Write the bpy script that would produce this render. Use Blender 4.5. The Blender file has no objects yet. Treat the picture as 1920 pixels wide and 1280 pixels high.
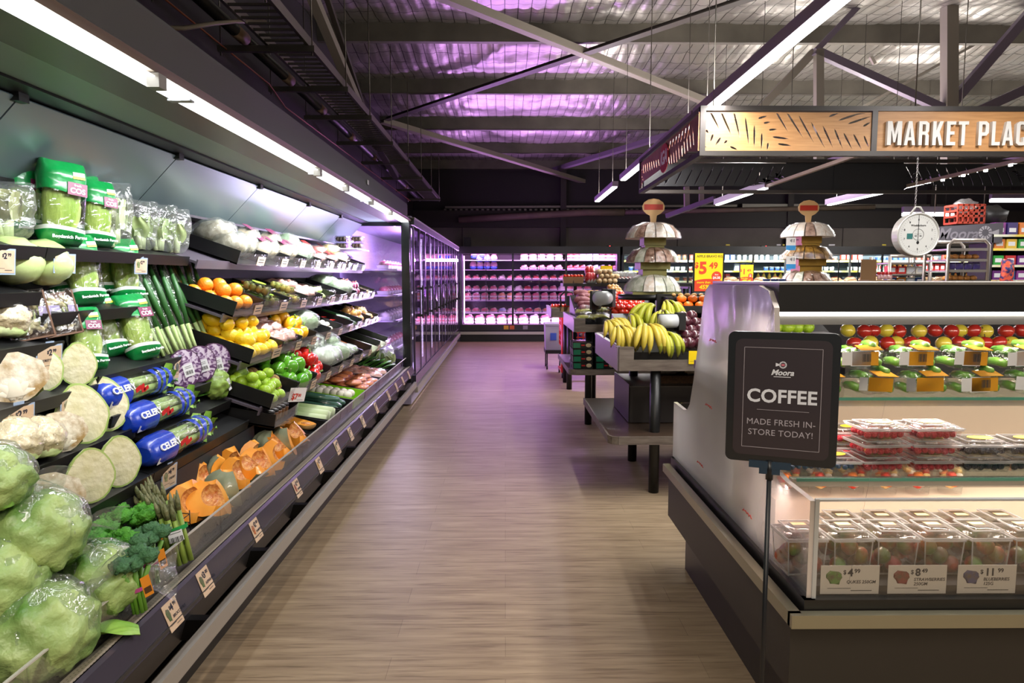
import bpy, bmesh, math, random
from mathutils import Vector, Matrix, Euler, noise
R = math.radians
rnd = random.Random(7)
scene = bpy.context.scene
COL = scene.collection

# ------------------------------------------------------------------ camera
FPX = 1280.0
cam_data = bpy.data.cameras.new('camera')
cam_data.sensor_width = 36.0
cam_data.lens = 36.0 * FPX / 1920.0
cam_data.clip_start = 0.05
cam_data.clip_end = 200
cam = bpy.data.objects.new('camera', cam_data)
COL.objects.link(cam)
EYE = Vector((0, 0, 1.5))
PITCH, YAW = math.atan(120 / FPX), math.atan(13 / FPX)
cam.location = EYE
cam.rotation_euler = (R(90) - PITCH, 0, -YAW)
scene.camera = cam
CROT = Euler((R(90) - PITCH, 0, -YAW)).to_matrix()


def at(px, py, x=None, y=None, z=None):
    """world point on the plane x=, y= or z= that a pixel of the photograph shows"""
    d = CROT @ Vector(((px - 960) / FPX, -(py - 640) / FPX, -1))
    if x is not None: t = (x - EYE.x) / d.x
    elif y is not None: t = (y - EYE.y) / d.y
    else: t = (z - EYE.z) / d.z
    return EYE + d * t


# ------------------------------------------------------------------ world, exposure
w = bpy.data.worlds.new('world')
scene.world = w
w.use_nodes = True
w.node_tree.nodes['Background'].inputs['Color'].default_value = (1.0, 0.93, 0.86, 1)
w.node_tree.nodes['Background'].inputs['Strength'].default_value = 0.16
vs = scene.view_settings
vs.view_transform = 'Standard'
vs.look = 'None'
vs.exposure = 0.0
vs.gamma = 1.0
vs.use_curve_mapping = False
cy = scene.cycles
cy.max_bounces = 6
cy.diffuse_bounces = 3
cy.glossy_bounces = 3
cy.transmission_bounces = 4
cy.transparent_max_bounces = 14
cy.sample_clamp_indirect = 4.0
cy.sample_clamp_direct = 0.0
cy.caustics_reflective = False
cy.caustics_refractive = False
cy.use_adaptive_sampling = True
cy.adaptive_threshold = 0.03


def area(name, loc, direction, sx, sy, power, col=(1, 1, 1), spread=180):
    l = bpy.data.lights.new(name, 'AREA')
    l.shape = 'RECTANGLE'
    l.size, l.size_y = sx, sy
    l.energy = power
    l.color = col
    l.spread = R(spread)
    o = bpy.data.objects.new(name, l)
    COL.objects.link(o)
    o.location = loc
    d = Vector(direction).normalized()
    # local x runs along world Y as far as possible
    zax = -d
    xax = Vector((0, 1, 0)) - zax * zax.y
    if xax.length < 1e-3: xax = Vector((1, 0, 0))
    xax.normalize()
    yax = zax.cross(xax)
    m = Matrix((xax, yax, zax)).transposed().to_4x4()
    m.translation = Vector(loc)
    o.matrix_world = m
    return o


WARM = (1.0, 0.87, 0.72)
COOL = (0.93, 0.97, 1.0)
PURP = (0.72, 0.34, 1.0)
PINK = (1.0, 0.55, 0.95)
# the strip lamp under the canopy of the produce case (near part, far part)
area('canopy_lamp', (-1.12, 2.3, 2.112), (-1, 0, -.95), 3.4, 0.085, 40, COOL, 104)
area('canopy_lamp', (-1.12, 5.85, 2.112), (-1, 0, -.95), 3.6, 0.085, 125, COOL, 104)
# ceiling battens
BATTENS = [(1.56, 2.80, 1.9, 5.6), (1.56, 2.80, 5.75, 9.15), (1.56, 2.80, 9.85, 11.7)]
for bx_, bz_, y0_, y1_ in BATTENS:
    area('batten_lamp', (bx_, (y0_ + y1_) / 2, bz_ - .032), (0, 0, -1), y1_ - y0_, 0.07, 25 * (y1_ - y0_), (1, .97, .95))
    area('batten_ceiling_fill', (bx_, (y0_ + y1_) / 2, bz_ + .06), (0, 0, 1), y1_ - y0_, 0.06, 14 * (y1_ - y0_), (1, .95, .9))  # upward lamps added on top of the battens to brighten the ceiling
BATTENS2 = [(2.80, 2.475, 7.42, 9.1), (4.28, 2.475, 7.42, 9.1), (4.15, 2.95, 7.9, 11.2), (6.4, 2.95, 7.9, 11.2), (3.4, 3.0, 1.6, 4.4), (9.5, 2.95, 5.0, 11.0)]  # behind-sign and far-right battens are unseen, added to keep that area lit
for bx_, bz_, y0_, y1_ in BATTENS2:
    area('batten_lamp', (bx_, (y0_ + y1_) / 2, bz_ - .032), (0, 0, -1), y1_ - y0_, 0.05, 32 * (y1_ - y0_), (1, .97, .95))
    area('batten_ceiling_fill', (bx_, (y0_ + y1_) / 2, bz_ + .06), (0, 0, 1), y1_ - y0_, 0.05, 16 * (y1_ - y0_), (1, .95, .9))
for x_, z_ in ((7.7, 2.61), (9.6, 2.87)):
    area('batten_lamp', (x_, 12.42, z_), (0, .7, -.7), .04, 1.1, 70, (1, .96, .92))
# unseen aisle batten behind the camera, and another added for general fill
for bx_ in (-0.35, 2.6):
    area('batten_lamp', (bx_, -2.0, 3.0), (0, 0, -1), 4.4, 0.1, 165 if bx_ < 0 else 60, WARM)
    area('batten_ceiling_fill', (bx_, -2.4, 3.09), (0, 0, 1), 4.0, 0.08, 40, WARM)
# purple lamps behind the doors of the meat cabinets
for yy in (9.0, 10.1, 11.2, 12.3, 13.4, 14.5):
    area('door_lamp', (-1.085, yy, 1.3), (1, 0, 0.55), 0.022, 1.5, 30, PURP)
# violet lamp behind the end glass, then an added lamp brightening the cabinet end
area('door_lamp', (-1.16, 8.75, 2.04), (-.75, 0, -1), 1.5, .05, 75, (.78, .60, 1))
area('end_fill', (-1.20, 7.72, 1.35), (-1, -.55, -.1), 0.03, 1.3, 34, (.80, .62, 1))
for xx in (-0.7, 0.45, 1.6):
    area('door_lamp', (xx, 15.99, 1.9), (0, -1, .55), 0.06, 0.9, 40, PURP)

# ------------------------------------------------------------------ materials
def lin(h):
    h = h.lstrip('#')
    v = [int(h[i:i + 2], 16) / 255 for i in (0, 2, 4)]
    return tuple(c / 12.92 if c <= .04045 else ((c + .055) / 1.055) ** 2.4 for c in v) + (1,)


MATS = {}


def mat(name, col, rough=.5, metal=0, col2=None, ns=8, bump=0, bs=30, coat=0, emit=0, stretch=None, spec=.5, detail=4, sharp=.5, alpha=1, sss=0):
    if name in MATS: return MATS[name]
    m = bpy.data.materials.new(name)
    m.use_nodes = True
    nt = m.node_tree
    b = nt.nodes['Principled BSDF']
    c = lin(col) if isinstance(col, str) else tuple(col) + (1,) if len(col) == 3 else col
    b.inputs['Base Color'].default_value = c
    b.inputs['Roughness'].default_value = rough
    b.inputs['Metallic'].default_value = metal
    b.inputs['Specular IOR Level'].default_value = spec
    b.inputs['Coat Weight'].default_value = coat
    b.inputs['Coat Roughness'].default_value = .08
    if alpha < 1: b.inputs['Alpha'].default_value = alpha
    if emit:
        b.inputs['Emission Color'].default_value = c
        b.inputs['Emission Strength'].default_value = emit
    if col2 or bump:
        tc = nt.nodes.new('ShaderNodeTexCoord')
        mp = nt.nodes.new('ShaderNodeMapping')
        nt.links.new(tc.outputs['Object'], mp.inputs['Vector'])
        if stretch: mp.inputs['Scale'].default_value = stretch
    if col2:
        n = nt.nodes.new('ShaderNodeTexNoise')
        n.inputs['Scale'].default_value = ns
        n.inputs['Detail'].default_value = detail
        nt.links.new(mp.outputs['Vector'], n.inputs['Vector'])
        rp = nt.nodes.new('ShaderNodeValToRGB')
        rp.color_ramp.elements[0].position = .5 - sharp / 2 + .02
        rp.color_ramp.elements[1].position = .5 + sharp / 2 - .02
        rp.color_ramp.elements[0].color = c
        rp.color_ramp.elements[1].color = lin(col2) if isinstance(col2, str) else tuple(col2) + (1,)
        nt.links.new(n.outputs['Fac'], rp.inputs['Fac'])
        nt.links.new(rp.outputs['Color'], b.inputs['Base Color'])
    if bump:
        n2 = nt.nodes.new('ShaderNodeTexNoise')
        n2.inputs['Scale'].default_value = bs
        n2.inputs['Detail'].default_value = 3
        nt.links.new(mp.outputs['Vector'], n2.inputs['Vector'])
        bp = nt.nodes.new('ShaderNodeBump')
        bp.inputs['Strength'].default_value = bump
        bp.inputs['Distance'].default_value = .01
        nt.links.new(n2.outputs['Fac'], bp.inputs['Height'])
        nt.links.new(bp.outputs['Normal'], b.inputs['Normal'])
    MATS[name] = m
    return m


def film(name, tint='ffffff', base=.10, rough=.12, crinkle=.6, scale=18, milky=0.0, fres=.35):
    """thin clear plastic or glass: see-through with glossy, crinkled highlights"""
    if name in MATS: return MATS[name]
    m = bpy.data.materials.new(name)
    m.use_nodes = True
    nt = m.node_tree
    nt.nodes.remove(nt.nodes['Principled BSDF'])
    out = nt.nodes['Material Output']
    tr = nt.nodes.new('ShaderNodeBsdfTransparent')
    tr.inputs['Color'].default_value = lin(tint)
    gl = nt.nodes.new('ShaderNodeBsdfGlossy')
    gl.inputs['Roughness'].default_value = rough
    lw = nt.nodes.new('ShaderNodeLayerWeight')
    lw.inputs['Blend'].default_value = .35
    mr = nt.nodes.new('ShaderNodeMapRange')
    mr.inputs['To Min'].default_value = base
    mr.inputs['To Max'].default_value = base + fres
    nt.links.new(lw.outputs['Facing'], mr.inputs['Value'])
    mx = nt.nodes.new('ShaderNodeMixShader')
    nt.links.new(mr.outputs['Result'], mx.inputs['Fac'])
    nt.links.new(tr.outputs['BSDF'], mx.inputs[1])
    nt.links.new(gl.outputs['BSDF'], mx.inputs[2])
    last = mx
    if crinkle:
        tc = nt.nodes.new('ShaderNodeTexCoord')
        n = nt.nodes.new('ShaderNodeTexNoise')
        n.inputs['Scale'].default_value = scale
        n.inputs['Detail'].default_value = 3
        n.inputs['Distortion'].default_value = .8
        nt.links.new(tc.outputs['Object'], n.inputs['Vector'])
        bp = nt.nodes.new('ShaderNodeBump')
        bp.inputs['Strength'].default_value = crinkle
        bp.inputs['Distance'].default_value = .03
        nt.links.new(n.outputs['Fac'], bp.inputs['Height'])
        nt.links.new(bp.outputs['Normal'], gl.inputs['Normal'])
    if milky:
        df = nt.nodes.new('ShaderNodeBsdfDiffuse')
        df.inputs['Color'].default_value = (.8, .8, .8, 1)
        tl = nt.nodes.new('ShaderNodeBsdfTranslucent')
        tl.inputs['Color'].default_value = (.85, .85, .85, 1)
        m3 = nt.nodes.new('ShaderNodeMixShader')
        nt.links.new(df.outputs['BSDF'], m3.inputs[1])
        nt.links.new(tl.outputs['BSDF'], m3.inputs[2])
        m2 = nt.nodes.new('ShaderNodeMixShader')
        m2.inputs['Fac'].default_value = milky
        nt.links.new(mx.outputs['Shader'], m2.inputs[1])
        nt.links.new(m3.outputs['Shader'], m2.inputs[2])
        last = m2
    nt.links.new(last.outputs['Shader'], out.inputs['Surface'])
    MATS[name] = m
    return m


def lamp_mat(name, col, strength):
    if name in MATS: return MATS[name]
    m = bpy.data.materials.new(name)
    m.use_nodes = True
    nt = m.node_tree
    nt.nodes.remove(nt.nodes['Principled BSDF'])
    e = nt.nodes.new('ShaderNodeEmission')
    e.inputs['Color'].default_value = tuple(col) + (1,)
    e.inputs['Strength'].default_value = strength
    nt.links.new(e.outputs['Emission'], nt.nodes['Material Output'].inputs['Surface'])
    MATS[name] = m
    return m


# ------------------------------------------------------------------ mesh collecting
class MB:
    """collects shapes into one mesh; s = material slot"""

    def __init__(self):
        self.v, self.f, self.m, self.sm = [], [], [], []

    def add(self, verts, faces, s=0, smooth=False, M=None):
        o = len(self.v)
        self.v.extend([tuple(M @ Vector(p)) for p in verts] if M is not None else [tuple(p) for p in verts])
        for f in faces:
            self.f.append([i + o for i in f])
            self.m.append(s)
            self.sm.append(smooth)
        return self

    def box(self, c, d, s=0, M=None, taper=1.0):
        x, y, z = d[0] / 2, d[1] / 2, d[2] / 2
        t = taper
        vs = [(c[0] + a * x * (t if e > 0 else 1), c[1] + b * y * (t if e > 0 else 1), c[2] + e * z) for e in (-1, 1) for b in (-1, 1) for a in (-1, 1)]
        fs = [(0, 2, 3, 1), (4, 5, 7, 6), (0, 1, 5, 4), (2, 6, 7, 3), (0, 4, 6, 2), (1, 3, 7, 5)]
        return self.add(vs, fs, s, False, M)

    def span(self, a, b, s=0, M=None):
        a, b = Vector(a), Vector(b)
        return self.box((a + b) / 2, [abs(q) for q in (b - a)], s, M)

    def bar(self, p, q, wd, ht, s=0, up=(0, 0, 1)):
        """rectangular bar from p to q"""
        p, q = Vector(p), Vector(q)
        d = (q - p)
        L = d.length
        d.normalize()
        u = Vector(up)
        if abs(d.dot(u)) > .98: u = Vector((0, 1, 0))
        x = d.cross(u).normalized()
        u = x.cross(d)
        m = Matrix((x, u, -d)).transposed().to_4x4()
        m.translation = (p + q) / 2
        return self.box((0, 0, 0), (wd, ht, L), s, m)

    def tube(self, pts, r, n=8, s=0, smooth=True, caps=True, M=None):
        pts = [Vector(p) for p in pts]
        rr = r if isinstance(r, (list, tuple)) else [r] * len(pts)
        vs, fs = [], []
        ux = None
        for i, p in enumerate(pts):
            d = (pts[min(i + 1, len(pts) - 1)] - pts[max(i - 1, 0)])
            if d.length < 1e-9: d = Vector((0, 0, 1))
            d.normalize()
            if ux is None:
                ux = d.orthogonal().normalized()
            else:
                ux = (ux - d * ux.dot(d))
                ux = ux.normalized() if ux.length > 1e-6 else d.orthogonal().normalized()
            uy = d.cross(ux)
            for k in range(n):
                a = 2 * math.pi * k / n
                vs.append(p + (ux * math.cos(a) + uy * math.sin(a)) * rr[i])
        for i in range(len(pts) - 1):
            for k in range(n):
                fs.append((i * n + k, i * n + (k + 1) % n, (i + 1) * n + (k + 1) % n, (i + 1) * n + k))
        if caps:
            fs.append(tuple(range(n - 1, -1, -1)))
            fs.append(tuple((len(pts) - 1) * n + k for k in range(n)))
        return self.add(vs, fs, s, smooth, M)

    def lathe(self, prof, n=16, s=0, M=None, smooth=True, fn=None, caps=True):
        """prof: (radius, z); fn(angle, i) scales the radius"""
        vs, fs = [], []
        for i, (r, z) in enumerate(prof):
            for k in range(n):
                a = 2 * math.pi * k / n
                q = r * (fn(a, i) if fn else 1)
                vs.append((q * math.cos(a), q * math.sin(a), z))
        for i in range(len(prof) - 1):
            for k in range(n):
                fs.append((i * n + k, i * n + (k + 1) % n, (i + 1) * n + (k + 1) % n, (i + 1) * n + k))
        if caps:
            fs.append(tuple(range(n - 1, -1, -1)))
            fs.append(tuple((len(prof) - 1) * n + k for k in range(n)))
        return self.add(vs, fs, s, smooth, M)

    def ball(self, c, r, seg=14, rings=8, s=0, M=None, nz=0, nf=3, seed=0, fn=None, z0=-1.0):
        """ellipsoid, optionally lumpy (nz) and cut below z0 (in -1..1)"""
        r = (r, r, r) if not isinstance(r, (list, tuple)) else r
        vs, fs = [], []
        a0 = math.asin(max(-1, z0))
        for i in range(rings + 1):
            t = a0 + (math.pi / 2 - a0) * i / rings
            for k in range(seg):
                a = 2 * math.pi * k / seg
                d = Vector((math.cos(t) * math.cos(a), math.cos(t) * math.sin(a), math.sin(t)))
                q = 1 + (nz * noise.noise(d * nf + Vector((seed * 3.1, seed * 1.7, 0))) if nz else 0)
                if fn: q *= fn(d)
                vs.append((c[0] + d.x * r[0] * q, c[1] + d.y * r[1] * q, c[2] + d.z * r[2] * q))
        for i in range(rings):
            for k in range(seg):
                fs.append((i * seg + k, i * seg + (k + 1) % seg, (i + 1) * seg + (k + 1) % seg, (i + 1) * seg + k))
        fs.append(tuple(range(seg - 1, -1, -1)))
        return self.add(vs, fs, s, True, M)

    def prism(self, poly, h, s=0, M=None, smooth=False):
        """poly in xy, from z=0 to z=h"""
        n = len(poly)
        vs = [(p[0], p[1], 0) for p in poly] + [(p[0], p[1], h) for p in poly]
        fs = [tuple(range(n - 1, -1, -1)), tuple(range(n, 2 * n))] + [(k, (k + 1) % n, n + (k + 1) % n, n + k) for k in range(n)]
        return self.add(vs, fs, s, smooth, M)

    def sheet(self, nu, nv, fn, s=0, smooth=True, M=None):
        vs = [fn(i / nu, j / nv) for j in range(nv + 1) for i in range(nu + 1)]
        fs = [(j * (nu + 1) + i, j * (nu + 1) + i + 1, (j + 1) * (nu + 1) + i + 1, (j + 1) * (nu + 1) + i) for j in range(nv) for i in range(nu)]
        return self.add(vs, fs, s, smooth, M)

    def mesh(self, name, mats):
        me = bpy.data.meshes.new(name)
        me.from_pydata(self.v, [], self.f)
        for m in (mats if isinstance(mats, (list, tuple)) else [mats]): me.materials.append(m)
        me.polygons.foreach_set('material_index', self.m)
        me.polygons.foreach_set('use_smooth', self.sm)
        me.update()
        return me

    def build(self, name, mats, parent=None, M=None):
        o = bpy.data.objects.new(name, self.mesh(name, mats))
        COL.objects.link(o)
        if parent is not None: par(o, parent)
        if M is not None: o.matrix_local = M
        return o


def T(x=0, y=0, z=0): return Matrix.Translation((x, y, z))
def RX(a): return Matrix.Rotation(R(a), 4, 'X')
def RY(a): return Matrix.Rotation(R(a), 4, 'Y')
def RZ(a): return Matrix.Rotation(R(a), 4, 'Z')
def S(x, y=None, z=None): return Matrix.Diagonal((x, x if y is None else y, x if z is None else z, 1))


def tag(o, label, cat, group=None, kind=None):
    o['label'] = label
    if cat: o['category'] = cat
    if group: o['group'] = group
    if kind: o['kind'] = kind
    return o


def struct(o, label=None, kind='structure'):
    o['kind'] = kind
    if label: o['label'] = label
    return o


def thing(name, label, cat, M=None, group=None):
    o = bpy.data.objects.new(name, None)
    o.empty_display_size = .05
    COL.objects.link(o)
    if M is not None: o.matrix_world = M
    return tag(o, label, cat, group)


KIDS = {}


def par(o, parent):
    o.parent = parent
    KIDS.setdefault(parent.name, []).append(o)


def dup(o, parent=None):
    c = o.copy()
    COL.objects.link(c)
    if parent is not None: par(c, parent)
    for ch in KIDS.get(o.name, ()): dup(ch, c)
    return c


class Proto:
    """one of a kind: the first place() builds it, later ones copy it with its parts"""

    def __init__(self, fn, cat):
        self.fn, self.cat, self.o = fn, cat, None

    def place(self, M, label, group=None):
        if self.o is None:
            self.o = o = self.fn()
        else:
            o = dup(self.o)
        for k in ('group',):
            if k in o: del o[k]
        o.matrix_world = M
        return tag(o, label, self.cat, group)


def txt(name, body, size, mt, parent, M, bold=0.0, align='LEFT', ext=.0004, shear=0, space=1.0):
    c = bpy.data.curves.new(name, 'FONT')
    c.body = body
    c.size = size
    c.offset = bold * size
    c.extrude = ext
    c.align_x = align
    c.align_y = 'CENTER'
    c.shear = shear
    c.space_character = space
    c.resolution_u = 3
    c.materials.append(mt)
    o = bpy.data.objects.new(name, c)
    COL.objects.link(o)
    if parent is not None: par(o, parent)
    o.matrix_local = M
    return o


ORD = ['first', 'second', 'third', 'fourth', 'fifth', 'sixth', 'seventh', 'eighth', 'ninth', 'tenth', 'eleventh', 'twelfth', 'thirteenth', 'fourteenth', 'fifteenth', 'sixteenth', 'seventeenth', 'eighteenth', 'nineteenth', 'twentieth']



def ordw(n):
    """n as an ordinal word, 1 = first"""
    if n <= 20: return ORD[n - 1]
    t = ['', '', 'twent', 'thirt', 'fort', 'fift', 'sixt', 'sevent', 'eight', 'ninet'][n // 10 % 10]
    h = 'hundred-' if n >= 100 else ''
    if n >= 100 and n % 100 <= 20: return h + (ORD[n % 100 - 1] if n % 100 else 'th')
    return h + (t + 'y-' + ORD[n % 10 - 1] if n % 10 else t + 'ieth')


# ------------------------------------------------------------------ common materials
BLACK = mat('black_plastic', '1b1a1a', .45)
BLACK2 = mat('satin_black_metal', '141414', .35)
CHAR = mat('charcoal_panel', '2a2829', .4)
WHITE = mat('white_plastic', 'd8d8d8', .4)
STEEL = mat('brushed_steel', 'b8b6b2', .32, 1)
STEELD = mat('dull_steel', '77736c', .45, .9)
PAPER = mat('white_paper', 'e4e2de', .6)
CREAMC = mat('cream_card', 'c9b194', .55, col2='bb9f80', ns=14)
INK = mat('navy_ink', '15182a', .5)
INKK = mat('black_ink', '0c0c0c', .5)
RED = mat('red_print', 'c01818', .45)
YEL = mat('yellow_print', 'f5d50f', .45)
GLASS = film('clear_glass', 'f2f8f5', .04, .02, 0, fres=.3)
ACRYL = film('clear_acrylic', 'f3f5f5', .05, .05, .15, 6, fres=.4)
WRAP = film('cling_wrap', 'ffffff', .10, .13, .8, 16, fres=.25)
BAG = film('crinkled_bag', 'fbfffb', .13, .09, 1.0, 22, milky=.05, fres=.35)
BAGW = film('frosty_bag', 'f4f7f4', .10, .16, 1.0, 16, milky=.10, fres=.3)
BARC = mat('barcode_ink', '3a3a3a', .6)

# ------------------------------------------------------------------ the room
def floor_mat():
    m = bpy.data.materials.new('vinyl_planks')
    m.use_nodes = True
    nt = m.node_tree
    N, L = nt.nodes.new, nt.links.new
    b = nt.nodes['Principled BSDF']
    tc = N('ShaderNodeTexCoord')
    br = N('ShaderNodeTexBrick')
    br.inputs['Scale'].default_value = 1.0
    br.inputs['Brick Width'].default_value = 1.22
    br.inputs['Row Height'].default_value = .152
    br.inputs['Mortar Size'].default_value = .0012
    br.inputs['Mortar Smooth'].default_value = 0
    br.inputs['Bias'].default_value = 0
    br.offset = .37
    br.inputs['Color1'].default_value = lin('a18c70')
    br.inputs['Color2'].default_value = lin('8b775c')
    br.inputs['Mortar'].default_value = lin('5a4836')
    L(tc.outputs['Object'], br.inputs['Vector'])
    mp = N('ShaderNodeMapping')
    mp.inputs['Scale'].default_value = (1.3, 16, 1)
    L(tc.outputs['Object'], mp.inputs['Vector'])
    n1 = N('ShaderNodeTexNoise')
    n1.inputs['Scale'].default_value = 1.6
    n1.inputs['Detail'].default_value = 6
    n1.inputs['Roughness'].default_value = .62
    n1.inputs['Distortion'].default_value = .5
    L(mp.outputs['Vector'], n1.inputs['Vector'])
    rp = N('ShaderNodeValToRGB')
    e = rp.color_ramp.elements
    e[0].position, e[1].position = .30, .66
    e[0].color, e[1].color = lin('6b5945'), lin('b09c80')
    L(n1.outputs['Fac'], rp.inputs['Fac'])
    mp2 = N('ShaderNodeMapping')
    mp2.inputs['Scale'].default_value = (2.2, 40, 1)
    L(tc.outputs['Object'], mp2.inputs['Vector'])
    n2 = N('ShaderNodeTexNoise')
    n2.inputs['Scale'].default_value = 1.8
    n2.inputs['Detail'].default_value = 4
    L(mp2.outputs['Vector'], n2.inputs['Vector'])
    r2 = N('ShaderNodeValToRGB')
    r2.color_ramp.elements[0].position, r2.color_ramp.elements[1].position = .30, .46
    r2.color_ramp.elements[0].color, r2.color_ramp.elements[1].color = (.30, .25, .19, 1), (1, 1, 1, 1)
    L(n2.outputs['Fac'], r2.inputs['Fac'])
    mx = N('ShaderNodeMix')
    mx.data_type = 'RGBA'
    mx.inputs[0].default_value = .55
    L(br.outputs['Color'], mx.inputs[6])
    L(rp.outputs['Color'], mx.inputs[7])
    m2 = N('ShaderNodeMix')
    m2.data_type = 'RGBA'
    m2.blend_type = 'MULTIPLY'
    m2.inputs[0].default_value = .55
    L(mx.outputs[2], m2.inputs[6])
    L(r2.outputs['Color'], m2.inputs[7])
    L(m2.outputs[2], b.inputs['Base Color'])
    b.inputs['Roughness'].default_value = .47
    b.inputs['Specular IOR Level'].default_value = .32
    bp = N('ShaderNodeBump')
    bp.inputs['Strength'].default_value = .12
    bp.inputs['Distance'].default_value = .004
    L(n2.outputs['Fac'], bp.inputs['Height'])
    L(bp.outputs['Normal'], b.inputs['Normal'])
    return m


mb = MB()
mb.sheet(1, 1, lambda u, v: (-2.4 + 17.4 * u, -4 + 21.2 * v, 0), smooth=False)
struct(mb.build('floor', floor_mat()), 'pale wood-look vinyl plank floor')

DARKWALL = mat('dark_wall_paint', '1d171c', .7)
GREYWALL = mat('grey_wall_panel', '7d756c', .8, col2='6c645c', ns=1.5)
BEAMM = mat('dark_beam_paint', '2b2622', .6)
mb = MB()
mb.span((-2.4, -4, 0), (-2.25, 17.2, 4.75))
struct(mb.build('wall_left', DARKWALL))
mb = MB()
mb.span((-2.4, 17.0, 0), (15, 17.2, 2.98))
struct(mb.build('wall_back', GREYWALL), 'grey panelled wall above the cold cabinets')
mb = MB()
mb.span((-2.4, 16.98, 2.98), (15, 17.2, 4.6))
struct(mb.build('wall_back_upper', DARKWALL))
mb = MB()
mb.span((-2.4, 16.84, 2.72), (15, 16.98, 3.12))
struct(mb.build('trim_1', BEAMM), 'dark beam across the back wall')
mb = MB()
mb.span((15, -4, 0), (15.15, 17.2, 4.75))
struct(mb.build('wall_right', mat('far_wall_paint', '4a4340', .8)))
for i, x in enumerate((1.35, 6.9, 10.4)):
    mb = MB()
    mb.span((x, 16.8, 0), (x + .14, 16.99, 4.5))
    struct(mb.build('wall_post', BEAMM), 'dark steel post on the back wall')


def roof_z(y): return 4.78 - .03 * y


# foil-faced roof blanket, sagging and quilted between the purlins
def foil_mat():
    m = mat('foil_blanket', 'b9b4ae', .36, .85, bump=.9, bs=7)
    nt = m.node_tree
    b = nt.nodes['Principled BSDF']
    tc = nt.nodes.new('ShaderNodeTexCoord')
    br = nt.nodes.new('ShaderNodeTexBrick')
    br.offset = 0
    br.inputs['Scale'].default_value = 1
    br.inputs['Brick Width'].default_value = .15
    br.inputs['Row Height'].default_value = .30
    br.inputs['Mortar Size'].default_value = .0055
    br.inputs['Color1'].default_value = lin('bdb8b2')
    br.inputs['Color2'].default_value = lin('a9a49d')
    br.inputs['Mortar'].default_value = lin('3a3733')
    nt.links.new(tc.outputs['Object'], br.inputs['Vector'])
    nt.links.new(br.outputs['Color'], b.inputs['Base Color'])
    return m


PURL = [1280 * 0 + y for y in (2.25, 4.35, 6.45, 8.55, 10.63, 12.86, 14.9, 16.7)]
mb = MB()


def foil(u, v):
    x, y = -2.3 + 17.2 * u, 1.5 + 15.6 * v
    k = min((abs(y - p) for p in PURL))
    sag = .10 * min(1, k / 1.0)
    q = -.012 * abs(math.sin(math.pi * x / .15)) * min(1, k / .4) ** .5
    wob = .03 * noise.noise(Vector((x * 1.7, y * 2.6, 0))) + .016 * noise.noise(Vector((x * 7, y * 5, 3)))
    return (x, y, roof_z(y) + .02 + q - sag + wob)


mb.sheet(344, 150, foil)
struct(mb.build('ceiling', foil_mat()), 'silver foil insulation blanket under the roof')
PURLM = mat('galvanised_purlin', '6f6a60', .5, .3, col2='57534b', ns=3)
for p in PURL:
    mb = MB()
    z = roof_z(p)
    mb.span((-2.25, p - .035, z - .20), (15, p - .025, z + .03))
    mb.span((-2.25, p - .035, z - .20), (15, p + .045, z - .19))
    mb.span((-2.25, p + .035, z - .20), (15, p + .045, z - .175))
    struct(mb.build('roof_purlin', PURLM), 'steel roof purlin')
GREYS = mat('grey_painted_steel', '8b8379', .5)
DARKS = mat('dark_painted_steel', '3d3732', .5)
PURS = mat('mauve_grey_steel', '6e6272', .5)


def brace(pa, pb, za, zb, wd, ht, m, label):
    mb = MB()
    a, b = at(*pa, z=za), at(*pb, z=zb)
    d = (b - a).normalized() * .25
    a, b = a - d, b + d
    mb.bar(a, b, wd, .012)
    n = (b - a).cross(Vector((0, 0, 1))).normalized() * (wd / 2)
    mb.bar(a + n + Vector((0, 0, ht / 2)), b + n + Vector((0, 0, ht / 2)), .012, ht)
    struct(mb.build('roof_brace', m), label)


brace((830, 0), (1310, 190), 4.25, 4.12, .10, .08, GREYS, 'grey steel roof brace')
brace((1400, 0), (735, 222), 4.25, 4.1, .12, .08, DARKS, 'dark steel roof brace')
brace((735, 236), (1100, 345), 4.05, 3.8, .13, .08, GREYS, 'grey steel roof brace')
brace((1050, 318), (1250, 258), 4.0, 4.0, .13, .08, PURS, 'mauve steel roof brace')


def member(pa, pb, y, wd, m, name='roof_strut', label='steel roof truss strut', yb=None):
    mb = MB()
    mb.bar(at(*pa, y=y), at(*pb, y=yb or y), wd, wd)
    struct(mb.build(name, m), label)


TY = 7.9
member((1535, 93), (1535, 330), TY, .085, GREYS)
member((1780, -40), (1780, 330), TY, .13, GREYS)
member((1528, 95), (1770, 205), TY, .085, PURS)
member((1525, 98), (1405, 225), TY + .1, .085, GREYS)
member((1640, -20), (1530, 95), TY, .06, PURS)
member((1775, 205), (1960, -10), TY, .10, PURS)
member((1785, 230), (1960, 150), TY, .10, PURS)
member((1560, -30), (1640, 120), TY + 1.5, .04, GREYS)
member((1600, 210), (1960, 10), TY + .8, .03, GREYS)
member((1287, 350), (1288, 396), 14.4, .10, GREYS)
member((1315, 350), (1315, 384), 14.4, .09, GREYS)
member((1250, 405), (1340, 372), 14.4, .09, PURS, yb=13.6)
member((585, -8), (690, 240), 6.6, .09, GREYS, yb=8.6)
member((612, -8), (694, 240), 6.8, .05, DARKS, yb=8.7)
member((690, 240), (742, 330), 8.6, .09, DARKS, yb=11.5)


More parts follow.
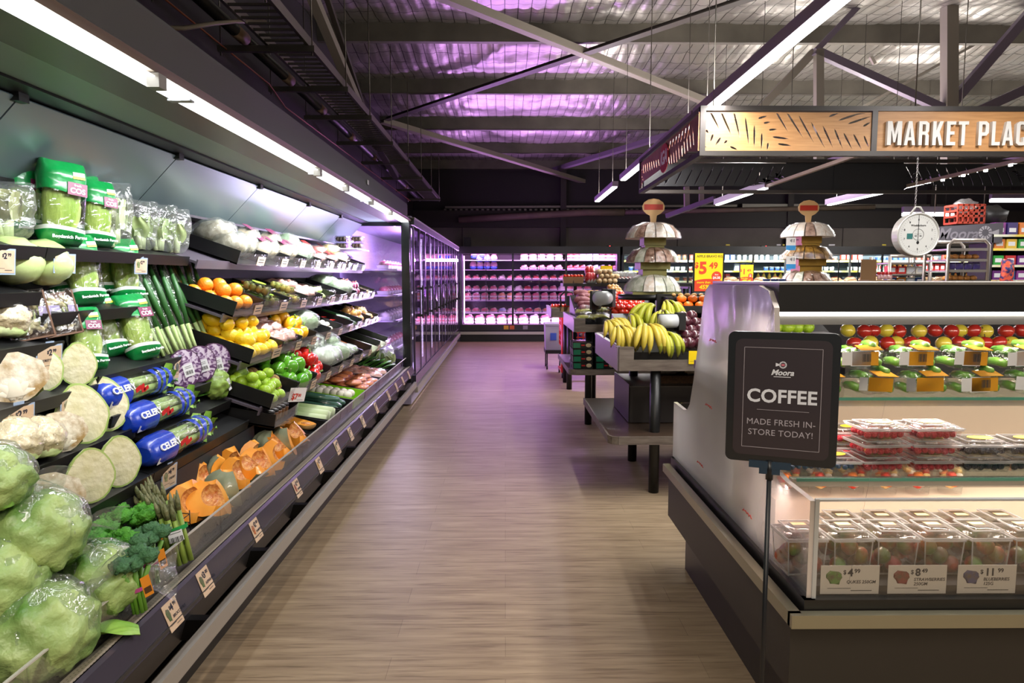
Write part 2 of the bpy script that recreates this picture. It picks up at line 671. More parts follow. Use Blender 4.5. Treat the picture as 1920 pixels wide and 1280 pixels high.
# cable tray, pipe and their hangers above the produce case
TZ, TX = 3.25, -1.62
mb = MB()
for dx in (-.15, .15):
    mb.span((TX + dx - .012, 2.0, TZ - .03), (TX + dx + .012, 15.6, TZ + .04))
k = 2.0
while k < 15.6:
    mb.span((TX - .15, k, TZ - .03), (TX + .15, k + .018, TZ - .015))
    k += .11
tray = thing('cable_tray', 'long perforated grey cable tray hung above the produce cabinet', 'cable tray', T(TX, 2, TZ))
mb.build('ladder', STEELD, tray, T(-TX, -2, -TZ))
for i, yy in enumerate((3.1, 4.3, 5.3, 6.4, 7.5, 8.9, 10.4, 12.0, 13.6, 15.2)):
    mb = MB()
    mb.span((TX - .52, yy - .02, TZ - .075), (TX + .2, yy + .02, TZ - .03))
    br = mb.build('bracket', STEELD, tray, T(-TX, -2, -TZ))
    for x in (TX - .5, TX + .18):
        mb = MB()
        mb.tube([(x, yy, TZ - .1), (x, yy, roof_z(yy) - .1)], .006, 5)
        mb.build('hanger_rod', STEELD, tray, T(-TX, -2, -TZ))
mb = MB()
mb.tube([(TX - .32, 2, TZ + .02), (TX - .32, 15.8, TZ + .02)], .045, 10)
pipe = thing('insulated_pipe', 'black insulated refrigeration pipe beside the cable tray', 'pipe', T(TX - .32, 2, TZ))
mb.build('pipe_body', BLACK, pipe, T(-(TX - .32), -2, -TZ))
for yy in (4.2, 5.2, 6.3, 7.4, 8.8, 10.3, 11.9, 13.5):
    mb = MB()
    mb.tube([(0, -.10, .02), (0, .10, .02)], .047, 10)
    mb.build('joint_tape', mat('tan_tape', 'a58c74', .6), pipe, T(0, yy - 2, 0))
mb = MB()
mb.tube([(TX - .46, 2, TZ - .06), (TX - .45, 6.2, TZ - .06), (TX - .44, 6.6, TZ - .16), (TX - .43, 15, TZ - .10)], .007, 5)
tag(mb.build('copper_line', mat('copper', '9a5a42', .4, .8)), 'thin copper line running along under the black pipe', 'pipe')
mb = MB()
mb.tube([at(315, 52, x=-1.95), at(345, 53, x=-1.9), at(400, 44, x=-1.8), at(440, 40, x=-1.8), at(498, 41, x=-1.7)], .014, 6)
tag(mb.build('loose_cable', mat('beige_cable', '9a8f7a', .5)), 'loose beige cable drooping over the top of the cabinet', 'cable')
mb = MB()
mb.tube([at(860, 412, y=16.76), at(1010, 403, y=16.76), at(1100, 398, y=16.76), at(1170, 398, y=16.76)], .085, 10)
mb.tube([at(1170, 398, y=16.76), at(1640, 388, y=16.78)], .06, 8)
tag(mb.build('duct_pipe', mat('lagged_pipe', '6d5f52', .6, col2='80705f', ns=4)), 'thick lagged pipe running along the top of the back wall', 'pipe')
mb = MB()
mb.bar(at(835, 389, y=16.9), at(1380, 386, y=16.9), .15, .05)
k = at(835, 389, y=16.9)
for i in range(56):
    mb.box((k.x + .13 * i, k.y - .03, k.z - .05), (.06, .02, .04))
tag(mb.build('cross_cable_tray', STEELD), 'perforated metal cable tray crossing in front of the back wall', 'cable tray')
mb = MB()
mb.bar(at(1390, 386, y=16.9), at(1800, 387, y=16.9), .15, .09)
tag(mb.build('corrugated_rail', STEELD), 'grey corrugated rail on the back wall behind the hanging scale', 'rail')

# ------------------------------------------------------------------ the long open produce cabinet on the left
Y0, Y1 = .45, 7.85          # the cabinet runs along the aisle
YA, YB = 2.5, 3.62          # where its bays meet
PERF = mat('perforated_dark_panel', '2b2c34', .5)


def perf_mat(name, c1, c2, sc, rough=.5):
    m = mat(name, c1, rough)
    nt = m.node_tree
    tc = nt.nodes.new('ShaderNodeTexCoord')
    vo = nt.nodes.new('ShaderNodeTexVoronoi')
    vo.inputs['Randomness'].default_value = 0
    vo.inputs['Scale'].default_value = sc
    nt.links.new(tc.outputs['Object'], vo.inputs['Vector'])
    rp = nt.nodes.new('ShaderNodeValToRGB')
    rp.color_ramp.interpolation = 'CONSTANT'
    rp.color_ramp.elements[0].color, rp.color_ramp.elements[1].color = lin(c2), lin(c1)
    rp.color_ramp.elements[1].position = .24
    nt.links.new(vo.outputs['Distance'], rp.inputs['Fac'])
    nt.links.new(rp.outputs['Color'], nt.nodes['Principled BSDF'].inputs['Base Color'])
    return m


PERF = perf_mat('perforated_back', '202026', '070708', 45)
HONEY = perf_mat('honeycomb_outlet', '7d958e', '1b2926', 34, .4)
GRILLE = perf_mat('air_grille', '8d8475', '2a2622', 70)
MIRROR = mat('hazy_mirror', '76868a', .3, .6)
CASEB = (-1.6, Y0, 0)
case = thing('produce_cabinet', 'long black open refrigerated produce cabinet full of vegetables along the left of the aisle', 'refrigerated cabinet', T(*CASEB))
CI = T(-CASEB[0], -CASEB[1], 0)


def cpart(name, mb, m, label=None):
    o = mb.build(name, m, case, CI)
    if label: o['label'] = label
    return o


def ribbon(pts, th=.012, s=0, ya=Y0, yb=Y1, mb=None):
    """a sheet bent along pts (x, z) running along the cabinet"""
    mb = mb or MB()
    for (xa, za), (xb, zb) in zip(pts, pts[1:]):
        n = Vector((-(zb - za), xb - xa)).normalized() * th
        q = [(xa, za), (xb, zb), (xb + n.x, zb + n.y), (xa + n.x, za + n.y)]
        vs = [(x, ya, z) for x, z in q] + [(x, yb, z) for x, z in q]
        mb.add(vs, [(0, 1, 2, 3), (7, 6, 5, 4), (0, 4, 5, 1), (1, 5, 6, 2), (2, 6, 7, 3), (3, 7, 4, 0)], s)
    return mb


mb = MB()
mb.span((-2.1, Y0, 0.02), (-1.19, Y1, .38))
cpart('base', mb, CHAR)
cpart('kick_panel', ribbon([(-1.185, 0), (-1.17, .17)]), BLACK2)
cpart('lower_panel', ribbon([(-1.165, .2), (-1.10, .40), (-1.045, .405)]), CHAR)
mb = MB()
mb.span((-1.055, Y0, .237), (-1.025, Y1, .297))
o = cpart('bumper_rail', mb, mat('brushed_bumper', 'b3ada4', .48, .6))
yy = 1.1
while yy < Y1:
    mb = MB()
    mb.span((-1.18, yy, .21), (-1.05, yy + .04, .285))
    cpart('rail_bracket', mb, BLACK2)
    yy += .62
PRR = mat('dark_ticket_rail', '3a3640', .22, coat=.3)
cpart('ticket_rail', ribbon([(-1.05, .395), (-1.045, .40), (-1.072, .478), (-1.085, .485)]), PRR)
cpart('air_grille', ribbon([(-1.128, .472), (-1.088, .486)], .006), GRILLE)
mb = MB()
k = Y0
while k < Y1 - .1:
    mb.span((-1.136, k, .462), (-1.130, min(k + 1.1, Y1) - .004, .585))
    k += 1.1
cpart('front_glass', mb, ACRYL)
mb = MB()
mb.span((-1.1375, Y0, .584), (-1.1285, Y1, .588))
cpart('glass_edge', mb, mat('glass_edge', 'c9c4bd', .25, .3))
cpart('deck', ribbon([(-2.0, .62), (-1.62, .56), (-1.15, .47)]), mat('black_deck', '121212', .5))
cpart('back_panel', ribbon([(-1.98, .55), (-1.96, 1.90)]), PERF)
mb = MB()
mb.span((-2.2, Y0, 0), (-2.0, Y1, 2.3))
cpart('rear_body', mb, BLACK2)
# canopy
cpart('canopy_top', ribbon([(-2.0, 2.31), (-1.11, 2.31)], .02), BLACK2)
cpart('fascia', ribbon([(-1.105, 2.165), (-1.105, 2.315)], .012), mat('satin_fascia', '24211f', .33, .3))
cpart('air_outlet', ribbon([(-1.54, 2.125), (-1.32, 2.125)], .01), HONEY)
cpart('outlet_channel', ribbon([(-1.32, 2.115), (-1.165, 2.12)], .02), mat('dark_channel', '36332f', .4))
cpart('mirror_header', ribbon([(-1.625, 2.105), (-1.54, 2.115)], .02), BLACK2)
cpart('lamp_housing', ribbon([(-1.165, 2.13), (-1.075, 2.13), (-1.06, 2.15), (-1.10, 2.175)], .008), mat('lamp_housing', '7d6f60', .4, .5))
mb = MB()
mb.span((-1.160, Y0 + .05, 2.1165), (-1.078, Y1 - .12, 2.1185))
cpart('lamp_diffuser', mb, lamp_mat('tube_diffuser', COOL, 9), 'glowing white strip lamp')
for yy in (2.18, 4.02, 4.72, 5.6, 6.55):
    mb = MB()
    mb.span((-1.105, yy, 2.085), (-1.066, yy + .05, 2.128))
    cpart('lamp_clip', mb, STEELD)
for yy in (2.42, 4.1, 5.55, 6.65):
    mb = MB()
    mb.span((-1.158, yy, 2.104), (-1.08, yy + .035, 2.1105))
    cpart('tube_joint', mb, mat('tube_joint', '8f9499', .5))
cpart('fascia_label', MB().span((-1.101, 5.55, 2.24), (-1.095, 5.60, 2.275)), mat('white_sticker', 'cfcfcf', .5))
# tilted mirrors between back panel and canopy
MY = [.48, 1.24, 2.35, 3.46, 4.58, 5.70, 6.80, Y1 - .02]
for a, b in zip(MY, MY[1:]):
    cpart('mirror_panel', ribbon([(-1.85, 1.862), (-1.62, 2.10)], -.008, ya=a + .004, yb=b - .004), MIRROR)
for a in MY[1:-1]:
    mb = MB()
    mb.box((-1.612, a, 2.095), (.03, .05, .03))
    cpart('mirror_clip', mb, BLACK2)
cpart('mirror_ledge', ribbon([(-1.96, 1.845), (-1.83, 1.85)], .015), BLACK2)
# end wall: a mirror-bright end panel with the dark post at the aisle
mb = MB()
mb.span((-1.98, Y1 - .015, .47), (-1.16, Y1, 2.10))
cpart('end_glass', mb, film('end_glass', 'f6f0ff', .10, .05, .3, 4, fres=.4), 'glass end panel glowing violet')
mb = MB()
mb.span((-1.165, Y1 - .10, .30), (-1.075, Y1 + .04, 2.12))
mb.span((-1.98, Y1 - .03, 2.08), (-1.1, Y1 + .02, 2.13))
cpart('end_post', mb, mat('polished_post', '26282b', .18, .3))

# shelves: (lip x, lip z) of each row in each bay
ROWS = {'A': [(-1.66, 1.60), (-1.66, 1.44), (-1.63, 1.26), (-1.575, 1.083), (-1.50, .89), (-1.38, .733)],
        'B': [(-1.66, 1.60), (-1.66, 1.362), (-1.58, 1.11), (-1.53, .955), (-1.47, .844), (-1.38, .733)],
        'C': [(-1.62, 1.585), (-1.50, 1.300), (-1.42, 1.045), (-1.32, .80)]}
MEET = [2.5, 2.46, 2.52, 2.62, 2.74, 2.62]     # where the near rows of bays A and B meet
SPAN = {'A': (Y0 + .02, YA), 'B': (YA, YB), 'C': (YB, Y1 - .03)}
TILT = {'A': 17, 'B': 17, 'C': 19}


class Fr:
    """a tilted shelf: .p(Y, d, w) is d metres in from the lip and w above the surface; .M adds the tilt"""

    def __init__(self, x, z, tilt):
        self.x, self.z, self.t = x, z, R(tilt)

    def p(self, y, d, w=0):
        c, s = math.cos(self.t), math.sin(self.t)
        return Vector((self.x - d * c + w * s, y, self.z + d * s + w * c))

    def M(self, y, d, w=0):
        # local x = into the aisle (out of the shelf), local y = along, z = off the surface
        return T(*self.p(y, d, w)) @ Matrix.Rotation(self.t, 4, 'Y')

    def Y(self, px, py=None, d=0.0, w=0.0):
        """where along the shelf a pixel column meets depth d"""
        q = self.p(0, d, w)
        lo, hi = .3, 9.5
        for _ in range(50):
            mid = (lo + hi) / 2
            v = CROT.transposed() @ (Vector((q.x, mid, q.z)) - EYE)
            u = 960 + FPX * v.x / -v.z
            if u < px: lo = mid
            else: hi = mid
        return lo


FR = {}
SHELFM = mat('black_shelf', '0e0e0f', .45)
for bay, rows in ROWS.items():
    for i, (x, z) in enumerate(rows):
        a, b = SPAN[bay]
        if bay == 'A': b = MEET[i]
        if bay == 'B': a = MEET[i] if i != 2 else 2.63
        if bay + str(i + 1) == 'B2': b = 3.14
        f = FR[bay + str(i + 1)] = Fr(x, z, TILT[bay])
        dd = min(.36, (1.93 - abs(x)) / math.cos(f.t))
        if bay != 'C' and i == 5: dd = .30
        mb = MB()
        m = T(x, (a + b) / 2, z) @ Matrix.Rotation(f.t, 4, 'Y')
        mb.box((-dd / 2, 0, -.007), (dd, b - a - .006, .012), 0, m)
        mb.box((.004, 0, -.014), (.008, b - a - .006, .048), 0, m)
        # a pale front edge on the far shelves
        o = cpart('shelf', mb, SHELFM if bay != 'C' else mat('mauve_shelf', '6d6470', .35, .4))
        if bay != 'C':
            mb = MB()
            mb.box((-dd + .01, 0, -.06), (.02, b - a - .03, .10), 0, m)
            cpart('shelf_riser', mb, PERF)
FR['D'] = Fr(-1.15, .485, 8)       # the bottom deck
FR['DC'] = Fr(-1.15, .50, 5)
# crate dividers of the bottom deck and the back edge in front of it
mb = MB()
mb.span((-1.40, Y0, .56), (-1.385, YB + .1, .69))
cpart('deck_riser', mb, PERF)

# ------------------------------------------------------------------ glass-door cabinet further along on the left
GX, GA, GB = -1.05, Y1 + .06, 15.6
gd = thing('glass_door_cabinet', 'row of tall glass-door refrigerators glowing purple beyond the open produce cabinet', 'refrigerated cabinet', T(-1.5, GA, 0))
GI = T(1.5, -GA, 0)
mb = MB()
mb.span((-2.2, GA, 0), (-1.9, GB, 2.2))
mb.span((-2.2, GA, 2.10), (GX - .03, GB, 2.2))
mb.span((-2.2, GA, .02), (GX - .05, GB, .33))
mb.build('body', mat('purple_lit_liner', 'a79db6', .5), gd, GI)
mb = MB()
mb.span((-1.06, GA, .16), (-1.02, GB, .23))
mb.build('bumper_rail', MATS['brushed_bumper'], gd, GI)
mb = MB()
mb.span((-1.09, GA, .25), (-1.04, GB, .36))
mb.build('ticket_rail', PRR, gd, GI)
mb = MB()
mb.span((-1.15, GA, 2.10), (-1.04, GB, 2.17))
mb.span((-1.10, GA, 2.165), (-1.035, GB, 2.185), 1)
mb.build('header', [BLACK2, STEELD], gd, GI)
for z in (.66, .98, 1.28, 1.58):
    mb = MB()
    mb.span((-1.9, GA + .05, z), (-1.25, GB, z + .02))
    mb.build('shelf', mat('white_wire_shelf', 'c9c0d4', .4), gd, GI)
DGL = film('door_glass', 'eee6f6', .06, .02, 0, fres=.75)
LEDW = lamp_mat('door_led', (.85, .75, 1), 7)
nd = 13
for i in range(nd):
    a = GA + .02 + i * (GB - GA - .25) / nd
    b = a + (GB - GA - .25) / nd - .012
    mb = MB()
    mb.span((GX - .012, a, .37), (GX, b, 2.09))
    dr = mb.build('door', DGL, gd, GI)
    mb = MB()
    for y in (a, b - .022):
        mb.span((GX - .018, y, .37), (GX + .004, y + .022, 2.09))
    mb.build('door_frame', mat('mauve_door_frame', '5c5066', .3, .5), dr)
    mb = MB()
    mb.span((GX + .03, b - .09, 1.0), (GX + .05, b - .06, 1.4))
    mb.span((GX - .0, b - .085, 1.02), (GX + .04, b - .065, 1.05))
    mb.span((GX - .0, b - .085, 1.35), (GX + .04, b - .065, 1.38))
    mb.build('handle', BLACK, dr)
    if i % 2 == 1:
        mb = MB()
        mb.span((GX - .06, b - .01, .45), (GX - .04, b + .006, 2.0))
        mb.build('led_strip', LEDW, gd, GI)

# ------------------------------------------------------------------ the meat cabinets on the back wall
MX0, MX1, MYF = -1.05, 2.68, 16.0
mc = thing('meat_cabinet', 'wide glass-door meat refrigerator glowing pink at the end of the aisle', 'refrigerated cabinet', T((MX0 + MX1) / 2, MYF, 0))
MI = T(-(MX0 + MX1) / 2, -MYF, 0)
MLIN = mat('meat_liner', '5a5068', .5)
mb = MB()
mb.span((MX0 - .05, 16.9, .3), (MX1, 16.98, 2.1))
mb.span((MX0 - .05, MYF + .04, .02), (MX1, 16.98, .40))
mb.span((MX0 - .1, MYF + .06, 0), (MX0 + .05, 16.98, 2.2))
mb.span((MX1 - .06, MYF + .04, 0), (MX1, 16.98, 2.2))
mb.build('liner', MLIN, mc, MI)
mb = MB()
mb.span((MX0 - .2, MYF - .02, 2.05), (MX1, 16.98, 2.22))
mb.build('header', BLACK2, mc, MI)
mb = MB()
mb.span((MX0, MYF - .04, .26), (MX1, MYF + .03, .40))
mb.build('lower_panel', CHAR, mc, MI)
mb = MB()
mb.span((MX0, MYF - .07, .17), (MX1, MYF - .02, .235))
mb.build('bumper_rail', MATS['brushed_bumper'], mc, MI)
mb = MB()
mb.span((MX0, MYF + .01, 0), (MX1, MYF + .05, .17))
mb.build('kick_panel', BLACK2, mc, MI)
MSH = [at(0, y, y=16.25).z for y in (606, 586, 563, 544, 524, 505, 487)]
for z in MSH[1:]:
    mb = MB()
    mb.span((MX0 + .06, MYF + .2, z - .02), (MX1 - .06, 16.9, z))
    mb.build('shelf', mat('meat_shelf', '8a7d9a', .4), mc, MI)
DW = (MX1 - MX0) / 6
for i in range(6):
    a = MX0 + i * DW
    mb = MB()
    mb.span((a + .01, MYF, .40), (a + DW - .01, MYF + .012, 2.05))
    dr = mb.build('door', film('meat_door_glass', 'fbf4fb', .03, .02, 0, fres=.25), mc, MI)
    mb = MB()
    for x in ((a, a + DW - .02) if i % 2 == 0 else (a + DW - .035, )):
        mb.span((x, MYF - .008, .40), (x + (.012 if i % 2 == 0 else .035), MYF + .014, 2.05))
    mb.build('door_frame', BLACK2, dr)
for x, n in ((MX0 + .09, 0), (MX0 + 2 * DW, 1), (MX0 + 4 * DW, 1)):
    mb = MB()
    mb.span((x - .012, MYF + .10, .45), (x + .012, MYF + .12, 2.0))
    mb.build('led_strip', lamp_mat('meat_led', (1, .62, 1), 8), mc, MI)
for xx in (MX0 + .62, MX0 + 1.86, MX0 + 3.1):
    area('meat_lamp', (xx, MYF + .10, 2.03), (0, .55, -1), .1, 1.1, 26, PINK)
    area('meat_lamp', (xx, MYF + .06, .44), (0, .9, .6), .06, 1.1, 13, PINK)

# ------------------------------------------------------------------ produce, one of each kind
LEAF = mat('leaf_green', '5f9a2c', .45, col2='a9cf63', ns=9, bump=.5, bs=26, stretch=(1, 1, .45))
LEAFD = mat('leaf_dark', '2f6a1f', .5, col2='5f9a3a', ns=10, bump=.5, bs=30)
LEAFP = mat('leaf_pale', 'a9c86d', .45, col2='dfe9b4', ns=7, bump=.4, bs=22)
COSG = mat('cos_green', '6f9a2e', .45, col2='b6cc66', ns=10, bump=.6, bs=22, stretch=(2, 2, .5))
GBAG = mat('green_bag_print', '0a7a38', .28, col2='0f9446', ns=10, coat=.5, bump=.5, bs=16)
GWHT = mat('bag_white_line', 'e9efe9', .3, coat=.4)
MAROON = mat('maroon_label', '7a2350', .4)
STK = mat('barcode_sticker', 'dfe0e2', .5)
NAVYW = mat('white_letters', 'e6e6e6', .5)


def pillow(mb, w, t, h, slots, nv=22, nu=20, s0=0, flare=.6, seed=0, wob=.05, top=.06):
    """an upright filled bag: slots is [(v_end, material slot)], v going up"""
    def prof(v):
        b = min(1, v / .16) ** .6 * min(1, (1 - v) / .22 + .25) ** .7
        return b
    vs, fs, ms = [], [], []
    for j in range(nv + 1):
        v = j / nv
        b = prof(v)
        ww = w / 2 * (.80 + .20 * b) * (1 + (.12 * flare if v > .92 else 0))
        tt = max(.004, t / 2 * b)
        for i in range(nu):
            a = 2 * math.pi * i / nu
            c, s = math.cos(a), math.sin(a)
            e = .75
            x = tt * abs(c) ** e * (1 if c >= 0 else -1)
            y = ww * abs(s) ** e * (1 if s >= 0 else -1)
            n = noise.noise(Vector((x * 22 + seed, y * 22, v * 7))) * wob
            vs.append((x * (1 + n * 3), y * (1 + n), v * h * (1 + n * .4) + .010 * math.sin(2 * a + 2.2 + 2 * v) * math.sin(math.pi * v)))
    for j in range(nv):
        for i in range(nu):
            fs.append((j * nu + i, j * nu + (i + 1) % nu, (j + 1) * nu + (i + 1) % nu, (j + 1) * nu + i))
            v = (j + .5) / nv
            ms.append(next((s for e, s in slots if v <= e), slots[-1][1]))
    o = len(mb.v)
    mb.v += vs
    mb.f += [[q + o for q in f] for f in fs]
    mb.m += ms
    mb.sm += [True] * len(fs)
    mb.f.append([o + i for i in range(nu - 1, -1, -1)])
    mb.m.append(slots[0][1])
    mb.sm.append(False)
    return mb


def p_cos():
    r = thing('bagged_cos_lettuce', '', '')
    mb = MB()
    mb.ball((0, 0, .145), (.043, .064, .135), 18, 12, nz=.14, nf=4, fn=lambda d: 1 + .05 * math.sin(9 * math.atan2(d.y, d.x)))
    mb.build('lettuce', COSG, r)
    mb = pillow(MB(), .155, .105, .30, [(.20, 0), (.235, 1), (.62, 2), (.655, 1), (1.2, 0)])
    mb.build('bag', [GBAG, GWHT, WRAP], r)
    mb = MB()
    mb.box((0, 0, 0), (.001, .066, .045))
    lb = mb.build('label', MAROON, r, T(.0555, .028, .205) @ RX(-4) @ RY(-10))
    lb['label'] = 'maroon label'
    txt('lettering', 'COS', .026, NAVYW, lb, T(.0012, 0, -.007) @ RZ(90) @ RX(90), .03, 'CENTER')
    txt('lettering', 'fresh', .012, NAVYW, lb, T(.0012, 0, .013) @ RZ(90) @ RX(90), .01, 'CENTER')
    mb = MB()
    mb.box((0, 0, .008), (.001, .040, .014), 0)
    mb.box((0, 0, -.004), (.001, .040, .010), 1)
    mb.build('sticker', [STK, YEL], r, T(.047, .036, .25) @ RY(-14))
    txt('lettering', 'Bogdanich Farms', .017, NAVYW, r, T(.047, .01, .035) @ RZ(90) @ RX(90) @ RX(-20), .02, 'CENTER', shear=.2)
    return r


def p_clearbag(name, m, w=.16, t=.11, h=.24, body=.17):
    def f():
        r = thing(name, '', '')
        for k in range(6):
            a = k * 2.4
            q = .012 + .016 * (k % 3)
            x, y = q * math.cos(a) * .7, q * 1.4 * math.sin(a)
            mb = MB()
            mb.tube([(x * .7, y * .7, .004), (x, y, body * .35), (x * 1.2, y * 1.25, body * .6)], [.016, .012, .009], 8, 1)
            ruffle(mb, (x * 1.1, y * 1.15, body * .4), (x * 2, y * 2, .12), (-y - .01, x + .02, 0), body * .62, .085, amp=.006, fr=2, curl=.0)
            mb.build('leaf', [m, mat('pale_stem', 'd3dcae', .45)], r)
        pillow(MB(), w, t, h, [(2, 0)], seed=5, wob=.10, flare=1.3).build('bag', BAGW, r)
        return r
    return f


def p_leek():
    r = thing('spring_onion_sleeve', '', '')
    gm = mat('onion_stalk', '1f4a24', .45, col2='3f7a35', ns=6, stretch=(1, 1, .2))
    wm = mat('onion_white', 'c9d8a0', .45, col2='8fb056', ns=6)
    rr = random.Random(3)
    for k in range(9):
        a = k * 2.4
        q = .012 + .012 * (k % 3)
        bx, by = q * math.cos(a) * .8, q * math.sin(a)
        tx, ty = bx * 1.4, by * 1.9
        mb = MB()
        L = .46 + .05 * rr.random()
        pts = [(bx, by, .0), (bx, by, .06), (bx * 1.1, by * 1.15, .14), (tx, ty, .30), (tx + .006, ty * 1.1, L)]
        mb.tube(pts[:3], [.007, .009, .011], 7, 1)
        mb.tube(pts[2:], [.011, .016, .006], 7, 0)
        mb.build('stalk', [gm, wm], r)
    mb = MB()
    mb.lathe([(.030, 0), (.040, .05), (.052, .22), (.066, .42), (.072, .51)], 16, fn=lambda a, i: 1 + .08 * math.sin(5 * a + i), caps=False)
    mb.build('sleeve', WRAP, r, S(.62, 1, 1))
    return r


def half_ball(mb, rx, ry, rz, s=0, n=24, lump=0, nf=4, seed=0, cone=0):
    """half ellipsoid behind the plane x=0, resting on z=0"""
    def fn(u, v):
        a, t = 2 * math.pi * u, math.pi / 2 * v
        d = Vector((-math.sin(t), math.cos(t) * math.cos(a), math.cos(t) * math.sin(a)))
        q = 1 + lump * noise.noise(d * nf + Vector((seed, 0, 0)))
        return (d.x * rx * q, d.y * ry * q * (1 - cone * max(0, d.z)), rz + d.z * rz * q)
    mb.sheet(n, 8, fn, s)
    return fn


def face_disc(mb, rim, rings, n=24, bulge=.004):
    """disc over the cut; rings = [(frac, slot)]"""
    c = Vector((0, 0, 0))
    pts = [Vector(rim(i / n, 0)) for i in range(n)]
    for p in pts: c += p / n
    prev = None
    fr = [1] + [f for f, _ in rings]
    for j, f in enumerate(fr):
        cur = [c + (p - c) * f + Vector((bulge * (1 - f * f) + .0005, 0, 0)) for p in pts]
        if prev is not None:
            mb.add(prev + cur, [(i, (i + 1) % n, n + (i + 1) % n, n + i) for i in range(n)], rings[j - 1][1], True)
        prev = cur
    mb.add(prev + [c + Vector((bulge, 0, 0))], [(i, (i + 1) % n, n) for i in range(n)], rings[-1][1], True)


CABG = mat('cabbage_skin', '9fb96a', .3, col2='c9d69a', ns=6, coat=.6, bump=.4, bs=18)
CABF = mat('cabbage_cut', 'e6dfc2', .25, col2='cfc896', ns=18, coat=.6, bump=.5, bs=34, detail=6)
CABR = mat('cabbage_rim', 'b5c67a', .3, col2='8fae54', ns=12, coat=.6)
CAUF = mat('cauliflower_cut', 'f0e8d4', .3, col2='a98b5c', ns=20, coat=.5, bump=.5, bs=40, sharp=.35)
CAUC = mat('cauliflower_curd', 'e3d7b4', .5, col2='cdb88c', ns=14, bump=.9, bs=50, coat=.4)
CORE = mat('white_core', 'ece2cc', .35, coat=.5)
REDC = mat('red_cabbage_skin', '40233f', .3, col2='5d3a5c', ns=6, coat=.6)
WRAPS = film('tight_wrap', 'ffffff', .05, .12, .9, 22, fres=.2)


def p_cabbage_half():
    r = thing('half_cabbage', '', '')
    mb = MB()
    rim = half_ball(mb, .05, .085, .105, lump=.05, cone=.25)
    mb.build('leaves', CABG, r)
    mb = MB()
    face_disc(mb, rim, [(.93, 1), (.45, 0), (.2, 0)])
    mb.build('cut_face', [CABF, CABR], r)
    return r


def red_swirl():
    m = mat('red_cabbage_cut', '5a3a5e', .3, coat=.5, bump=.4, bs=30)
    nt = m.node_tree
    tc = nt.nodes.new('ShaderNodeTexCoord')
    n = nt.nodes.new('ShaderNodeTexNoise')
    n.inputs['Scale'].default_value = 22
    n.inputs['Detail'].default_value = 2
    n.inputs['Distortion'].default_value = 2.5
    nt.links.new(tc.outputs['Object'], n.inputs['Vector'])
    rp = nt.nodes.new('ShaderNodeValToRGB')
    e = rp.color_ramp.elements
    e[0].position, e[1].position = .44, .56
    e[0].color, e[1].color = lin('573560'), lin('cdbfd0')
    x = rp.color_ramp.elements.new(.5)
    x.color = lin('9a7fa3')
    nt.links.new(n.outputs['Fac'], rp.inputs['Fac'])
    nt.links.new(rp.outputs['Color'], nt.nodes['Principled BSDF'].inputs['Base Color'])
    return m


def sticker(r, M, w=.045, h=.055):
    mb = MB()
    mb.box((0, 0, 0), (.001, w, h))
    s = mb.build('sticker', STK, r, M)
    s['label'] = 'white barcode sticker'
    mb = MB()
    for i in range(9):
        mb.box((.0008, -.015 + .0036 * i, -.010), (.0004, .0012 + .0008 * (i % 3), .016))
    for j in range(2):
        mb.box((.0008, 0, .010 + .007 * j), (.0004, .026, .0018))
    mb.build('barcode', BARC, s)
    return s


def p_red_cabbage():
    r = thing('half_red_cabbage', '', '')
    mb = MB()
    rim = half_ball(mb, .06, .075, .085, lump=.06)
    mb.build('leaves', REDC, r)
    mb = MB()
    face_disc(mb, rim, [(.95, 1), (.4, 0)])
    mb.build('cut_face', [red_swirl(), REDC], r)
    sticker(r, T(.005, .014, .075) @ RX(12))
    return r


def p_cauli_half():
    r = thing('half_cauliflower', '', '')
    mb = MB()
    rim = half_ball(mb, .05, .10, .078, lump=.16, nf=6)
    mb.build('curd', CAUC, r)
    mb = MB()
    face_disc(mb, rim, [(.9, 0), (.6, 0), (.25, 0)])
    f = mb.build('cut_face', CAUF, r)
    mb = MB()
    for a, L, w in ((90, .07, .020), (40, .075, .015), (140, .075, .015), (5, .07, .011), (175, .07, .011)):
        d = Vector((0, math.cos(R(a)), math.sin(R(a))))
        mb.tube([Vector((.001, 0, .020)), Vector((.004, 0, .03)) + d * L * .5, Vector((.0, 0, .03)) + d * L * .8], [w * 1.5, w * .9, w * .5], 8)
    mb.build('core', CORE, f, S(.28, 1, 1))
    mb = MB()
    half_ball(mb, .05, .07, .03, lump=.1)
    mb.build('leaf_base', LEAFP, r, T(-.012, .01, 0))
    return r


def p_cauli():
    r = thing('cauliflower', '', '')
    mb = MB()
    mb.ball((0, 0, .07), (.085, .09, .07), 28, 18, nz=.20, nf=7)
    mb.build('curd', CAUC, r)
    mb = MB()
    mb.ball((0, 0, .035), (.088, .092, .035), 18, 6, nz=.2, nf=4, seed=2)
    mb.build('leaf_base', LEAFP, r)
    mb = MB()
    mb.ball((0, 0, .072), (.092, .097, .076), 18, 10, nz=.12, nf=4, seed=4)
    mb.build('wrap', WRAPS, r)
    return r


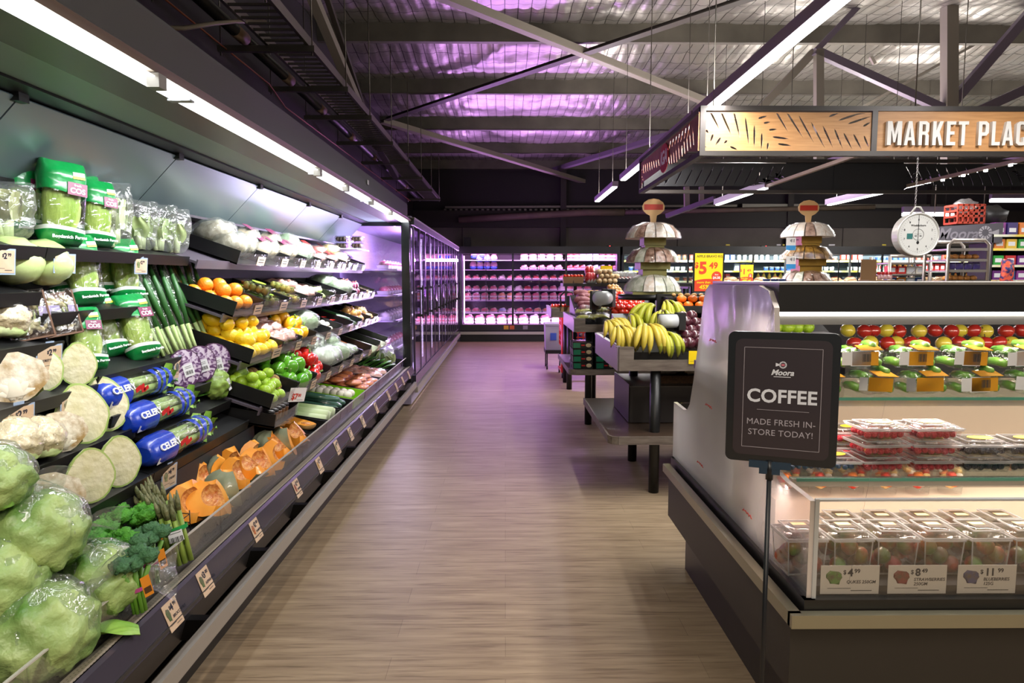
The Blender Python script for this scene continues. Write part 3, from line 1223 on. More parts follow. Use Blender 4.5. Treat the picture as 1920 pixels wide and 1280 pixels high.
def p_fioretto():
    r = thing('fioretto_tray', '', '')
    mb = MB()
    mb.box((-.022, 0, .085), (.008, .135, .17))
    for y in (-.066, .066): mb.box((0, y, .085), (.045, .006, .17))
    mb.box((0, 0, .003), (.045, .135, .006))
    mb.build('tray', mat('brown_tray', '6a4a35', .5), r)
    mb = MB()
    mb.box((.0, -.071, .085), (.055, .004, .175))
    mb.build('printed_edge', mat('lavender_print', 'a99ac0', .4), r)
    st = mat('fioretto_stem', 'a9b86a', .5)
    hd = mat('fioretto_head', 'e3dcb2', .6, col2='c7b888', ns=40, bump=.6, bs=60)
    for k in range(8):
        y = -.05 + .0145 * k
        mb = MB()
        mb.tube([(0, y, .14 - .02 * (k % 2)), (.006, y + .003, .09), (.0, y * .8, .045)], [.003, .004, .007], 6, 0)
        mb.ball((0, y * .9, .035 + .012 * (k % 3)), (.014, .014, .014), 10, 6, 1, nz=.5, nf=5, seed=k)
        mb.ball((.003, y, .14 - .012 * (k % 3)), (.013, .013, .014), 10, 6, 1, nz=.5, nf=5, seed=k + 9)
        mb.build('floret', [st, hd], r)
    for y in (-.02, .045):
        mb = MB()
        mb.box((.018, y, .10), (.001, .036, .034))
        mb.build('band_label', mat('lavender_label', 'b3a6cf', .4), r, RX(-6))
    mb = MB()
    mb.box((.021, 0, .088), (.0006, .138, .176))
    mb.build('film', WRAP, r)
    return r


BLUE = mat('celery_blue', '0e2f9e', .3, col2='1640b8', ns=9, coat=.4, bump=.5, bs=18)
CELG = mat('celery_green', '8fb35a', .45, col2='bccf8e', ns=8, stretch=(1, .3, 1))


def p_celery():
    r = thing('bagged_celery', '', '')
    for k in range(7):
        a = k * 2 * math.pi / 6
        q = .028 if k < 6 else 0
        x, z = q * math.cos(a), .055 + q * math.sin(a)
        mb = MB()
        mb.tube([(x, -.17, z), (x * 1.1, -.02, z), (x * 1.3, .14, z)], [.013, .015, .011], 8)
        mb.build('stalk', CELG, r)
    mb = MB()
    for k in range(8):
        a = k * .785
        c = Vector((.03 * math.cos(a), .17 + .012 * (k % 3), .058 + .028 * math.sin(a)))
        mb.sheet(5, 5, lambda u, v: (c.x + (u - .5) * .05 * math.cos(a) + .01 * math.sin(9 * v), c.y + (v - .4) * .07 + .008 * math.sin(12 * u), c.z + (u - .5) * .05 * math.sin(a) + .012 * math.sin(10 * u + 6 * v)))
    mb.build('leaves', LEAF, r)
    n = 20
    segs = [(-.195, .030), (-.185, .050), (-.15, .060), (-.075, .062), (-.06, .060), (.0, .057), (.055, .056), (.07, .057), (.09, .058), (.105, .059), (.125, .06), (.14, .06), (.16, .06), (.175, .058)]
    slot = [1, 1, 1, 0, 0, 0, 0, 1, 0, 1, 0, 1, 0]
    mb = MB()
    vs = []
    for i, (y, q) in enumerate(segs):
        for k in range(n):
            a = 2 * math.pi * k / n
            w = q * (1 + .05 * math.sin(3 * a + i) + .03 * math.sin(7 * a + 2 * i))
            vs.append((w * math.cos(a) * .95, y + (.014 * math.sin(a) if i > 5 else 0), .057 + w * math.sin(a) * .92))
    for i in range(len(segs) - 1):
        mb.add([], [])
    o = 0
    mb.v += vs
    for i in range(len(segs) - 1):
        for k in range(n):
            mb.f.append([i * n + k, i * n + (k + 1) % n, (i + 1) * n + (k + 1) % n, (i + 1) * n + k])
            mb.m.append(slot[i])
            mb.sm.append(True)
    mb.f.append(list(range(n - 1, -1, -1)))
    mb.m.append(1)
    mb.sm.append(False)
    b = mb.build('bag', [WRAP, BLUE], r)
    txt('lettering', 'CELERY', .034, NAVYW, r, T(.046, -.115, .088) @ RZ(90) @ RX(48), .03, 'CENTER', ext=.002)
    mb = MB()
    mb.box((0, 0, 0), (.001, .045, .03))
    mb.build('barcode', STK, r, T(.05, -.155, .042) @ RY(8))
    mb = MB()
    for (y, z, w, h) in ((-.02, .01, .03, .018), (.005, 0, .022, .03), (.02, -.012, .03, .014)):
        mb.box((0, y, z), (.001, w, h), 0, RX(20))
    mb.build('logo', RED, r, T(.052, -.02, .072) @ RY(-16))
    return r


def leafball(mb, c, rr, seed, s=0, nz=.14, n=46):
    mb.ball(c, rr, n, n * 2 // 3, s, nz=nz, nf=2.6, seed=seed, fn=lambda d: 1 + .035 * math.sin(8 * math.atan2(d.y, d.x) + 6 * d.z + seed) + .10 * (.45 - abs(noise.noise(d * 3.2 + Vector((seed * 2, 0, 0))))) + .04 * noise.noise(d * 11 + Vector((seed, 0, 0))))


def ruffle(mb, c, u, v, L, W, s=0, amp=.016, fr=5, curl=.02):
    """a ruffled leaf from c along u, W wide along v"""
    u, v = Vector(u).normalized(), Vector(v).normalized()
    n = u.cross(v)
    mb.sheet(14, 8, lambda a, b: Vector(c) + u * (L * b) + v * (W * (a - .5) * (.35 + .9 * math.sin(math.pi * min(.9, b * .8 + .12)))) + n * (amp * b * math.sin(fr * 2 * math.pi * a + 3 * b) + curl * b * b * 2 - .25 * W * (2 * a - 1) ** 2 * (1 - b)), s)


ICE = mat('iceberg_leaf', '3a701c', .42, col2='c6d88e', ns=6, bump=1.0, bs=30, sharp=.5)
ICED = mat('iceberg_outer', '4f8a2c', .45, col2='8fbb55', ns=7, bump=.5, bs=18)


def p_iceberg(seed, tail):
    def f():
        r = thing('bagged_lettuce', '', '')
        mb = MB()
        leafball(mb, (0, 0, .105), (.115, .12, .105), seed)
        mb.build('head', ICE, r)
        rr = random.Random(seed)
        for k in range(4):
            a = rr.random() * 6.28
            d = Vector((math.cos(a), math.sin(a), 0))
            mb = MB()
            ruffle(mb, Vector((0, 0, .03)) + d * .09, d * .05 + Vector((0, 0, 1)), d.cross(Vector((0, 0, 1))), .09, .10, amp=.008, fr=3, curl=-.01)
            mb.build('outer_leaf', ICED, r)
        mb = MB()
        mb.ball((-.01, .02, .11), (.122, .128, .115), 24, 16, nz=.10, nf=5, seed=seed + 3)
        b = mb.build('bag', BAG, r)
        mb = MB()
        t = Vector(tail).normalized()
        e = t.orthogonal().normalized()
        mb.sheet(10, 6, lambda a, q: Vector((0, 0, .11)) + t * (.10 + .12 * q) + e * ((a - .5) * (.05 + .11 * q)) + t.cross(e) * (.018 * math.sin(9 * a + 4 * q)))
        mb.build('bag_tail', BAGW, r)
        return r
    return f


def p_savoy():
    r = thing('wrapped_green_cabbage', '', '')
    mb = MB()
    leafball(mb, (0, 0, .075), (.065, .07, .08), 5, nz=.2)
    mb.build('head', mat('savoy_leaf', '5f8a28', .4, col2='a3bd5e', ns=7, bump=.7, bs=24), r)
    for a in (200, 250):
        mb = MB()
        d = Vector((math.cos(R(a)), math.sin(R(a)), 0))
        ruffle(mb, Vector((.02, 0, .02)) + d * .05, d + Vector((0, 0, .5)), d.cross(Vector((0, 0, 1))), .07, .08, amp=.01, fr=4)
        mb.build('outer_leaf', LEAFD, r)
    mb = MB()
    mb.ball((0, 0, .077), (.07, .074, .085), 18, 12, nz=.1, nf=5, seed=8)
    mb.build('wrap', WRAPS, r)
    sticker(r, T(.062, .035, .085) @ RZ(25) @ RY(-12) @ RX(14), .03, .065)
    return r


def p_broccolini(dark):
    def f():
        r = thing('broccolini_bunch', '', '')
        st = mat('broccolini_stem', '5d8f2a', .5)
        hd = mat('broccolini_head_blue', '2f5a38', .7, col2='4a7a4c', ns=40, bump=1, bs=90) if dark else mat('broccolini_head', '2f7a16', .65, col2='58a22a', ns=40, bump=1, bs=90)
        rr = random.Random(4)
        for k in range(8):
            a = k * .785
            bx, by = .016 * math.cos(a), .016 * math.sin(a)
            tx, ty = .045 * math.cos(a) * (1 if k % 2 else .5), .05 * math.sin(a) * (1 if k % 2 else .5)
            mb = MB()
            mb.tube([(bx, by, 0), (bx, by, .07), (tx, ty, .135)], [.006, .006, .008], 7)
            mb.build('stem', st, r)
            mb = MB()
            mb.ball((tx * 1.1, ty * 1.1, .155 + .01 * (k % 3)), (.029, .030, .022), 16, 10, nz=.55, nf=5, seed=k)
            mb.build('floret', hd, r)
        mb = MB()
        mb.lathe([(.026, .066), (.0265, .078)], 14, caps=False)
        mb.build('rubber_band', mat('pink_band', 'a8417e', .5), r)
        mb = MB()
        mb.box((0, 0, 0), (.001, .026, .066))
        mb.box((.001, 0, -.012), (.0006, .02, .02), 1)
        mb.build('swing_tag', [mat('orange_tag', 'd9861f', .5), mat('tag_print', '4a2f12', .5)], r, T(.056, .012, .085) @ RY(10) @ RX(8))
        return r
    return f


def p_asparagus():
    r = thing('asparagus_bundle', '', '')
    g = mat('asparagus_stem', '6e8c2f', .45, col2='97ab52', ns=10)
    tp = mat('asparagus_tip', '4f5a34', .6, col2='7d7a55', ns=60, bump=.7, bs=90)
    for k in range(15):
        a = k * 2.4
        q = .0075 * math.sqrt(k)
        x, y = q * math.cos(a), q * math.sin(a)
        h = .19 + .012 * (k % 4)
        mb = MB()
        mb.tube([(x, y, 0), (x, y, h * .72)], [.0062, .0056], 7, 0)
        mb.tube([(x, y, h * .72), (x * 1.1, y * 1.1, h * .86), (x * 1.25, y * 1.25, h)], [.0058, .0066, .0015], 7, 1)
        mb.build('spear', [g, tp], r)
    mb = MB()
    mb.lathe([(.036, .105), (.0365, .118)], 16, caps=False)
    mb.build('green_band', mat('green_band', '0f8a3a', .4), r)
    sticker(r, T(.037, .002, .092), .034, .034)
    return r


PFL = mat('pumpkin_flesh', 'f2911a', .35, col2='fcae44', ns=10, coat=.6, bump=.2, bs=20)
PSK = mat('pumpkin_skin', '7d8468', .35, col2='a3a78c', ns=8, coat=.6, bump=.3, bs=12)
PSD = mat('pumpkin_seeds', 'b5560e', .45, col2='e8b36a', ns=60, bump=1, bs=60, coat=.4)


def p_pumpkin(ang, Rr=.125, hh=.085):
    def f():
        r = thing('pumpkin_piece', '', '')
        prof_o, prof_i = [], []
        for i in range(11):
            t = R(-80 + 16 * i)
            prof_o.append((Rr * math.cos(t) ** .6 if math.cos(t) > 0 else 0, hh * math.sin(t)))
            prof_i.append((Rr * .50 * math.cos(t) ** .7, hh * .62 * math.sin(t)))
        n = 12
        mo, mi = MB(), MB()
        P = lambda q, a: (Rr * .62 - q[0] * math.cos(a), -q[0] * math.sin(a), q[1])
        aa = R(ang) / 2
        A = [-aa + 2 * aa * k / n for k in range(n + 1)]
        mo.sheet(10, n, lambda u, v: P((prof_o[round(u * 10)][0] * (1 + .03 * math.cos(v * n * 1.5)), prof_o[round(u * 10)][1]), A[round(v * n)]))
        mi.sheet(10, n, lambda u, v: P(prof_i[round(u * 10)], A[round(v * n)]))
        mc_ = MB()
        for a in (-aa, aa):
            mc_.add([P(q, a) for q in prof_o] + [P(q, a) for q in prof_i], [(i, i + 1, 12 + i, 11 + i) for i in range(10)], 0)
        for i in (0, 10):
            mc_.add([P(prof_o[i], a) for a in A] + [P(prof_i[i], a) for a in A], [(k, k + 1, n + 2 + k, n + 1 + k) for k in range(n)], 0)
        mo.build('skin', PSK, r)
        mc_.build('flesh', PFL, r)
        mi.build('seed_cavity', PSD, r)
        return r
    return f


def p_butternut():
    r = thing('butternut_half', '', '')
    mb = MB()
    prof = [(.005, -.1), (.045, -.095), (.058, -.06), (.056, -.01), (.046, .04), (.043, .085), (.030, .1)]
    vs = []
    for q, y in prof:
        for k in range(9):
            a = math.pi * k / 8
            vs.append((q * math.cos(a), y, -q * math.sin(a) * .6))
    mb.add(vs, [(i * 9 + k, i * 9 + k + 1, (i + 1) * 9 + k + 1, (i + 1) * 9 + k) for i in range(6) for k in range(8)], 1, True)
    mb.add([(q, y, 0) for q, y in prof] + [(-q, y, 0) for q, y in prof], [(i, i + 1, 8 + i, 7 + i) for i in range(6)], 0)
    mb.build('flesh', [PFL, mat('butternut_skin', 'd9a868', .4)], r, T(0, 0, .036))
    mb = MB()
    mb.ball((0, -.055, .0365), (.026, .028, .004), 14, 6, nz=.3)
    mb.build('seed_cavity', PSD, r)
    return r


# simple fruit and vegetables -------------------------------------------------
def fruit(name, m, rr, stem=None, seg=16, rings=10, fn=None, nz=0, dent=False):
    def f():
        mb = MB()
        mb.ball((0, 0, rr[2]), rr, seg, rings, fn=fn, nz=nz)
        if stem is None:
            return mb.build(name, m)
        r = thing(name, '', '')
        mb.build('flesh', m, r)
        mb = MB()
        mb.tube(stem[1], stem[2], 6)
        mb.build('stem', stem[0], r)
        return r
    return f


STEMG = mat('green_stem', '5a7a2a', .5)
ORANGE = Proto(fruit('orange', mat('orange_peel', 'f08a12', .4, col2='f79a28', ns=6, bump=.3, bs=120, coat=.2), (.041, .041, .039)), 'orange')
LEMON = Proto(fruit('lemon', mat('lemon_peel', 'f3c40c', .38, col2='f9d635', ns=7, bump=.3, bs=110, coat=.2), (.031, .040, .031), fn=lambda d: 1 + .16 * abs(d.y) ** 9), 'lemon')
LIME = Proto(fruit('lime', mat('lime_peel', '86b41e', .38, col2='b3cf3c', ns=9, bump=.3, bs=110, coat=.2), (.026, .030, .026), fn=lambda d: 1 + .1 * abs(d.y) ** 9), 'lime')
KIWI = Proto(fruit('kiwifruit', mat('kiwi_skin', '8a6a3a', .8, col2='a4834c', ns=20), (.025, .033, .025)), 'kiwifruit')


def caps_shape(d):
    return 1 + .07 * math.cos(3 * math.atan2(d.y, d.x)) * (1 - abs(d.z)) - .20 * max(0, d.z) ** 6


CSTEM = (STEMG, [(0, 0, .072), (.002, 0, .085), (.008, 0, .10)], [.010, .005, .005])
CAPR = {k: Proto(fruit('capsicum', mat(k + '_capsicum', a, .22, col2=b, ns=4, coat=.7), (.040, .040, .044), CSTEM, 20, 12, caps_shape), 'capsicum')
        for k, a, b in (('yellow', 'f2ab0c', 'f7c02c'), ('orange', 'ee7a10', 'f59a20'), ('green', '3f8f1a', '74b52c'), ('red', 'b5140f', 'd4281a'))}
TOMATO = Proto(fruit('tomato', mat('tomato_skin', 'd4220c', .2, col2='e63c14', ns=4, coat=.8), (.036, .036, .031), (STEMG, [(0, 0, .058), (.002, 0, .068)], [.009, .002])), 'tomato')
ONION = Proto(fruit('red_onion', mat('red_onion_skin', '6a1f3d', .3, col2='8d3a5c', ns=6, coat=.4, stretch=(1, 1, .2)), (.034, .034, .033), (mat('onion_neck', 'a8785a', .6), [(0, 0, .062), (0, 0, .075)], [.008, .003])), 'onion')
BONION = Proto(fruit('brown_onion', mat('brown_onion_skin', 'b8813f', .4, col2='d0a25c', ns=6, coat=.3, stretch=(1, 1, .2)), (.035, .035, .033), (mat('onion_neck', 'a8785a', .6), [(0, 0, .062), (0, 0, .075)], [.008, .003])), 'onion')
POTATO = Proto(fruit('potato', mat('potato_skin', 'cfa86a', .6, col2='b88d50', ns=12), (.028, .042, .026), nz=.14), 'potato')
SWEETP = Proto(fruit('sweet_potato', mat('sweet_potato_skin', '8a4a50', .6, col2='a06068', ns=10), (.035, .075, .034), nz=.22), 'sweet potato')
MANDARIN = Proto(fruit('mandarin', mat('mandarin_peel', 'ee6f0e', .4, col2='f6862a', ns=7, bump=.3, bs=100), (.040, .040, .030), (STEMG, [(0, 0, .055), (0, 0, .062)], [.005, .003])), 'mandarin')
APPLEG = Proto(fruit('apple', mat('yellow_apple_skin', 'c3bf3a', .25, col2='d9b84a', ns=4, coat=.6), (.037, .037, .034), (mat('apple_stem', '4a3520', .6), [(0, 0, .060), (.004, 0, .078)], [.003, .002])), 'apple')
APPLE = Proto(fruit('apple', mat('apple_skin', '9a1620', .25, col2='c2402a', ns=4, coat=.6, sharp=.5), (.037, .037, .034), (mat('apple_stem', '4a3520', .6), [(0, 0, .060), (.004, 0, .078)], [.003, .002]), fn=lambda d: 1 - .12 * max(0, d.z) ** 5), 'apple')
PLUM = Proto(fruit('dark_plum', mat('plum_skin', '3a1420', .3, col2='5a2430', ns=5, coat=.5), (.034, .034, .033)), 'plum')
MUSH = Proto(fruit('white_mushroom', mat('mushroom_cap', 'e9e2d4', .6, col2='d3c8b4', ns=10), (.022, .022, .018), (mat('mushroom_stem', 'e2d9c8', .6), [(0, 0, .012), (0, 0, -.012)], [.008, .009])), 'mushroom')


def stick(name, pts, rr, m, cat, tip=None, n=8):
    def f():
        if tip is None:
            mb = MB()
            mb.tube(pts, rr, n)
            return mb.build(name, m)
        r = thing(name, '', '')
        mb = MB()
        mb.tube(pts, rr, n)
        mb.build('flesh', m, r)
        mb = MB()
        mb.tube(tip[1], tip[2], 6)
        mb.build('stem', tip[0], r)
        return r
    return Proto(f, cat)


CUCM = mat('cucumber_skin', '1f4a22', .3, col2='35662c', ns=14, coat=.5, bump=.4, bs=40, stretch=(1, .3, 1))
CUKE = stick('cucumber', [(0, -.17, .022), (0, -.15, .022), (0, 0, .024), (0, .15, .022), (0, .17, .022)], [.006, .019, .022, .019, .006], CUCM, 'cucumber', n=12)
ZUKE = stick('short_cucumber', [(0, -.10, .022), (0, -.085, .022), (0, 0, .022), (0, .085, .022), (0, .10, .022)], [.005, .018, .021, .018, .006], mat('short_cucumber_skin', '2f6a1e', .35, col2='4a8a30', ns=12, coat=.4), 'cucumber', n=12)
CARROT = stick('carrot', [(0, -.08, .013), (0, -.075, .013), (0, 0, .013), (0, .08, .012), (0, .095, .011)], [.006, .015, .014, .008, .001], mat('carrot_skin', 'ec7a1c', .45, col2='f48f34', ns=10), 'carrot')
CHILLI = stick('red_chilli', [(0, -.06, .008), (0, -.05, .008), (.004, 0, .008), (.012, .05, .008), (.02, .07, .008)], [.002, .008, .007, .004, .001], mat('chilli_skin', 'd01a0c', .25, coat=.6), 'chilli', (STEMG, [(0, -.06, .008), (-.004, -.085, .01)], [.003, .002]))
LONGG = stick('pale_zucchini', [(0, -.08, .026), (0, -.06, .026), (0, 0, .028), (0, .06, .022), (0, .08, .02)], [.008, .026, .028, .018, .008], mat('pale_zucchini_skin', 'a8c26a', .4, col2='c6d68e', ns=8), 'zucchini', n=12)


def p_banana_hand(n, spread, seed, ripe):
    """a hand of bananas hanging over: crown at the origin, fingers curving out along +x and down"""
    def f():
        r = thing('banana_hand', '', '')
        m = mat('banana_ripe', 'd6bd4a', .4, col2='b9a83a', ns=9) if ripe else mat('banana_green', '9aa62a', .4, col2='c2b938', ns=5)
        tipm = mat('banana_tip', '3a2f18', .7)
        rr = random.Random(seed)
        for k in range(n):
            u = (k - (n - 1) / 2) / max(1, (n - 1) / 2)
            a = R(spread * u)
            L = .215 * (1 - .12 * u * u) * (.9 + .2 * rr.random())
            pts, rad = [], []
            t0, t1, tw = 34 + 16 * rr.random(), -74 - 18 * rr.random(), .25 * (rr.random() - .5)
            x = z = yy = 0.
            for i in range(10):
                t = i / 9
                th = R(t0 + (t1 - t0) * t ** .75)
                if i:
                    x += L / 9 * math.cos(th)
                    z += L / 9 * math.sin(th)
                    yy += L / 9 * tw * t
                pts.append(Vector((x * math.cos(a) - yy * math.sin(a), .011 * u * n / 2 + x * math.sin(a) + yy * math.cos(a), z + (.012 if k % 2 else 0))))
                rad.append([.006, .0075, .011, .0160, .0182, .0188, .0182, .0165, .0120, .004][i])
            mb = MB()
            mb.tube(pts, rad, 7, 0)
            e = pts[-1] - pts[-2]
            mb.tube([pts[-1] - e * .1, pts[-1] + e * .35], [.0045, .003], 6, 1)
            mb.build('banana', [m, tipm], r)
        mb = MB()
        mb.ball((-.004, 0, .002), (.014, .006 * n, .012), 10, 6, nz=.3)
        mb.build('crown', mat('banana_crown', '5a4a24', .7), r)
        return r
    return f

# ------------------------------------------------------------------ price tickets
CARD = mat('ticket_card', 'cbb297', .5, col2='bfa183', ns=20)
SLEEVE = mat('ticket_sleeve', '9fb0c8', .2, coat=.5)
BAND = {}


def ticket(M, label, price='', name='', pic=None, w_=.115, h_=.085, group=None, sleeve=True, cents='99', card=None):
    r = thing('price_ticket', label, 'price ticket', M, group)
    if sleeve:
        mb = MB()
        mb.box((-.0012, 0, 0), (.0012, w_ + .012, h_ + .012))
        mb.box((-.001, 0, h_ / 2 + .012), (.002, w_ * .35, .014))
        mb.build('sleeve', SLEEVE, r)
    mb = MB()
    mb.box((0, 0, 0), (.0012, w_, h_))
    mb.build('card', card or CARD, r)
    A = RZ(90) @ RX(90)
    if price:
        txt('price_lettering', '$', h_ * .20, INK, r, T(.001, -w_ * .12, h_ * .26) @ A, .02)
        txt('price_lettering', price, h_ * .36, INK, r, T(.001, -w_ * .04, h_ * .24) @ A, .03)
        txt('price_lettering', cents, h_ * .20, INK, r, T(.001, -w_ * .04 + .22 * h_ * len(price), h_ * .30) @ A, .02)
    if name:
        txt('name_lettering', name, h_ * .155, INK, r, T(.001, -w_ * .06 if pic else -w_ * .38, -h_ * .08) @ A, .01, shear=.15)
    if pic:
        mb = MB()
        mb.ball((.001, -w_ * .27, h_ * .08), (.0006, w_ * .14, h_ * .22), 12, 6, nz=.4, nf=3)
        mb.build('picture', mat('ticket_picture_' + pic, pic, .6, col2='5a4a38', ns=60), r)
    mb = MB()
    mb.box((.0008, w_ * .2, -h_ * .38), (.0004, w_ * .36, .0022))
    mb.box((.0008, -w_ * .18, -h_ * .30), (.0004, w_ * .4, .0015))
    mb.build('small_print', BARC, r)
    return r


def put(proto, f, px, d, label, w=0, lean=0, yaw=0, sc=1, roll=0, group=None, py=None):
    y = f.Y(px, None, d, w)
    M = f.M(y, d, w) @ RY(-lean) @ RZ(yaw) @ RX(roll) @ (S(*sc) if isinstance(sc, tuple) else S(sc))
    return proto.place(M, label, group)


CS = (1.1, 1.36, 1.1)
COS = Proto(p_cos, 'lettuce')
PCH = Proto(p_clearbag('bagged_bok_choy', mat('bok_choy_leaf', '7f9f4e', .45, col2='d8e2b0', ns=8)), 'vegetable bag')
WOM = Proto(p_clearbag('bagged_wombok', mat('wombok_leaf', 'bccb90', .45, col2='eef2d8', ns=7), .15, .12, .29, .22), 'vegetable bag')
ROUND = Proto(p_clearbag('bagged_butter_lettuce', mat('butter_lettuce_leaf', '8a8f52', .45, col2='bcb98a', ns=6), .18, .15, .2, .17), 'lettuce')
LEEK = Proto(p_leek, 'spring onions')
CAB = Proto(p_cabbage_half, 'cabbage')
RCAB = Proto(p_red_cabbage, 'cabbage')
CAUH = Proto(p_cauli_half, 'cauliflower')
CAU = Proto(p_cauli, 'cauliflower')
FIO = Proto(p_fioretto, 'vegetable tray')
CEL = Proto(p_celery, 'celery')
SAV = Proto(p_savoy, 'cabbage')
BRG, BRB = Proto(p_broccolini(False), 'broccolini'), Proto(p_broccolini(True), 'broccolini')
ASP = Proto(p_asparagus, 'asparagus')

# top row
put(ROUND, FR['A1'], 8, .13, 'clear bag of olive-green lettuce at the near end of the top shelf', lean=15, yaw=-30)
put(COS, FR['A1'], 47, .20, 'green cos lettuce bag half hidden behind the tallest bag on the top shelf', lean=14, yaw=-28, sc=.95)
put(COS, FR['A1'], 112, .075, 'tallest green cos lettuce bag, standing at the front of the top shelf', lean=12, yaw=-32, sc=1.08)
put(COS, FR['B1'], 152, .17, 'green cos lettuce bag squeezed right behind the tallest bag on the top shelf', lean=14, yaw=-20)
put(COS, FR['B1'], 182, .10, 'green cos lettuce bag with its maroon label facing out, last cos on the top shelf', lean=14, yaw=-24, sc=.94)
put(WOM, FR['B1'], 214, .11, 'tall clear bag of pale wombok beside the cos bags on the top shelf', lean=16, yaw=-30)
for i, (px, d, yw) in enumerate(((262, .12, -20), (296, .12, -40), (328, .10, -10))):
    put(PCH, FR['B1'], px, d, 'clear bag of bok choy, %s of three from the wombok on the top shelf' % ORD[i], lean=12, yaw=yw, sc=.98)
# second row
CABW = Proto(fruit('wrapped_cabbage', mat('pale_cabbage', 'a9c070', .3, col2='d3dfa2', ns=4, coat=.7, bump=.5, bs=12), (.095, .10, .085), (LEAFP, [(0, 0, .01), (0, 0, 0)], [.02, .02]), 24, 16, nz=.08), 'cabbage')
put(CABW, FR['A2'], 15, .12, 'pale green wrapped cabbage at the near end of the second shelf', w=.004)
put(CABW, FR['A2'], 72, .11, 'pale green wrapped cabbage beside the cos bags of the second shelf', w=.004, yaw=80)
put(COS, FR['B2'], 128, .17, 'cos lettuce bag at the back of the second shelf behind two others', lean=22, yaw=-20, sc=.92)
put(COS, FR['B2'], 165, .075, 'cos lettuce bag leaning at the front of the second shelf, nearer of its pair', lean=25, yaw=-26, sc=.98)
put(COS, FR['B2'], 200, .16, 'cos lettuce bag wedged between the two front bags of the second shelf', lean=24, yaw=-20, sc=.9)
put(COS, FR['B2'], 243, .075, 'cos lettuce bag on the second shelf right beside the spring onions', lean=24, yaw=-24, sc=.98)
# spring onions in sleeves
for i, (px, d, rl) in enumerate(((305, .05, 4), (333, .045, 2), (358, .04, -3), (384, .05, 3), (403, .035, -2))):
    put(LEEK, FR['B3'], px, d, 'clear sleeve of long spring onions, %s of five from the cos lettuces' % ORD[i], lean=38, yaw=-15, roll=rl, sc=1.0)
# third row
put(CAU, FR['A3'], -8, .13, 'whole wrapped cauliflower beside the fioretto trays', w=.003)
put(FIO, FR['A3'], 62, .06, 'fioretto tray with a lavender edge, nearer of the pair above its price ticket', lean=30, yaw=-38)
put(FIO, FR['A3'], 118, .06, 'fioretto tray beside the cos lettuces, farther of the pair', lean=30, yaw=-30)
put(COS, FR['B3'], 172, .07, 'cos lettuce bag leaning sideways on the third shelf, nearest of that shelf', lean=36, yaw=-40, roll=-10, sc=.86)
put(COS, FR['B3'], 214, .15, 'cos lettuce bag set back behind two others on the third shelf', lean=34, yaw=-22, sc=.95)
put(COS, FR['B3'], 274, .06, 'cos lettuce bag at the front of the third shelf, touching the spring onions', lean=32, yaw=-22, sc=1.02)
# fourth row
put(CAUH, FR['A4'], 32, .03, 'half cauliflower with its cut side out above the 2.99 ticket', lean=24, yaw=-40, sc=1.05)
put(CAB, FR['A4'], 95, .05, 'half cabbage lying low beside the half cauliflower', lean=40, yaw=-60, sc=.85)
put(CAB, FR['A4'], 150, .03, 'round half cabbage with its white cut side out above the 1.30 ticket', lean=18, yaw=-36, sc=.80)
put(CEL, FR['B4'], 240, .075, 'blue bagged celery lying on the upper of the three celery rows', sc=CS)
put(RCAB, FR['B4'], 350, .03, 'half red cabbage behind the other one, beside the upper celery bag', lean=20, yaw=-40, sc=1.12)
put(RCAB, FR['B4'], 378, .03, 'half red cabbage wedged between two others', lean=20, yaw=-50, sc=1.12)
put(RCAB, FR['B4'], 402, .0, 'half red cabbage with a white barcode sticker, farthest from the celery', lean=16, yaw=-45, sc=1.2)
# fifth row
put(CAU, FR['A5'], 14, .09, 'whole cauliflower at the near end of the fifth shelf', w=.003)
put(CAU, FR['A5'], 62, .07, 'wrapped cauliflower next to the cauliflower with the shiny bag, fifth shelf', w=.003, sc=.92)
put(CAUH, FR['A5'], 118, .03, 'shiny wrapped half cauliflower against the large half cabbage', lean=22, yaw=-35, sc=.9)
put(CAB, FR['A5'], 168, .02, 'large half cabbage leaning in front of another on the fifth shelf', lean=28, yaw=-40, sc=1.08)
put(CAB, FR['A5'], 210, .04, 'half cabbage tucked behind the large one, next to the middle celery', lean=28, yaw=-36, sc=1.05)
put(CEL, FR['B5'], 288, .07, 'blue bagged celery lying on the middle of the three celery rows', sc=CS)
put(SAV, FR['B5'], 402, .07, 'wrapped green cabbage with a white sticker, nearer of the pair', yaw=-30, lean=10)
put(SAV, FR['B5'], 436, .08, 'wrapped green cabbage with a white sticker, farther of the pair', yaw=-15, lean=10, w=.03)
# sixth row
put(CAUH, FR['A6'], 100, .02, 'half cauliflower with its cut side out on the lowest shelf', lean=22, yaw=-38, sc=1.02)
put(CAB, FR['A6'], 172, .02, 'half cabbage standing on the lowest shelf, next to the half cauliflower', lean=16, yaw=-42, sc=.92)
put(CAB, FR['B6'], 228, .02, 'half cabbage standing on the lowest shelf, next to the lettered celery', lean=18, yaw=-36, sc=.92)
put(CEL, FR['B6'], 322, .055, 'blue bagged celery with white lettering on the lowest of the three celery rows', sc=CS)

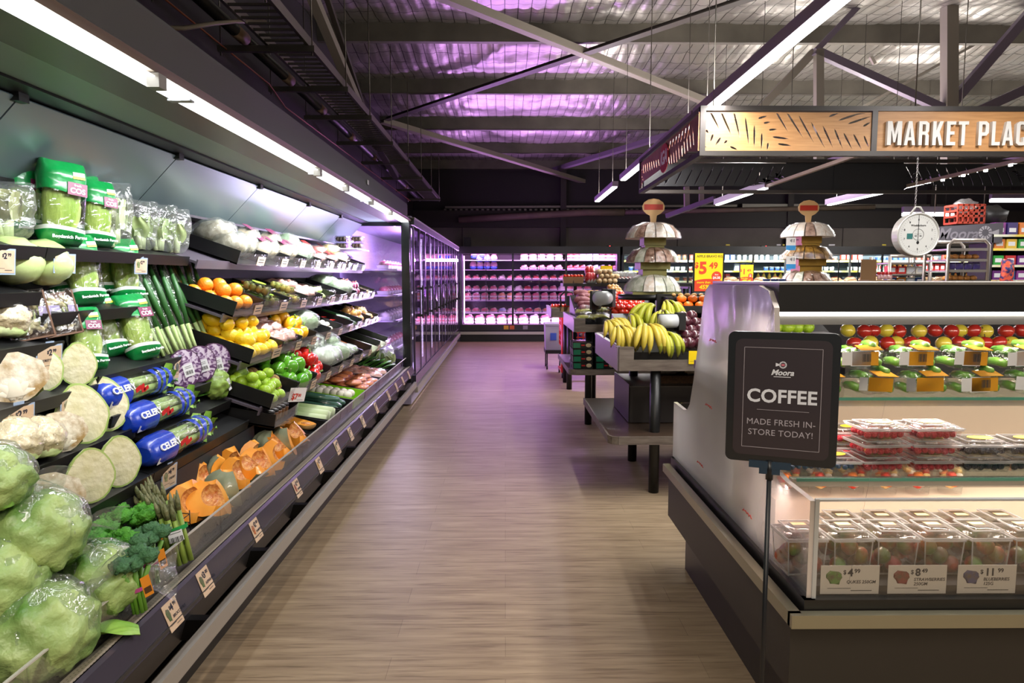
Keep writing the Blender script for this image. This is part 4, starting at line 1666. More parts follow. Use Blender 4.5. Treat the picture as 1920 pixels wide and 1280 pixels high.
# bottom deck: bagged lettuces, broccolini, asparagus
for i, (px, py, zc, sc, sd, tl, lb) in enumerate((
        (75, 1185, .575, 1.12, 1, (.3, .6, .3), 'big bagged iceberg lettuce at the very front of the bottom deck'),
        (180, 1092, .60, 1.0, 2, (.9, .6, -.2), 'bagged iceberg lettuce touching the front glass beside the broccolini'),
        (68, 1000, .70, 1.05, 3, (.5, .9, -.2), 'bagged iceberg lettuce on top of the others, its bag trailing towards the broccolini'),
        (-12, 1085, .60, 1.0, 4, (-.2, -.6, .6), 'bagged iceberg lettuce buried behind the front one'),
        (-22, 900, .84, .85, 5, (.6, .9, -.3), 'bagged iceberg lettuce high on the lowest shelf beside the half cauliflower'))):
    q = at(px, py, z=zc) if sd < 3 else at(px, py, x={3: -1.29, 4: -1.33, 5: -1.36}[sd])
    zc = q.z
    Proto(p_iceberg(sd, tl), 'lettuce').place(T(q.x, q.y, zc - .105 * sc) @ S(sc), lb)
mb = MB()
q = at(190, 1188, z=.505)
ruffle(mb, q, (.5, .45, .12), (.3, -.5, .0), .09, .08, amp=.008, fr=3)
tag(mb.build('lettuce_leaf', LEAF), 'torn lettuce leaf lying loose behind the front glass', 'lettuce leaf')
for px, py, pr, yw, lb in (
        (185, 1003, BRG, -20, 'bright green broccolini bunch with an orange tag, beside the top lettuce'),
        (217, 970, BRG, 30, 'bright green broccolini bunch at the back under the half cabbages'),
        (228, 1018, BRG, -50, 'bright green broccolini bunch in the middle of the broccolini'),
        (274, 968, BRG, 10, 'bright green broccolini bunch standing against the asparagus tips'),
        (283, 1008, BRB, -30, 'bluish broccolini bunch with an orange and white tag, against the asparagus'),
        (258, 1052, BRB, -40, 'bluish broccolini bunch with an orange tag, closest to the front glass')):
    q = at(px, py, z=.66)
    pr.place(T(q.x, q.y, .505) @ RY(-8) @ RZ(yw), lb)
for px, py, yw, rl, lb in (
        (298, 930, 0, 0, 'asparagus bundle standing at the back beside the pumpkin pieces'),
        (318, 942, -30, 4, 'asparagus bundle with a green band and barcode'),
        (336, 962, -60, -5, 'asparagus bundle at the front edge next to the pumpkin pieces')):
    q = at(px, py, z=.68)
    ASP.place(T(q.x, q.y, .50) @ RY(-14) @ RX(rl) @ RZ(yw) @ S(1.35, 1.35, 1.12), lb)
mb = MB()
q = at(352, 985, z=.53)
for k in range(3):
    mb.tube([(q.x + .0, q.y - .10 + .02, .50 + .035 * k), (q.x + .0, q.y + .02, .50 + .035 * k), (q.x - .2, q.y + .02, .52 + .035 * k)], .0022, 5)
for k in range(5):
    mb.tube([(q.x - .05 * k, q.y + .02, .49), (q.x - .05 * k, q.y + .02, .585)], .0022, 5)
tag(mb.build('wire_divider', BLACK), 'small black wire divider between asparagus and pumpkin', 'wire divider')
# pumpkin pieces
PK = [Proto(p_pumpkin(a), 'pumpkin') for a in (70, 100, 55)]
PKL = [(350, 908, 0, 60, 40, 'half skin half flesh, against the asparagus, upper'), (352, 945, 1, -20, 20, 'against the asparagus, lower'),
       (377, 903, 0, 20, -30, 'with bright flesh, second along the back from the asparagus'), (418, 925, 1, 150, 10, 'lying skin side out in shiny wrap'),
       (392, 962, 1, -15, -35, 'with its open seed cavity facing out at the front'), (424, 950, 2, -60, -20, 'leaning against the piece with the open cavity'),
       (405, 890, 0, 80, 10, 'at the back, above the shiny skin-side piece'), (440, 893, 2, 10, -30, 'in the middle of the heap'),
       (437, 872, 0, -30, 20, 'at the back in the middle of the heap'), (472, 922, 0, -70, 60, 'hanging its orange edge behind the front glass'),
       (482, 888, 1, -10, -35, 'wide and flat with stringy seeds in the middle'), (474, 858, 2, 20, -20, 'square cut with a curved hollow'),
       (497, 838, 0, 140, 0, 'dark skin side up, at the far back'), (522, 872, 0, -60, 50, 'whose rounded edge shows through the front glass'),
       (528, 833, 1, 120, -10, 'wrapped with skin out, farthest back'), (556, 848, 0, -70, 45, 'farthest along, its rim behind the glass'),
       (507, 866, 2, 50, -10, 'standing on edge behind the glass near the far end')]
for px, py, k, yw, tl, lb in PKL:
    q = at(px, py, z=.575)
    if q.x > -1.235: q = at(px, py, x=-1.235)
    PK[k].place(T(q.x, q.y, max(.565, q.z)) @ RZ(yw * .6 - 20) @ RY(-abs(tl) - 8) @ RX(tl * .4), 'orange pumpkin piece ' + lb)

# tickets on the near shelves
def lip_ticket(f, px, label, **k):
    y = f.Y(px, None, -.016, -.045)
    return ticket(f.M(y, -.016, -.045) @ RY(-12) @ RZ(-4), label, **k)


lip_ticket(FR['A1'], 8, 'price ticket at the near end of the top shelf lip', price='2', cents='99', w_=.085, h_=.075)
lip_ticket(FR['A1'], 122, 'price ticket hanging under the tallest cos bag', price='5', cents='00', pic='8fa070', w_=.105, h_=.062)
lip_ticket(FR['B1'], 265, 'price ticket hanging under the bok choy bags', price='2', cents='99', pic='7f9a5a', w_=.085, h_=.062)
lip_ticket(FR['A3'], 93, 'ticket reading 2.99 fioretto 150g', price='2', name='FIORETTO 150G')
lip_ticket(FR['A4'], 35, 'large ticket reading 2.99 under the half cauliflower', price='2', name='CAULIFLOWER\nHALF', pic='c7a95a', w_=.125, h_=.095)
lip_ticket(FR['A4'], 137, 'ticket reading 1.30 under the round half cabbage', price='1', cents='30', name='HALF CABBAGE', pic='c8c8a0', w_=.115, h_=.085)
lip_ticket(FR['B3'], 338, 'ticket under the spring onions above the red cabbage', price='2', cents='99', pic='5a6a7a', w_=.10, h_=.09)
lip_ticket(FR['B6'], 318, 'ticket reading 4.99 celery beside the asparagus', price='4', name='CELERY', pic='9aa070', w_=.10, h_=.085)
# tickets on the front rail
RT = [(325, 1140, '4', '99', 'BROCCOLINI', '3f6a38', 'ticket with a green floret picture, nearest on the front rail'),
      (386, 1080, '3', '00', 'ASPARAGUS', '4a6a3a', 'ticket with a spear picture on the front rail, in front of the asparagus'),
      (481, 985, '2', '00', 'PUMPKIN', 'c86a2a', 'ticket on the front rail before the open-cavity pumpkin'),
      (558, 907, '2', '00', 'PUMPKIN', 'a8402a', 'ticket with a reddish picture on the front rail by the glass joint'),
      (600, 865, '2', '50', '', 'd8a030', 'ticket with a yellow picture on the front rail by the farthest pumpkin'),
      (633, 829, '4', '00', '', '7a8a4a', 'ticket on the front rail before the butternut crate'),
      (658, 804, '2', '90', '', '5a6a4a', 'ticket on the front rail before the celery stalk crate'),
      (681, 780, '2', '50', '', '5a6a4a', 'ticket on the front rail before the long cucumbers'),
      (706, 757, '5', '00', '', '8a6a4a', 'ticket on the front rail before the mushroom tray'),
      (729, 733, '2', '00', '', 'a87a4a', 'ticket on the front rail before the carrot bags'),
      (744, 718, '', '', '', 'a87a4a', 'small ticket on the front rail before the snack packs'),
      (756, 706, '', '', '', 'a87a4a', 'small ticket on the front rail before the leafy greens'),
      (767, 695, '', '', '', 'a87a4a', 'small ticket on the front rail nearest the end post')]
for px, py, p, c, n, pic, lb in RT:
    q = at(px, py, x=-1.053)
    ticket(T(-1.055, q.y, .437) @ RY(-20), lb, price=p, cents=c, name=n, pic=pic, w_=.085, h_=.088, sleeve=False)

# ------------------------------------------------------------------ far half of the produce cabinet: bins and crates
BINB = mat('black_bin', '141315', .4)
GUARD = film('bin_guard', 'f6f6f8', .10, .08, .3, 9, milky=.06, fres=.35)


def bin_(f, ya, yb, label, dd=.34, hgt=.085, front=.075, over=.05, card=True, name='produce_bin'):
    r = thing(name, label, 'produce bin', f.M((ya + yb) / 2, 0, .006))
    W = (yb - ya) - .012
    mb = MB()
    mb.box((-dd / 2 + over / 2, 0, .005), (dd + over, W, .008))
    for s in (-1, 1): mb.box((-dd / 2 + over / 2, s * (W / 2 - .003), hgt / 2), (dd + over, .006, hgt))
    mb.box((-dd, 0, hgt / 2), (.006, W, hgt))
    mb.build('tray', BINB, r)
    mb = MB()
    mb.sheet(14, 2, lambda u, v: (over + .022 * math.sin(math.pi * u) ** .6, (u - .5) * W, .004 + v * front))
    mb.build('front_guard', GUARD, r)
    if card:
        mb = MB()
        mb.box((over + .026, W * .18, front * .5), (.001, W * .30, front * .75))
        for k in range(2): mb.box((over + .0268, W * .18, front * (.62 - .22 * k)), (.0004, W * .2, front * .08), 1)
        mb.build('price_card', [CARD, BARC], r)
    return r


def heap(proto, f, ya, yb, grid, label, group, size, jit=.010, w0=.012, yaw=360, flat=0, lab=None, sc=1.0):
    """grid = [(d, count, layer)]; one object each"""
    k = 0
    for d, n, ly in grid:
        for i in range(n):
            y = ya + (yb - ya) * (i + .5 + (.25 if ly % 2 else 0)) / (n + (.5 if ly % 2 else 0))
            M = f.M(y + rnd.uniform(-jit, jit), d + rnd.uniform(-jit, jit), w0 + ly * size) @ RZ(rnd.uniform(-yaw, yaw)) @ RX(rnd.uniform(-flat, flat)) @ S(sc * rnd.uniform(.94, 1.06))
            proto.place(M, lab[k] if lab else label, group)
            k += 1


def p_bagflat(name, m, L=.2, W=.16, H=.07, lab=None, fm=None):
    """a filled clear bag lying down"""
    def f():
        r = thing(name, '', '')
        mb = MB()
        mb.ball((0, 0, H * .5), (L * .45, W * .45, H * .46), 16, 10, nz=.3, nf=4, seed=len(name))
        mb.build('contents', m, r)
        mb = MB()
        mb.ball((0, 0, H * .52), (L * .52, W * .5, H * .54), 18, 10, nz=.18, nf=5, seed=len(name) + 2)
        mb.build('bag', fm or BAGW, r)
        if lab:
            mb = MB()
            mb.box((0, 0, 0), (L * .3, W * .5, .001))
            mb.build('label', lab, r, T(L * .2, 0, H * 1.02) @ RY(25))
        return r
    return Proto(f, 'vegetable bag')


def p_clamshell(name, m, L=.16, W=.12, H=.06, lab=None, piece=None, lidm=None, cat='fruit pack', glued=None):
    """clear hinged pack: fruit inside a tray, a lid with a raised rim"""
    def f():
        r = thing(name, '', '')
        mb = MB()
        n = 4
        for i in range(n):
            for j in range(3):
                mb.ball(((i - 1.5) * L * .22, (j - 1) * W * .28, H * .5), (L * .125, W * .155, H * .40), 10, 6, nz=.2, nf=5, seed=i * 3 + j)
        mb.build('contents', m, r)['kind'] = 'stuff'
        mb = MB()
        mb.box((0, 0, H * .4), (L * .92, W * .92, H * .8), 0, None, 1.08)
        mb.build('tray', ACRYL, r)
        mb = MB()
        mb.box((0, 0, H * .84), (L * 1.06, W * 1.06, .005))
        mb.box((0, 0, H * .95), (L * .90, W * .90, H * .22), 0, None, .9)
        mb.build('lid', lidm or ACRYL, r)
        if lab:
            mb = MB()
            mb.prism([(L * .25 * math.cos(a * .3927), W * .3 * math.sin(a * .3927)) for a in range(16)], .0015)
            mb.build('label', lab, r, T(0, 0, H * 1.065))
        return r
    return Proto(f, cat)


C1, C2, C3, C4, DC = FR['C1'], FR['C2'], FR['C3'], FR['C4'], FR['DC']
WHMUSH = mat('bag_mushrooms', 'a8987e', .6, col2='e6dccb', ns=30, bump=.6, bs=30)
BRMUSH = mat('pack_mushrooms', 'a88a68', .6, col2='dccab0', ns=24, bump=.6, bs=30)
GREENS = mat('bag_greens', '6f8f5a', .5, col2='d8e4cc', ns=14, bump=.5, bs=20)
PINKM = mat('bag_pink', 'c76f5c', .5, col2='ecc9bc', ns=20, bump=.5, bs=20)
REDP = mat('bag_red', 'b52a2a', .5, col2='e7b0a8', ns=14)
YLAB, PLAB = mat('yellow_label', 'edc92a', .4), mat('plum_label', '6a2a4a', .4)
B_MUSH = p_bagflat('bagged_mushrooms', WHMUSH, .24, .17, .09, None)
B_PACK = p_bagflat('mushroom_pack', BRMUSH, .2, .15, .08, PLAB)
B_HERB = p_bagflat('herb_bag', GREENS, .22, .15, .09)
B_RED = p_bagflat('red_chilli_pack', REDP, .17, .13, .06, RED)
B_PINK = p_bagflat('pink_vegetable_bag', PINKM, .22, .15, .07, None, WRAP)
B_WHITE = p_bagflat('sprout_bag', mat('sprouts', 'a9b3a0', .5, col2='e2e8da', ns=22), .26, .19, .12)
B_SALAD = p_bagflat('salad_bag', GREENS, .28, .24, .16)
B_CARROT = p_bagflat('carrot_bag', mat('bag_carrots', 'd9682a', .5, col2='f0a070', ns=18, stretch=(1, .3, 1)), .16, .12, .06, None, WRAP)
B_PARS = p_bagflat('ginger_bag', mat('bag_ginger', 'd0ad74', .6, col2='e8d3a2', ns=16, bump=.8, bs=30), .17, .14, .08, None, WRAP)
K_PACK = p_clamshell('kiwi_pack', mat('pack_kiwi', '5f7a2a', .6, col2='8a6a3a', ns=14), .17, .13, .065, mat('lime_label', '8fbf2a', .4))
S_PACK = p_clamshell('snack_pack', mat('pack_snack', '7a9a3a', .5, col2='e0b25a', ns=14), .16, .12, .06)
D_PACK = p_clamshell('dark_mushroom_box', mat('pack_dark', '4a3a34', .6, col2='7a6a60', ns=14), .15, .12, .06)


def bins(f, edges, labels, **k):
    for (a, b), lb in zip(zip(edges, edges[1:]), labels):
        bin_(f, a, b, lb, **k)


# top far shelf
E1 = [4.03, 4.49, 4.95, 5.37, 5.80, 6.25, 6.70, 7.15, 7.6]
for (a, b), pr, n, nm in zip(zip(E1, E1[1:]), (B_MUSH, B_PACK, B_PACK, B_HERB, B_RED, B_RED, B_PARS, D_PACK),
                             (3, 3, 3, 3, 3, 3, 4, 4), ('loose mushrooms', 'white mushroom packs', 'sliced mushroom packs', 'herb bags', 'chilli packs', 'small red packs', 'ginger bags', 'dark mushroom boxes')):
    bin_(C1, a, b, 'black bin of %s on the top far shelf' % nm)
    for i in range(n):
        y = a + (b - a) * (i % 2 * .42 + .29)
        pr.place(C1.M(y, .05 + .10 * (i // 2) + .02 * (i % 2), .018 + .045 * (i // 2)) @ RY(-22 if pr is not D_PACK else 0) @ RZ(rnd.uniform(-15, 15)) @ S(1.1, 1.1, 1.0 if pr is D_PACK else 1.7),
                 '%s in the bin of %s, %s from its near front corner' % (pr.o.name.split('.')[0].replace('_', ' ') if pr.o else 'clear bag', nm, ORD[i]))
# second far shelf
E2 = [3.64, 4.06, 4.53, 4.95, 5.36, 5.76, 6.2, 6.6, 7.05, 7.5]
N2 = ['oranges', 'kiwi packs', 'snack packs', 'red vegetable bags', 'pale zucchini', 'eggplant bags', 'herb sleeves', 'red onions', 'yellow packs']
for (a, b), nm in zip(zip(E2, E2[1:]), N2): bin_(C2, a, b, 'black bin of %s on the second far shelf' % nm)
heap(ORANGE, C2, E2[0] + .02, E2[1] - .02, [(.03, 3, 0), (.12, 3, 0), (.21, 3, 0), (.29, 3, 0), (.08, 2, 1), (.18, 2, 1)], 'round orange in the first bin of the second far shelf', 'oranges in their bin', .055, sc=1.05)
for nm, pr, k in (('kiwi packs', K_PACK, 1), ('snack packs', S_PACK, 2)):
    for i in range(5):
        pr.place(C2.M(E2[k] + .12 + .20 * (i % 2), .05 + .16 * (i // 2 % 2), .018 + .075 * (i // 4)) @ RZ(rnd.uniform(-6, 6)), '%s, %s in the bin of %s' % (pr.o.name.split('.')[0].replace('_', ' ') if pr.o else 'clear pack', ORD[i], nm))
for i in range(4): B_PINK.place(C2.M(E2[3] + .12 + .17 * (i % 2), .07 + .14 * (i // 2), .02) @ RY(-12) @ S(1.05, 1.05, 1.5), 'pink vegetable bag, %s in the bin behind the snack packs' % ORD[i])
heap(LONGG, C2, E2[4] + .02, E2[5] - .02, [(.04, 3, 0), (.16, 3, 0), (.08, 3, 1)], 'pale zucchini in its bin on the second far shelf', 'pale zucchini', .04, yaw=15)
EGG = Proto(fruit('eggplant', mat('eggplant_skin', '1c0f1e', .2, coat=.7), (.035, .06, .034), (STEMG, [(0, -.055, .034), (0, -.075, .036)], [.014, .006])), 'eggplant')
heap(EGG, C2, E2[5] + .02, E2[6] - .02, [(.05, 3, 0), (.18, 3, 0)], 'dark eggplant in its bin on the second far shelf', 'eggplants', .05, yaw=20)
for i in range(4): B_HERB.place(C2.M(E2[6] + .11 + .17 * (i % 2), .06 + .15 * (i // 2), .02) @ RY(-18) @ S(1.05, 1.05, 1.5), 'herb bag, %s in the bin beyond the eggplants' % ORD[i])
heap(ONION, C2, E2[7] + .02, E2[8] - .02, [(.03, 4, 0), (.10, 4, 0), (.18, 4, 0), (.26, 4, 0), (.06, 3, 1), (.14, 3, 1)], 'glossy red onion in its bin on the second far shelf', 'red onions', .055, sc=1.15)
for i in range(4): S_PACK.place(C2.M(E2[8] + .12 + .18 * (i % 2), .05 + .17 * (i // 2), .018), 'clear snack pack, %s in the last bin of the second far shelf' % ORD[i])
# third far shelf
E3 = [3.64, 4.14, 4.52, 4.88, 5.27, 5.65, 6.05, 6.43, 6.85, 7.25]
N3 = ['lemons', 'pink vegetable bags', 'yellow capsicums', 'salad bags', 'mushrooms', 'chillies', 'long green cucumbers', 'brown onions', 'ginger']
for (a, b), nm in zip(zip(E3, E3[1:]), N3): bin_(C3, a, b, 'black bin of %s on the third far shelf' % nm)
heap(LEMON, C3, E3[0] + .02, E3[1] - .02, [(.01, 5, 0), (.09, 5, 0), (.17, 5, 0), (.26, 5, 0), (.05, 4, 1), (.13, 4, 1), (.22, 4, 1), (.29, 4, 1), (.15, 3, 2), (.24, 4, 2)], 'shiny yellow lemon in the lemon bin', 'lemons in their bin', .055, sc=1.25)
for i in range(6): B_PINK.place(C3.M(E3[1] + .10 + .17 * (i % 2), .05 + .10 * (i // 2), .02 + .02 * (i // 2)) @ RY(-14) @ S(1.05, 1.05, 1.4), 'pink vegetable bag, %s in the bin beside the lemons' % ORD[i])
heap(CAPR['yellow'], C3, E3[2] + .02, E3[3] - .02, [(.04, 3, 0), (.12, 3, 0), (.20, 3, 0), (.07, 2, 1), (.15, 3, 1)], 'yellow capsicum in the capsicum bin beside the salad bags', 'yellow capsicums', .07, flat=70, sc=1.2)
heap(CAPR['orange'], C3, E3[2] + .02, E3[3] - .02, [(.29, 3, 0), (.27, 3, 1), (.22, 1, 2)], 'orange capsicum at the back of the yellow capsicum bin', 'orange capsicums', .07, flat=70, sc=1.2)
B_SALAD.place(C3.M(E3[3] + .17, .10, .02) @ RY(-20), 'large frosty salad bag in front of its bin beside the capsicums')
B_SALAD.place(C3.M(E3[3] + .22, .24, .05) @ RY(-20), 'large frosty salad bag at the back of its bin beside the capsicums')
heap(MUSH, C3, E3[4] + .02, E3[5] - .02, [(.02, 6, 0), (.07, 6, 0), (.12, 6, 0), (.18, 6, 0), (.05, 5, 1), (.11, 5, 1)], 'small white mushroom in the loose mushroom bin', 'loose mushrooms', .03)
heap(CHILLI, C3, E3[5] + .06, E3[6] - .06, [(.06, 4, 1), (.14, 5, 1), (.20, 5, 2), (.26, 5, 2), (.12, 4, 2)], 'red chilli in the chilli bin', 'red chillies', .016, yaw=0)
for i in range(9):
    CUKE.place(C3.M(E3[6] + .05 + .042 * (i % 7), .14 + .02 * (i // 7), .014 + .042 * (i // 7)) @ RZ(90 + rnd.uniform(-4, 4)), 'dark green cucumber, %s from the near side of the cucumber bin' % ORD[i])
heap(BONION, C3, E3[7] + .02, E3[8] - .02, [(.03, 4, 0), (.11, 4, 0), (.19, 4, 0), (.07, 3, 1), (.15, 3, 1)], 'brown onion in its bin beyond the cucumbers', 'brown onions in the cabinet', .05)
GING = Proto(fruit('ginger_root', mat('ginger_skin', 'd0ad74', .65, col2='b8905a', ns=14), (.04, .07, .03), nz=.6, seg=18), 'ginger')
heap(GING, C3, E3[8] + .02, E3[9] - .02, [(.05, 3, 0), (.15, 3, 0), (.24, 3, 0), (.10, 2, 1)], 'knobbly ginger root in the last bin of the third far shelf', 'ginger roots', .05)
# fourth far shelf
E4 = [3.64, 4.1, 4.49, 4.86, 5.22, 5.6, 5.95, 6.35, 6.8, 7.25]
N4 = ['limes and kiwifruit', 'green capsicums', 'red capsicums', 'sprout bags', 'salad bags', 'bean bags', 'loose carrots', 'leek stalks', 'celery stalks']
for (a, b), nm in zip(zip(E4, E4[1:]), N4):
    bin_(C4, a, b, 'black bin of %s on the lowest far shelf' % nm, card=nm != 'limes and kiwifruit')
heap(LIME, C4, E4[0] + .02, E4[0] + .30, [(.0, 4, 0), (.06, 4, 0), (.12, 4, 0), (.18, 4, 0), (.24, 4, 0), (.30, 4, 0), (.03, 4, 1), (.09, 4, 1), (.15, 4, 1), (.21, 4, 1), (.10, 3, 2)], 'bright green lime in the bin beside the red cabbage', 'limes in their bin', .045, sc=1.12)
heap(KIWI, C4, E4[0] + .31, E4[1] - .02, [(.05, 2, 0), (.12, 2, 0), (.18, 2, 0), (.08, 2, 1), (.15, 2, 1), (.22, 2, 1)], 'brown kiwifruit beside the limes', 'kiwifruit in their bin', .04)
heap(CAPR['green'], C4, E4[1] + .02, E4[2] - .02, [(.02, 3, 0), (.10, 3, 0), (.18, 3, 0), (.06, 2, 1), (.15, 3, 1), (.24, 3, 1), (.20, 2, 2)], 'green capsicum in the bin beside the limes', 'green capsicums', .07, flat=70, sc=1.25)
heap(CAPR['red'], C4, E4[2] + .02, E4[3] - .02, [(.02, 3, 0), (.10, 3, 0), (.19, 3, 0), (.06, 2, 1), (.15, 3, 1), (.24, 3, 1)], 'red capsicum in the bin between the green ones and the sprout bags', 'red capsicums', .07, flat=70, sc=1.25)
for i in range(4): B_WHITE.place(C4.M(E4[3] + .12 + .15 * (i % 2), .07 + .14 * (i // 2), .02 + .05 * (i // 2)) @ RY(-14) @ S(1.1, 1.1, 1.3), 'frosty sprout bag, %s in the bin beside the red capsicums' % ORD[i])
for i in range(3): B_SALAD.place(C4.M(E4[4] + .17 + .03 * i, .05 + .11 * i, .02 + .04 * i) @ RY(-18), 'large frosty salad bag, %s from the front in the bin beyond the sprouts' % ORD[i])
for i in range(4): B_HERB.place(C4.M(E4[5] + .11 + .16 * (i % 2), .07 + .14 * (i // 2), .02) @ RY(-15), 'bean bag, %s in the bin beside the loose carrots' % ORD[i])
for i in range(12):
    CARROT.place(C4.M(E4[6] + .05 + .045 * (i % 7), .10 + .10 * (i // 7), .014 + .028 * (i // 7)) @ RZ(90 + rnd.uniform(-8, 8)) @ RZ(180), 'loose orange carrot in the carrot bin', 'loose carrots')
STALK = stick('pale_stalk', [(0, -.19, .014), (0, 0, .014), (0, .1, .014), (0, .19, .014)], [.016, .014, .012, .014], mat('pale_stalk_skin', '7fae4a', .45, col2='e4ecc8', ns=6, stretch=(1, .3, 1)), 'vegetable stalk')
for kk, nm in ((7, 'leek'), (8, 'celery')):
    for i in range(9):
        STALK.place(C4.M(E4[kk] + .05 + .042 * (i % 8), .12 + .02 * (i // 8), .014 + .028 * (i // 8)) @ RZ(90 + rnd.uniform(-4, 4)), 'pale green stalk in the %s bin of the lowest far shelf' % nm, nm + ' stalks')
# white wire shelf stack with small packs in the far corner
mb = MB()
for i in range(4):
    D_PACK.place(T(-1.70 + .16 * (i % 2), 7.2 + .0 * i, 1.80 + .068 * (i // 2)) @ RZ(90), 'dark mushroom box in the stack in the far top corner, %s' % ('lower back', 'lower front', 'upper back', 'upper front')[i])
mb.span((-1.95, 7.0, 1.785), (-1.5, 7.6, 1.797))
tag(mb.build('wire_shelf', mat('white_shelf', 'c9c2d0', .4)), 'small white shelf carrying dark mushroom boxes in the far corner', 'shelf')

# crates on the bottom deck
CRB = mat('black_crate', '121212', .4)


def crate(ya, yb, label, m=None, xa=-1.66, xb=-1.17, h=.085, clear=True):
    r = thing('produce_crate', label, 'crate', T((xa + xb) / 2, (ya + yb) / 2, .528) @ RY(9))
    L, W = xb - xa, yb - ya - .012
    mb = MB()
    mb.box((0, 0, .003), (L, W, .006))
    for s in (-1, 1): mb.box((0, s * (W / 2 - .003), h / 2), (L, .006, h))
    mb.box((-L / 2, 0, h / 2), (.006, W, h))
    mb.build('tray', m or CRB, r)
    mb = MB()
    mb.box((L / 2, 0, h * .45), (.004, W, h * .9))
    mb.build('clear_front', GUARD, r)
    return T((xa + xb) / 2, (ya + yb) / 2, .535) @ RY(9)


M = crate(3.98, 4.38, 'black crate of butternut pumpkin on the bottom deck')
BN = Proto(p_butternut, 'butternut')
BN.place(M @ T(.02, -.09, .05) @ RZ(100) @ RX(-10), 'butternut half standing nearer in its crate')
BN.place(M @ T(.10, .08, .04) @ RZ(60) @ S(1.1), 'butternut half lying farther in its crate')
BN.place(M @ T(-.1, .06, .0) @ RZ(80), 'butternut half at the back of its crate')
M = crate(4.40, 4.76, 'black crate of cut celery on the bottom deck')
for i in range(5):
    STALK.place(M @ T(0, -.12 + .058 * i, .03 + .02 * (i % 2)) @ RZ(90) @ S(2.2, 1.15, 2.2), 'wide pale celery stalk, %s across its crate on the bottom deck' % ORD[i])
for i in range(3):
    mb = MB()
    ruffle(mb, M @ Vector((-.16, -.10 + .08 * i, .05)), (-.5, .3, .5), (0, 1, .2), .10, .11, amp=.012, fr=4)
    tag(mb.build('celery_leaves', LEAF), 'bright celery leaves at the back of the celery crate, %s' % ('near', 'middle', 'far')[i], 'celery leaves')
M = crate(4.79, 5.16, 'black crate of long cucumbers on the bottom deck')
CUKW = stick('wrapped_cucumber', [(0, -.19, .024), (0, -.175, .024), (0, 0, .025), (0, .175, .024), (0, .19, .024)], [.006, .02, .024, .02, .008], mat('wrapped_cucumber_skin', '2c5446', .2, col2='5a8270', ns=14, coat=.8, bump=.5, bs=40, stretch=(1, .3, 1)), 'cucumber', n=12)
for i in range(6):
    CUKW.place(M @ T(.02, -.13 + .058 * (i % 5), .036 + .05 * (i // 5) + .016 * (i % 2)) @ RZ(90 + rnd.uniform(-3, 3)), 'long dark wrapped cucumber, %s across its crate' % ORD[i])
M = crate(5.20, 5.60, 'bright lime green tray of white mushrooms', mat('lime_tray', '8fd01e', .4))
for i in range(16):
    MUSH.place(M @ T(.17 - .055 * (i % 8), -.11 + .10 * (i // 8) + rnd.uniform(-.01, .01), .045) @ S(1.7), 'white mushroom in the lime green tray', 'mushrooms in the lime tray')
M = crate(5.64, 6.28, 'crate of carrot bags on the bottom deck', h=.08)
for i in range(18):
    B_CARROT.place(M @ T(.19 - .075 * (i % 6), -.2 + .19 * (i // 6), .03 + .03 * (i % 2)) @ RZ(rnd.uniform(-30, 30)) @ RY(-10), 'shiny bag of orange carrots in the carrot crate', 'carrot bags')
M = crate(6.30, 6.80, 'crate of pink snack packs on the bottom deck')
for i in range(8):
    B_PINK.place(M @ T(.15 - .12 * (i % 4), -.12 + .22 * (i // 4), .035) @ RZ(rnd.uniform(-30, 30)), 'pink pack, %s in the crate beyond the carrot bags' % ORD[i])
M = crate(6.82, 7.24, 'crate of leafy greens on the bottom deck')
for i in range(7):
    mb = MB()
    ruffle(mb, M @ Vector((.16 - .06 * i, -.12 + .04 * (i % 5), .04)), (.4, .5 - .3 * (i % 3), .45), (.5, -.6, .2), .15, .14, amp=.015, fr=4)
    tag(mb.build('dark_leaf', LEAFD), 'dark green leafy vegetable in the greens crate, %s from the front' % ORD[i], 'leaf')
M = crate(7.26, 7.72, 'crate of salad bags nearest the end post')
for i in range(4):
    PCH.place(M @ T(.16 - .11 * i, -.08 + .10 * (i % 2), .01) @ RY(-14) @ RZ(30 * i), 'frosty bag of leaves, %s from the front in the last crate' % ORD[i])
# black-lidded jars under the limes
JAR = mat('jar_contents', '5a3818', .3, coat=.6)
def p_jar():
    r = thing('small_jar', '', '')
    mb = MB()
    mb.lathe([(.024, 0), (.026, .005), (.026, .05), (.023, .055)], 14)
    mb.build('glass', JAR, r)
    mb = MB()
    mb.lathe([(.0255, .055), (.0255, .068), (.022, .07)], 14)
    mb.lathe([(.016, .0705), (.016, .071)], 12, 1)
    mb.build('lid', [BLACK2, STK], r)
    return r
JARP = Proto(p_jar, 'jar')
JF = Fr(-1.30, .69, 10)
r = bin_(JF, 3.64, 4.06, 'long black box of lidded jars below the limes', hgt=.075, card=False, name='jar_box')
for i in range(15):
    JARP.place(JF.M(3.70 + .06 * (i % 5), .0 + .06 * (i // 5), .016), 'small black-lidded jar in the box below the limes', 'black-lidded jars')
ticket(C4.M(4.0, -.085, .04) @ RZ(-25) @ RY(-6), 'white ticket reading 7.00 in red in front of the limes', w_=.14, h_=.085, sleeve=False, card=mat('white_card', 'e9e6e4', .4))
txt('price_lettering', '$7', .05, mat('red_ink', 'c43a2a', .5), bpy.context.scene.objects[[o.name for o in COL.objects if o.name.startswith('price_ticket')][-1]], T(.002, -.05, -.012) @ RZ(90) @ RX(90), .03)
txt('price_lettering', '00', .026, MATS['red_ink'], bpy.context.scene.objects[[o.name for o in COL.objects if o.name.startswith('price_ticket')][-1]], T(.002, .004, -.004) @ RZ(90) @ RX(90), .02)

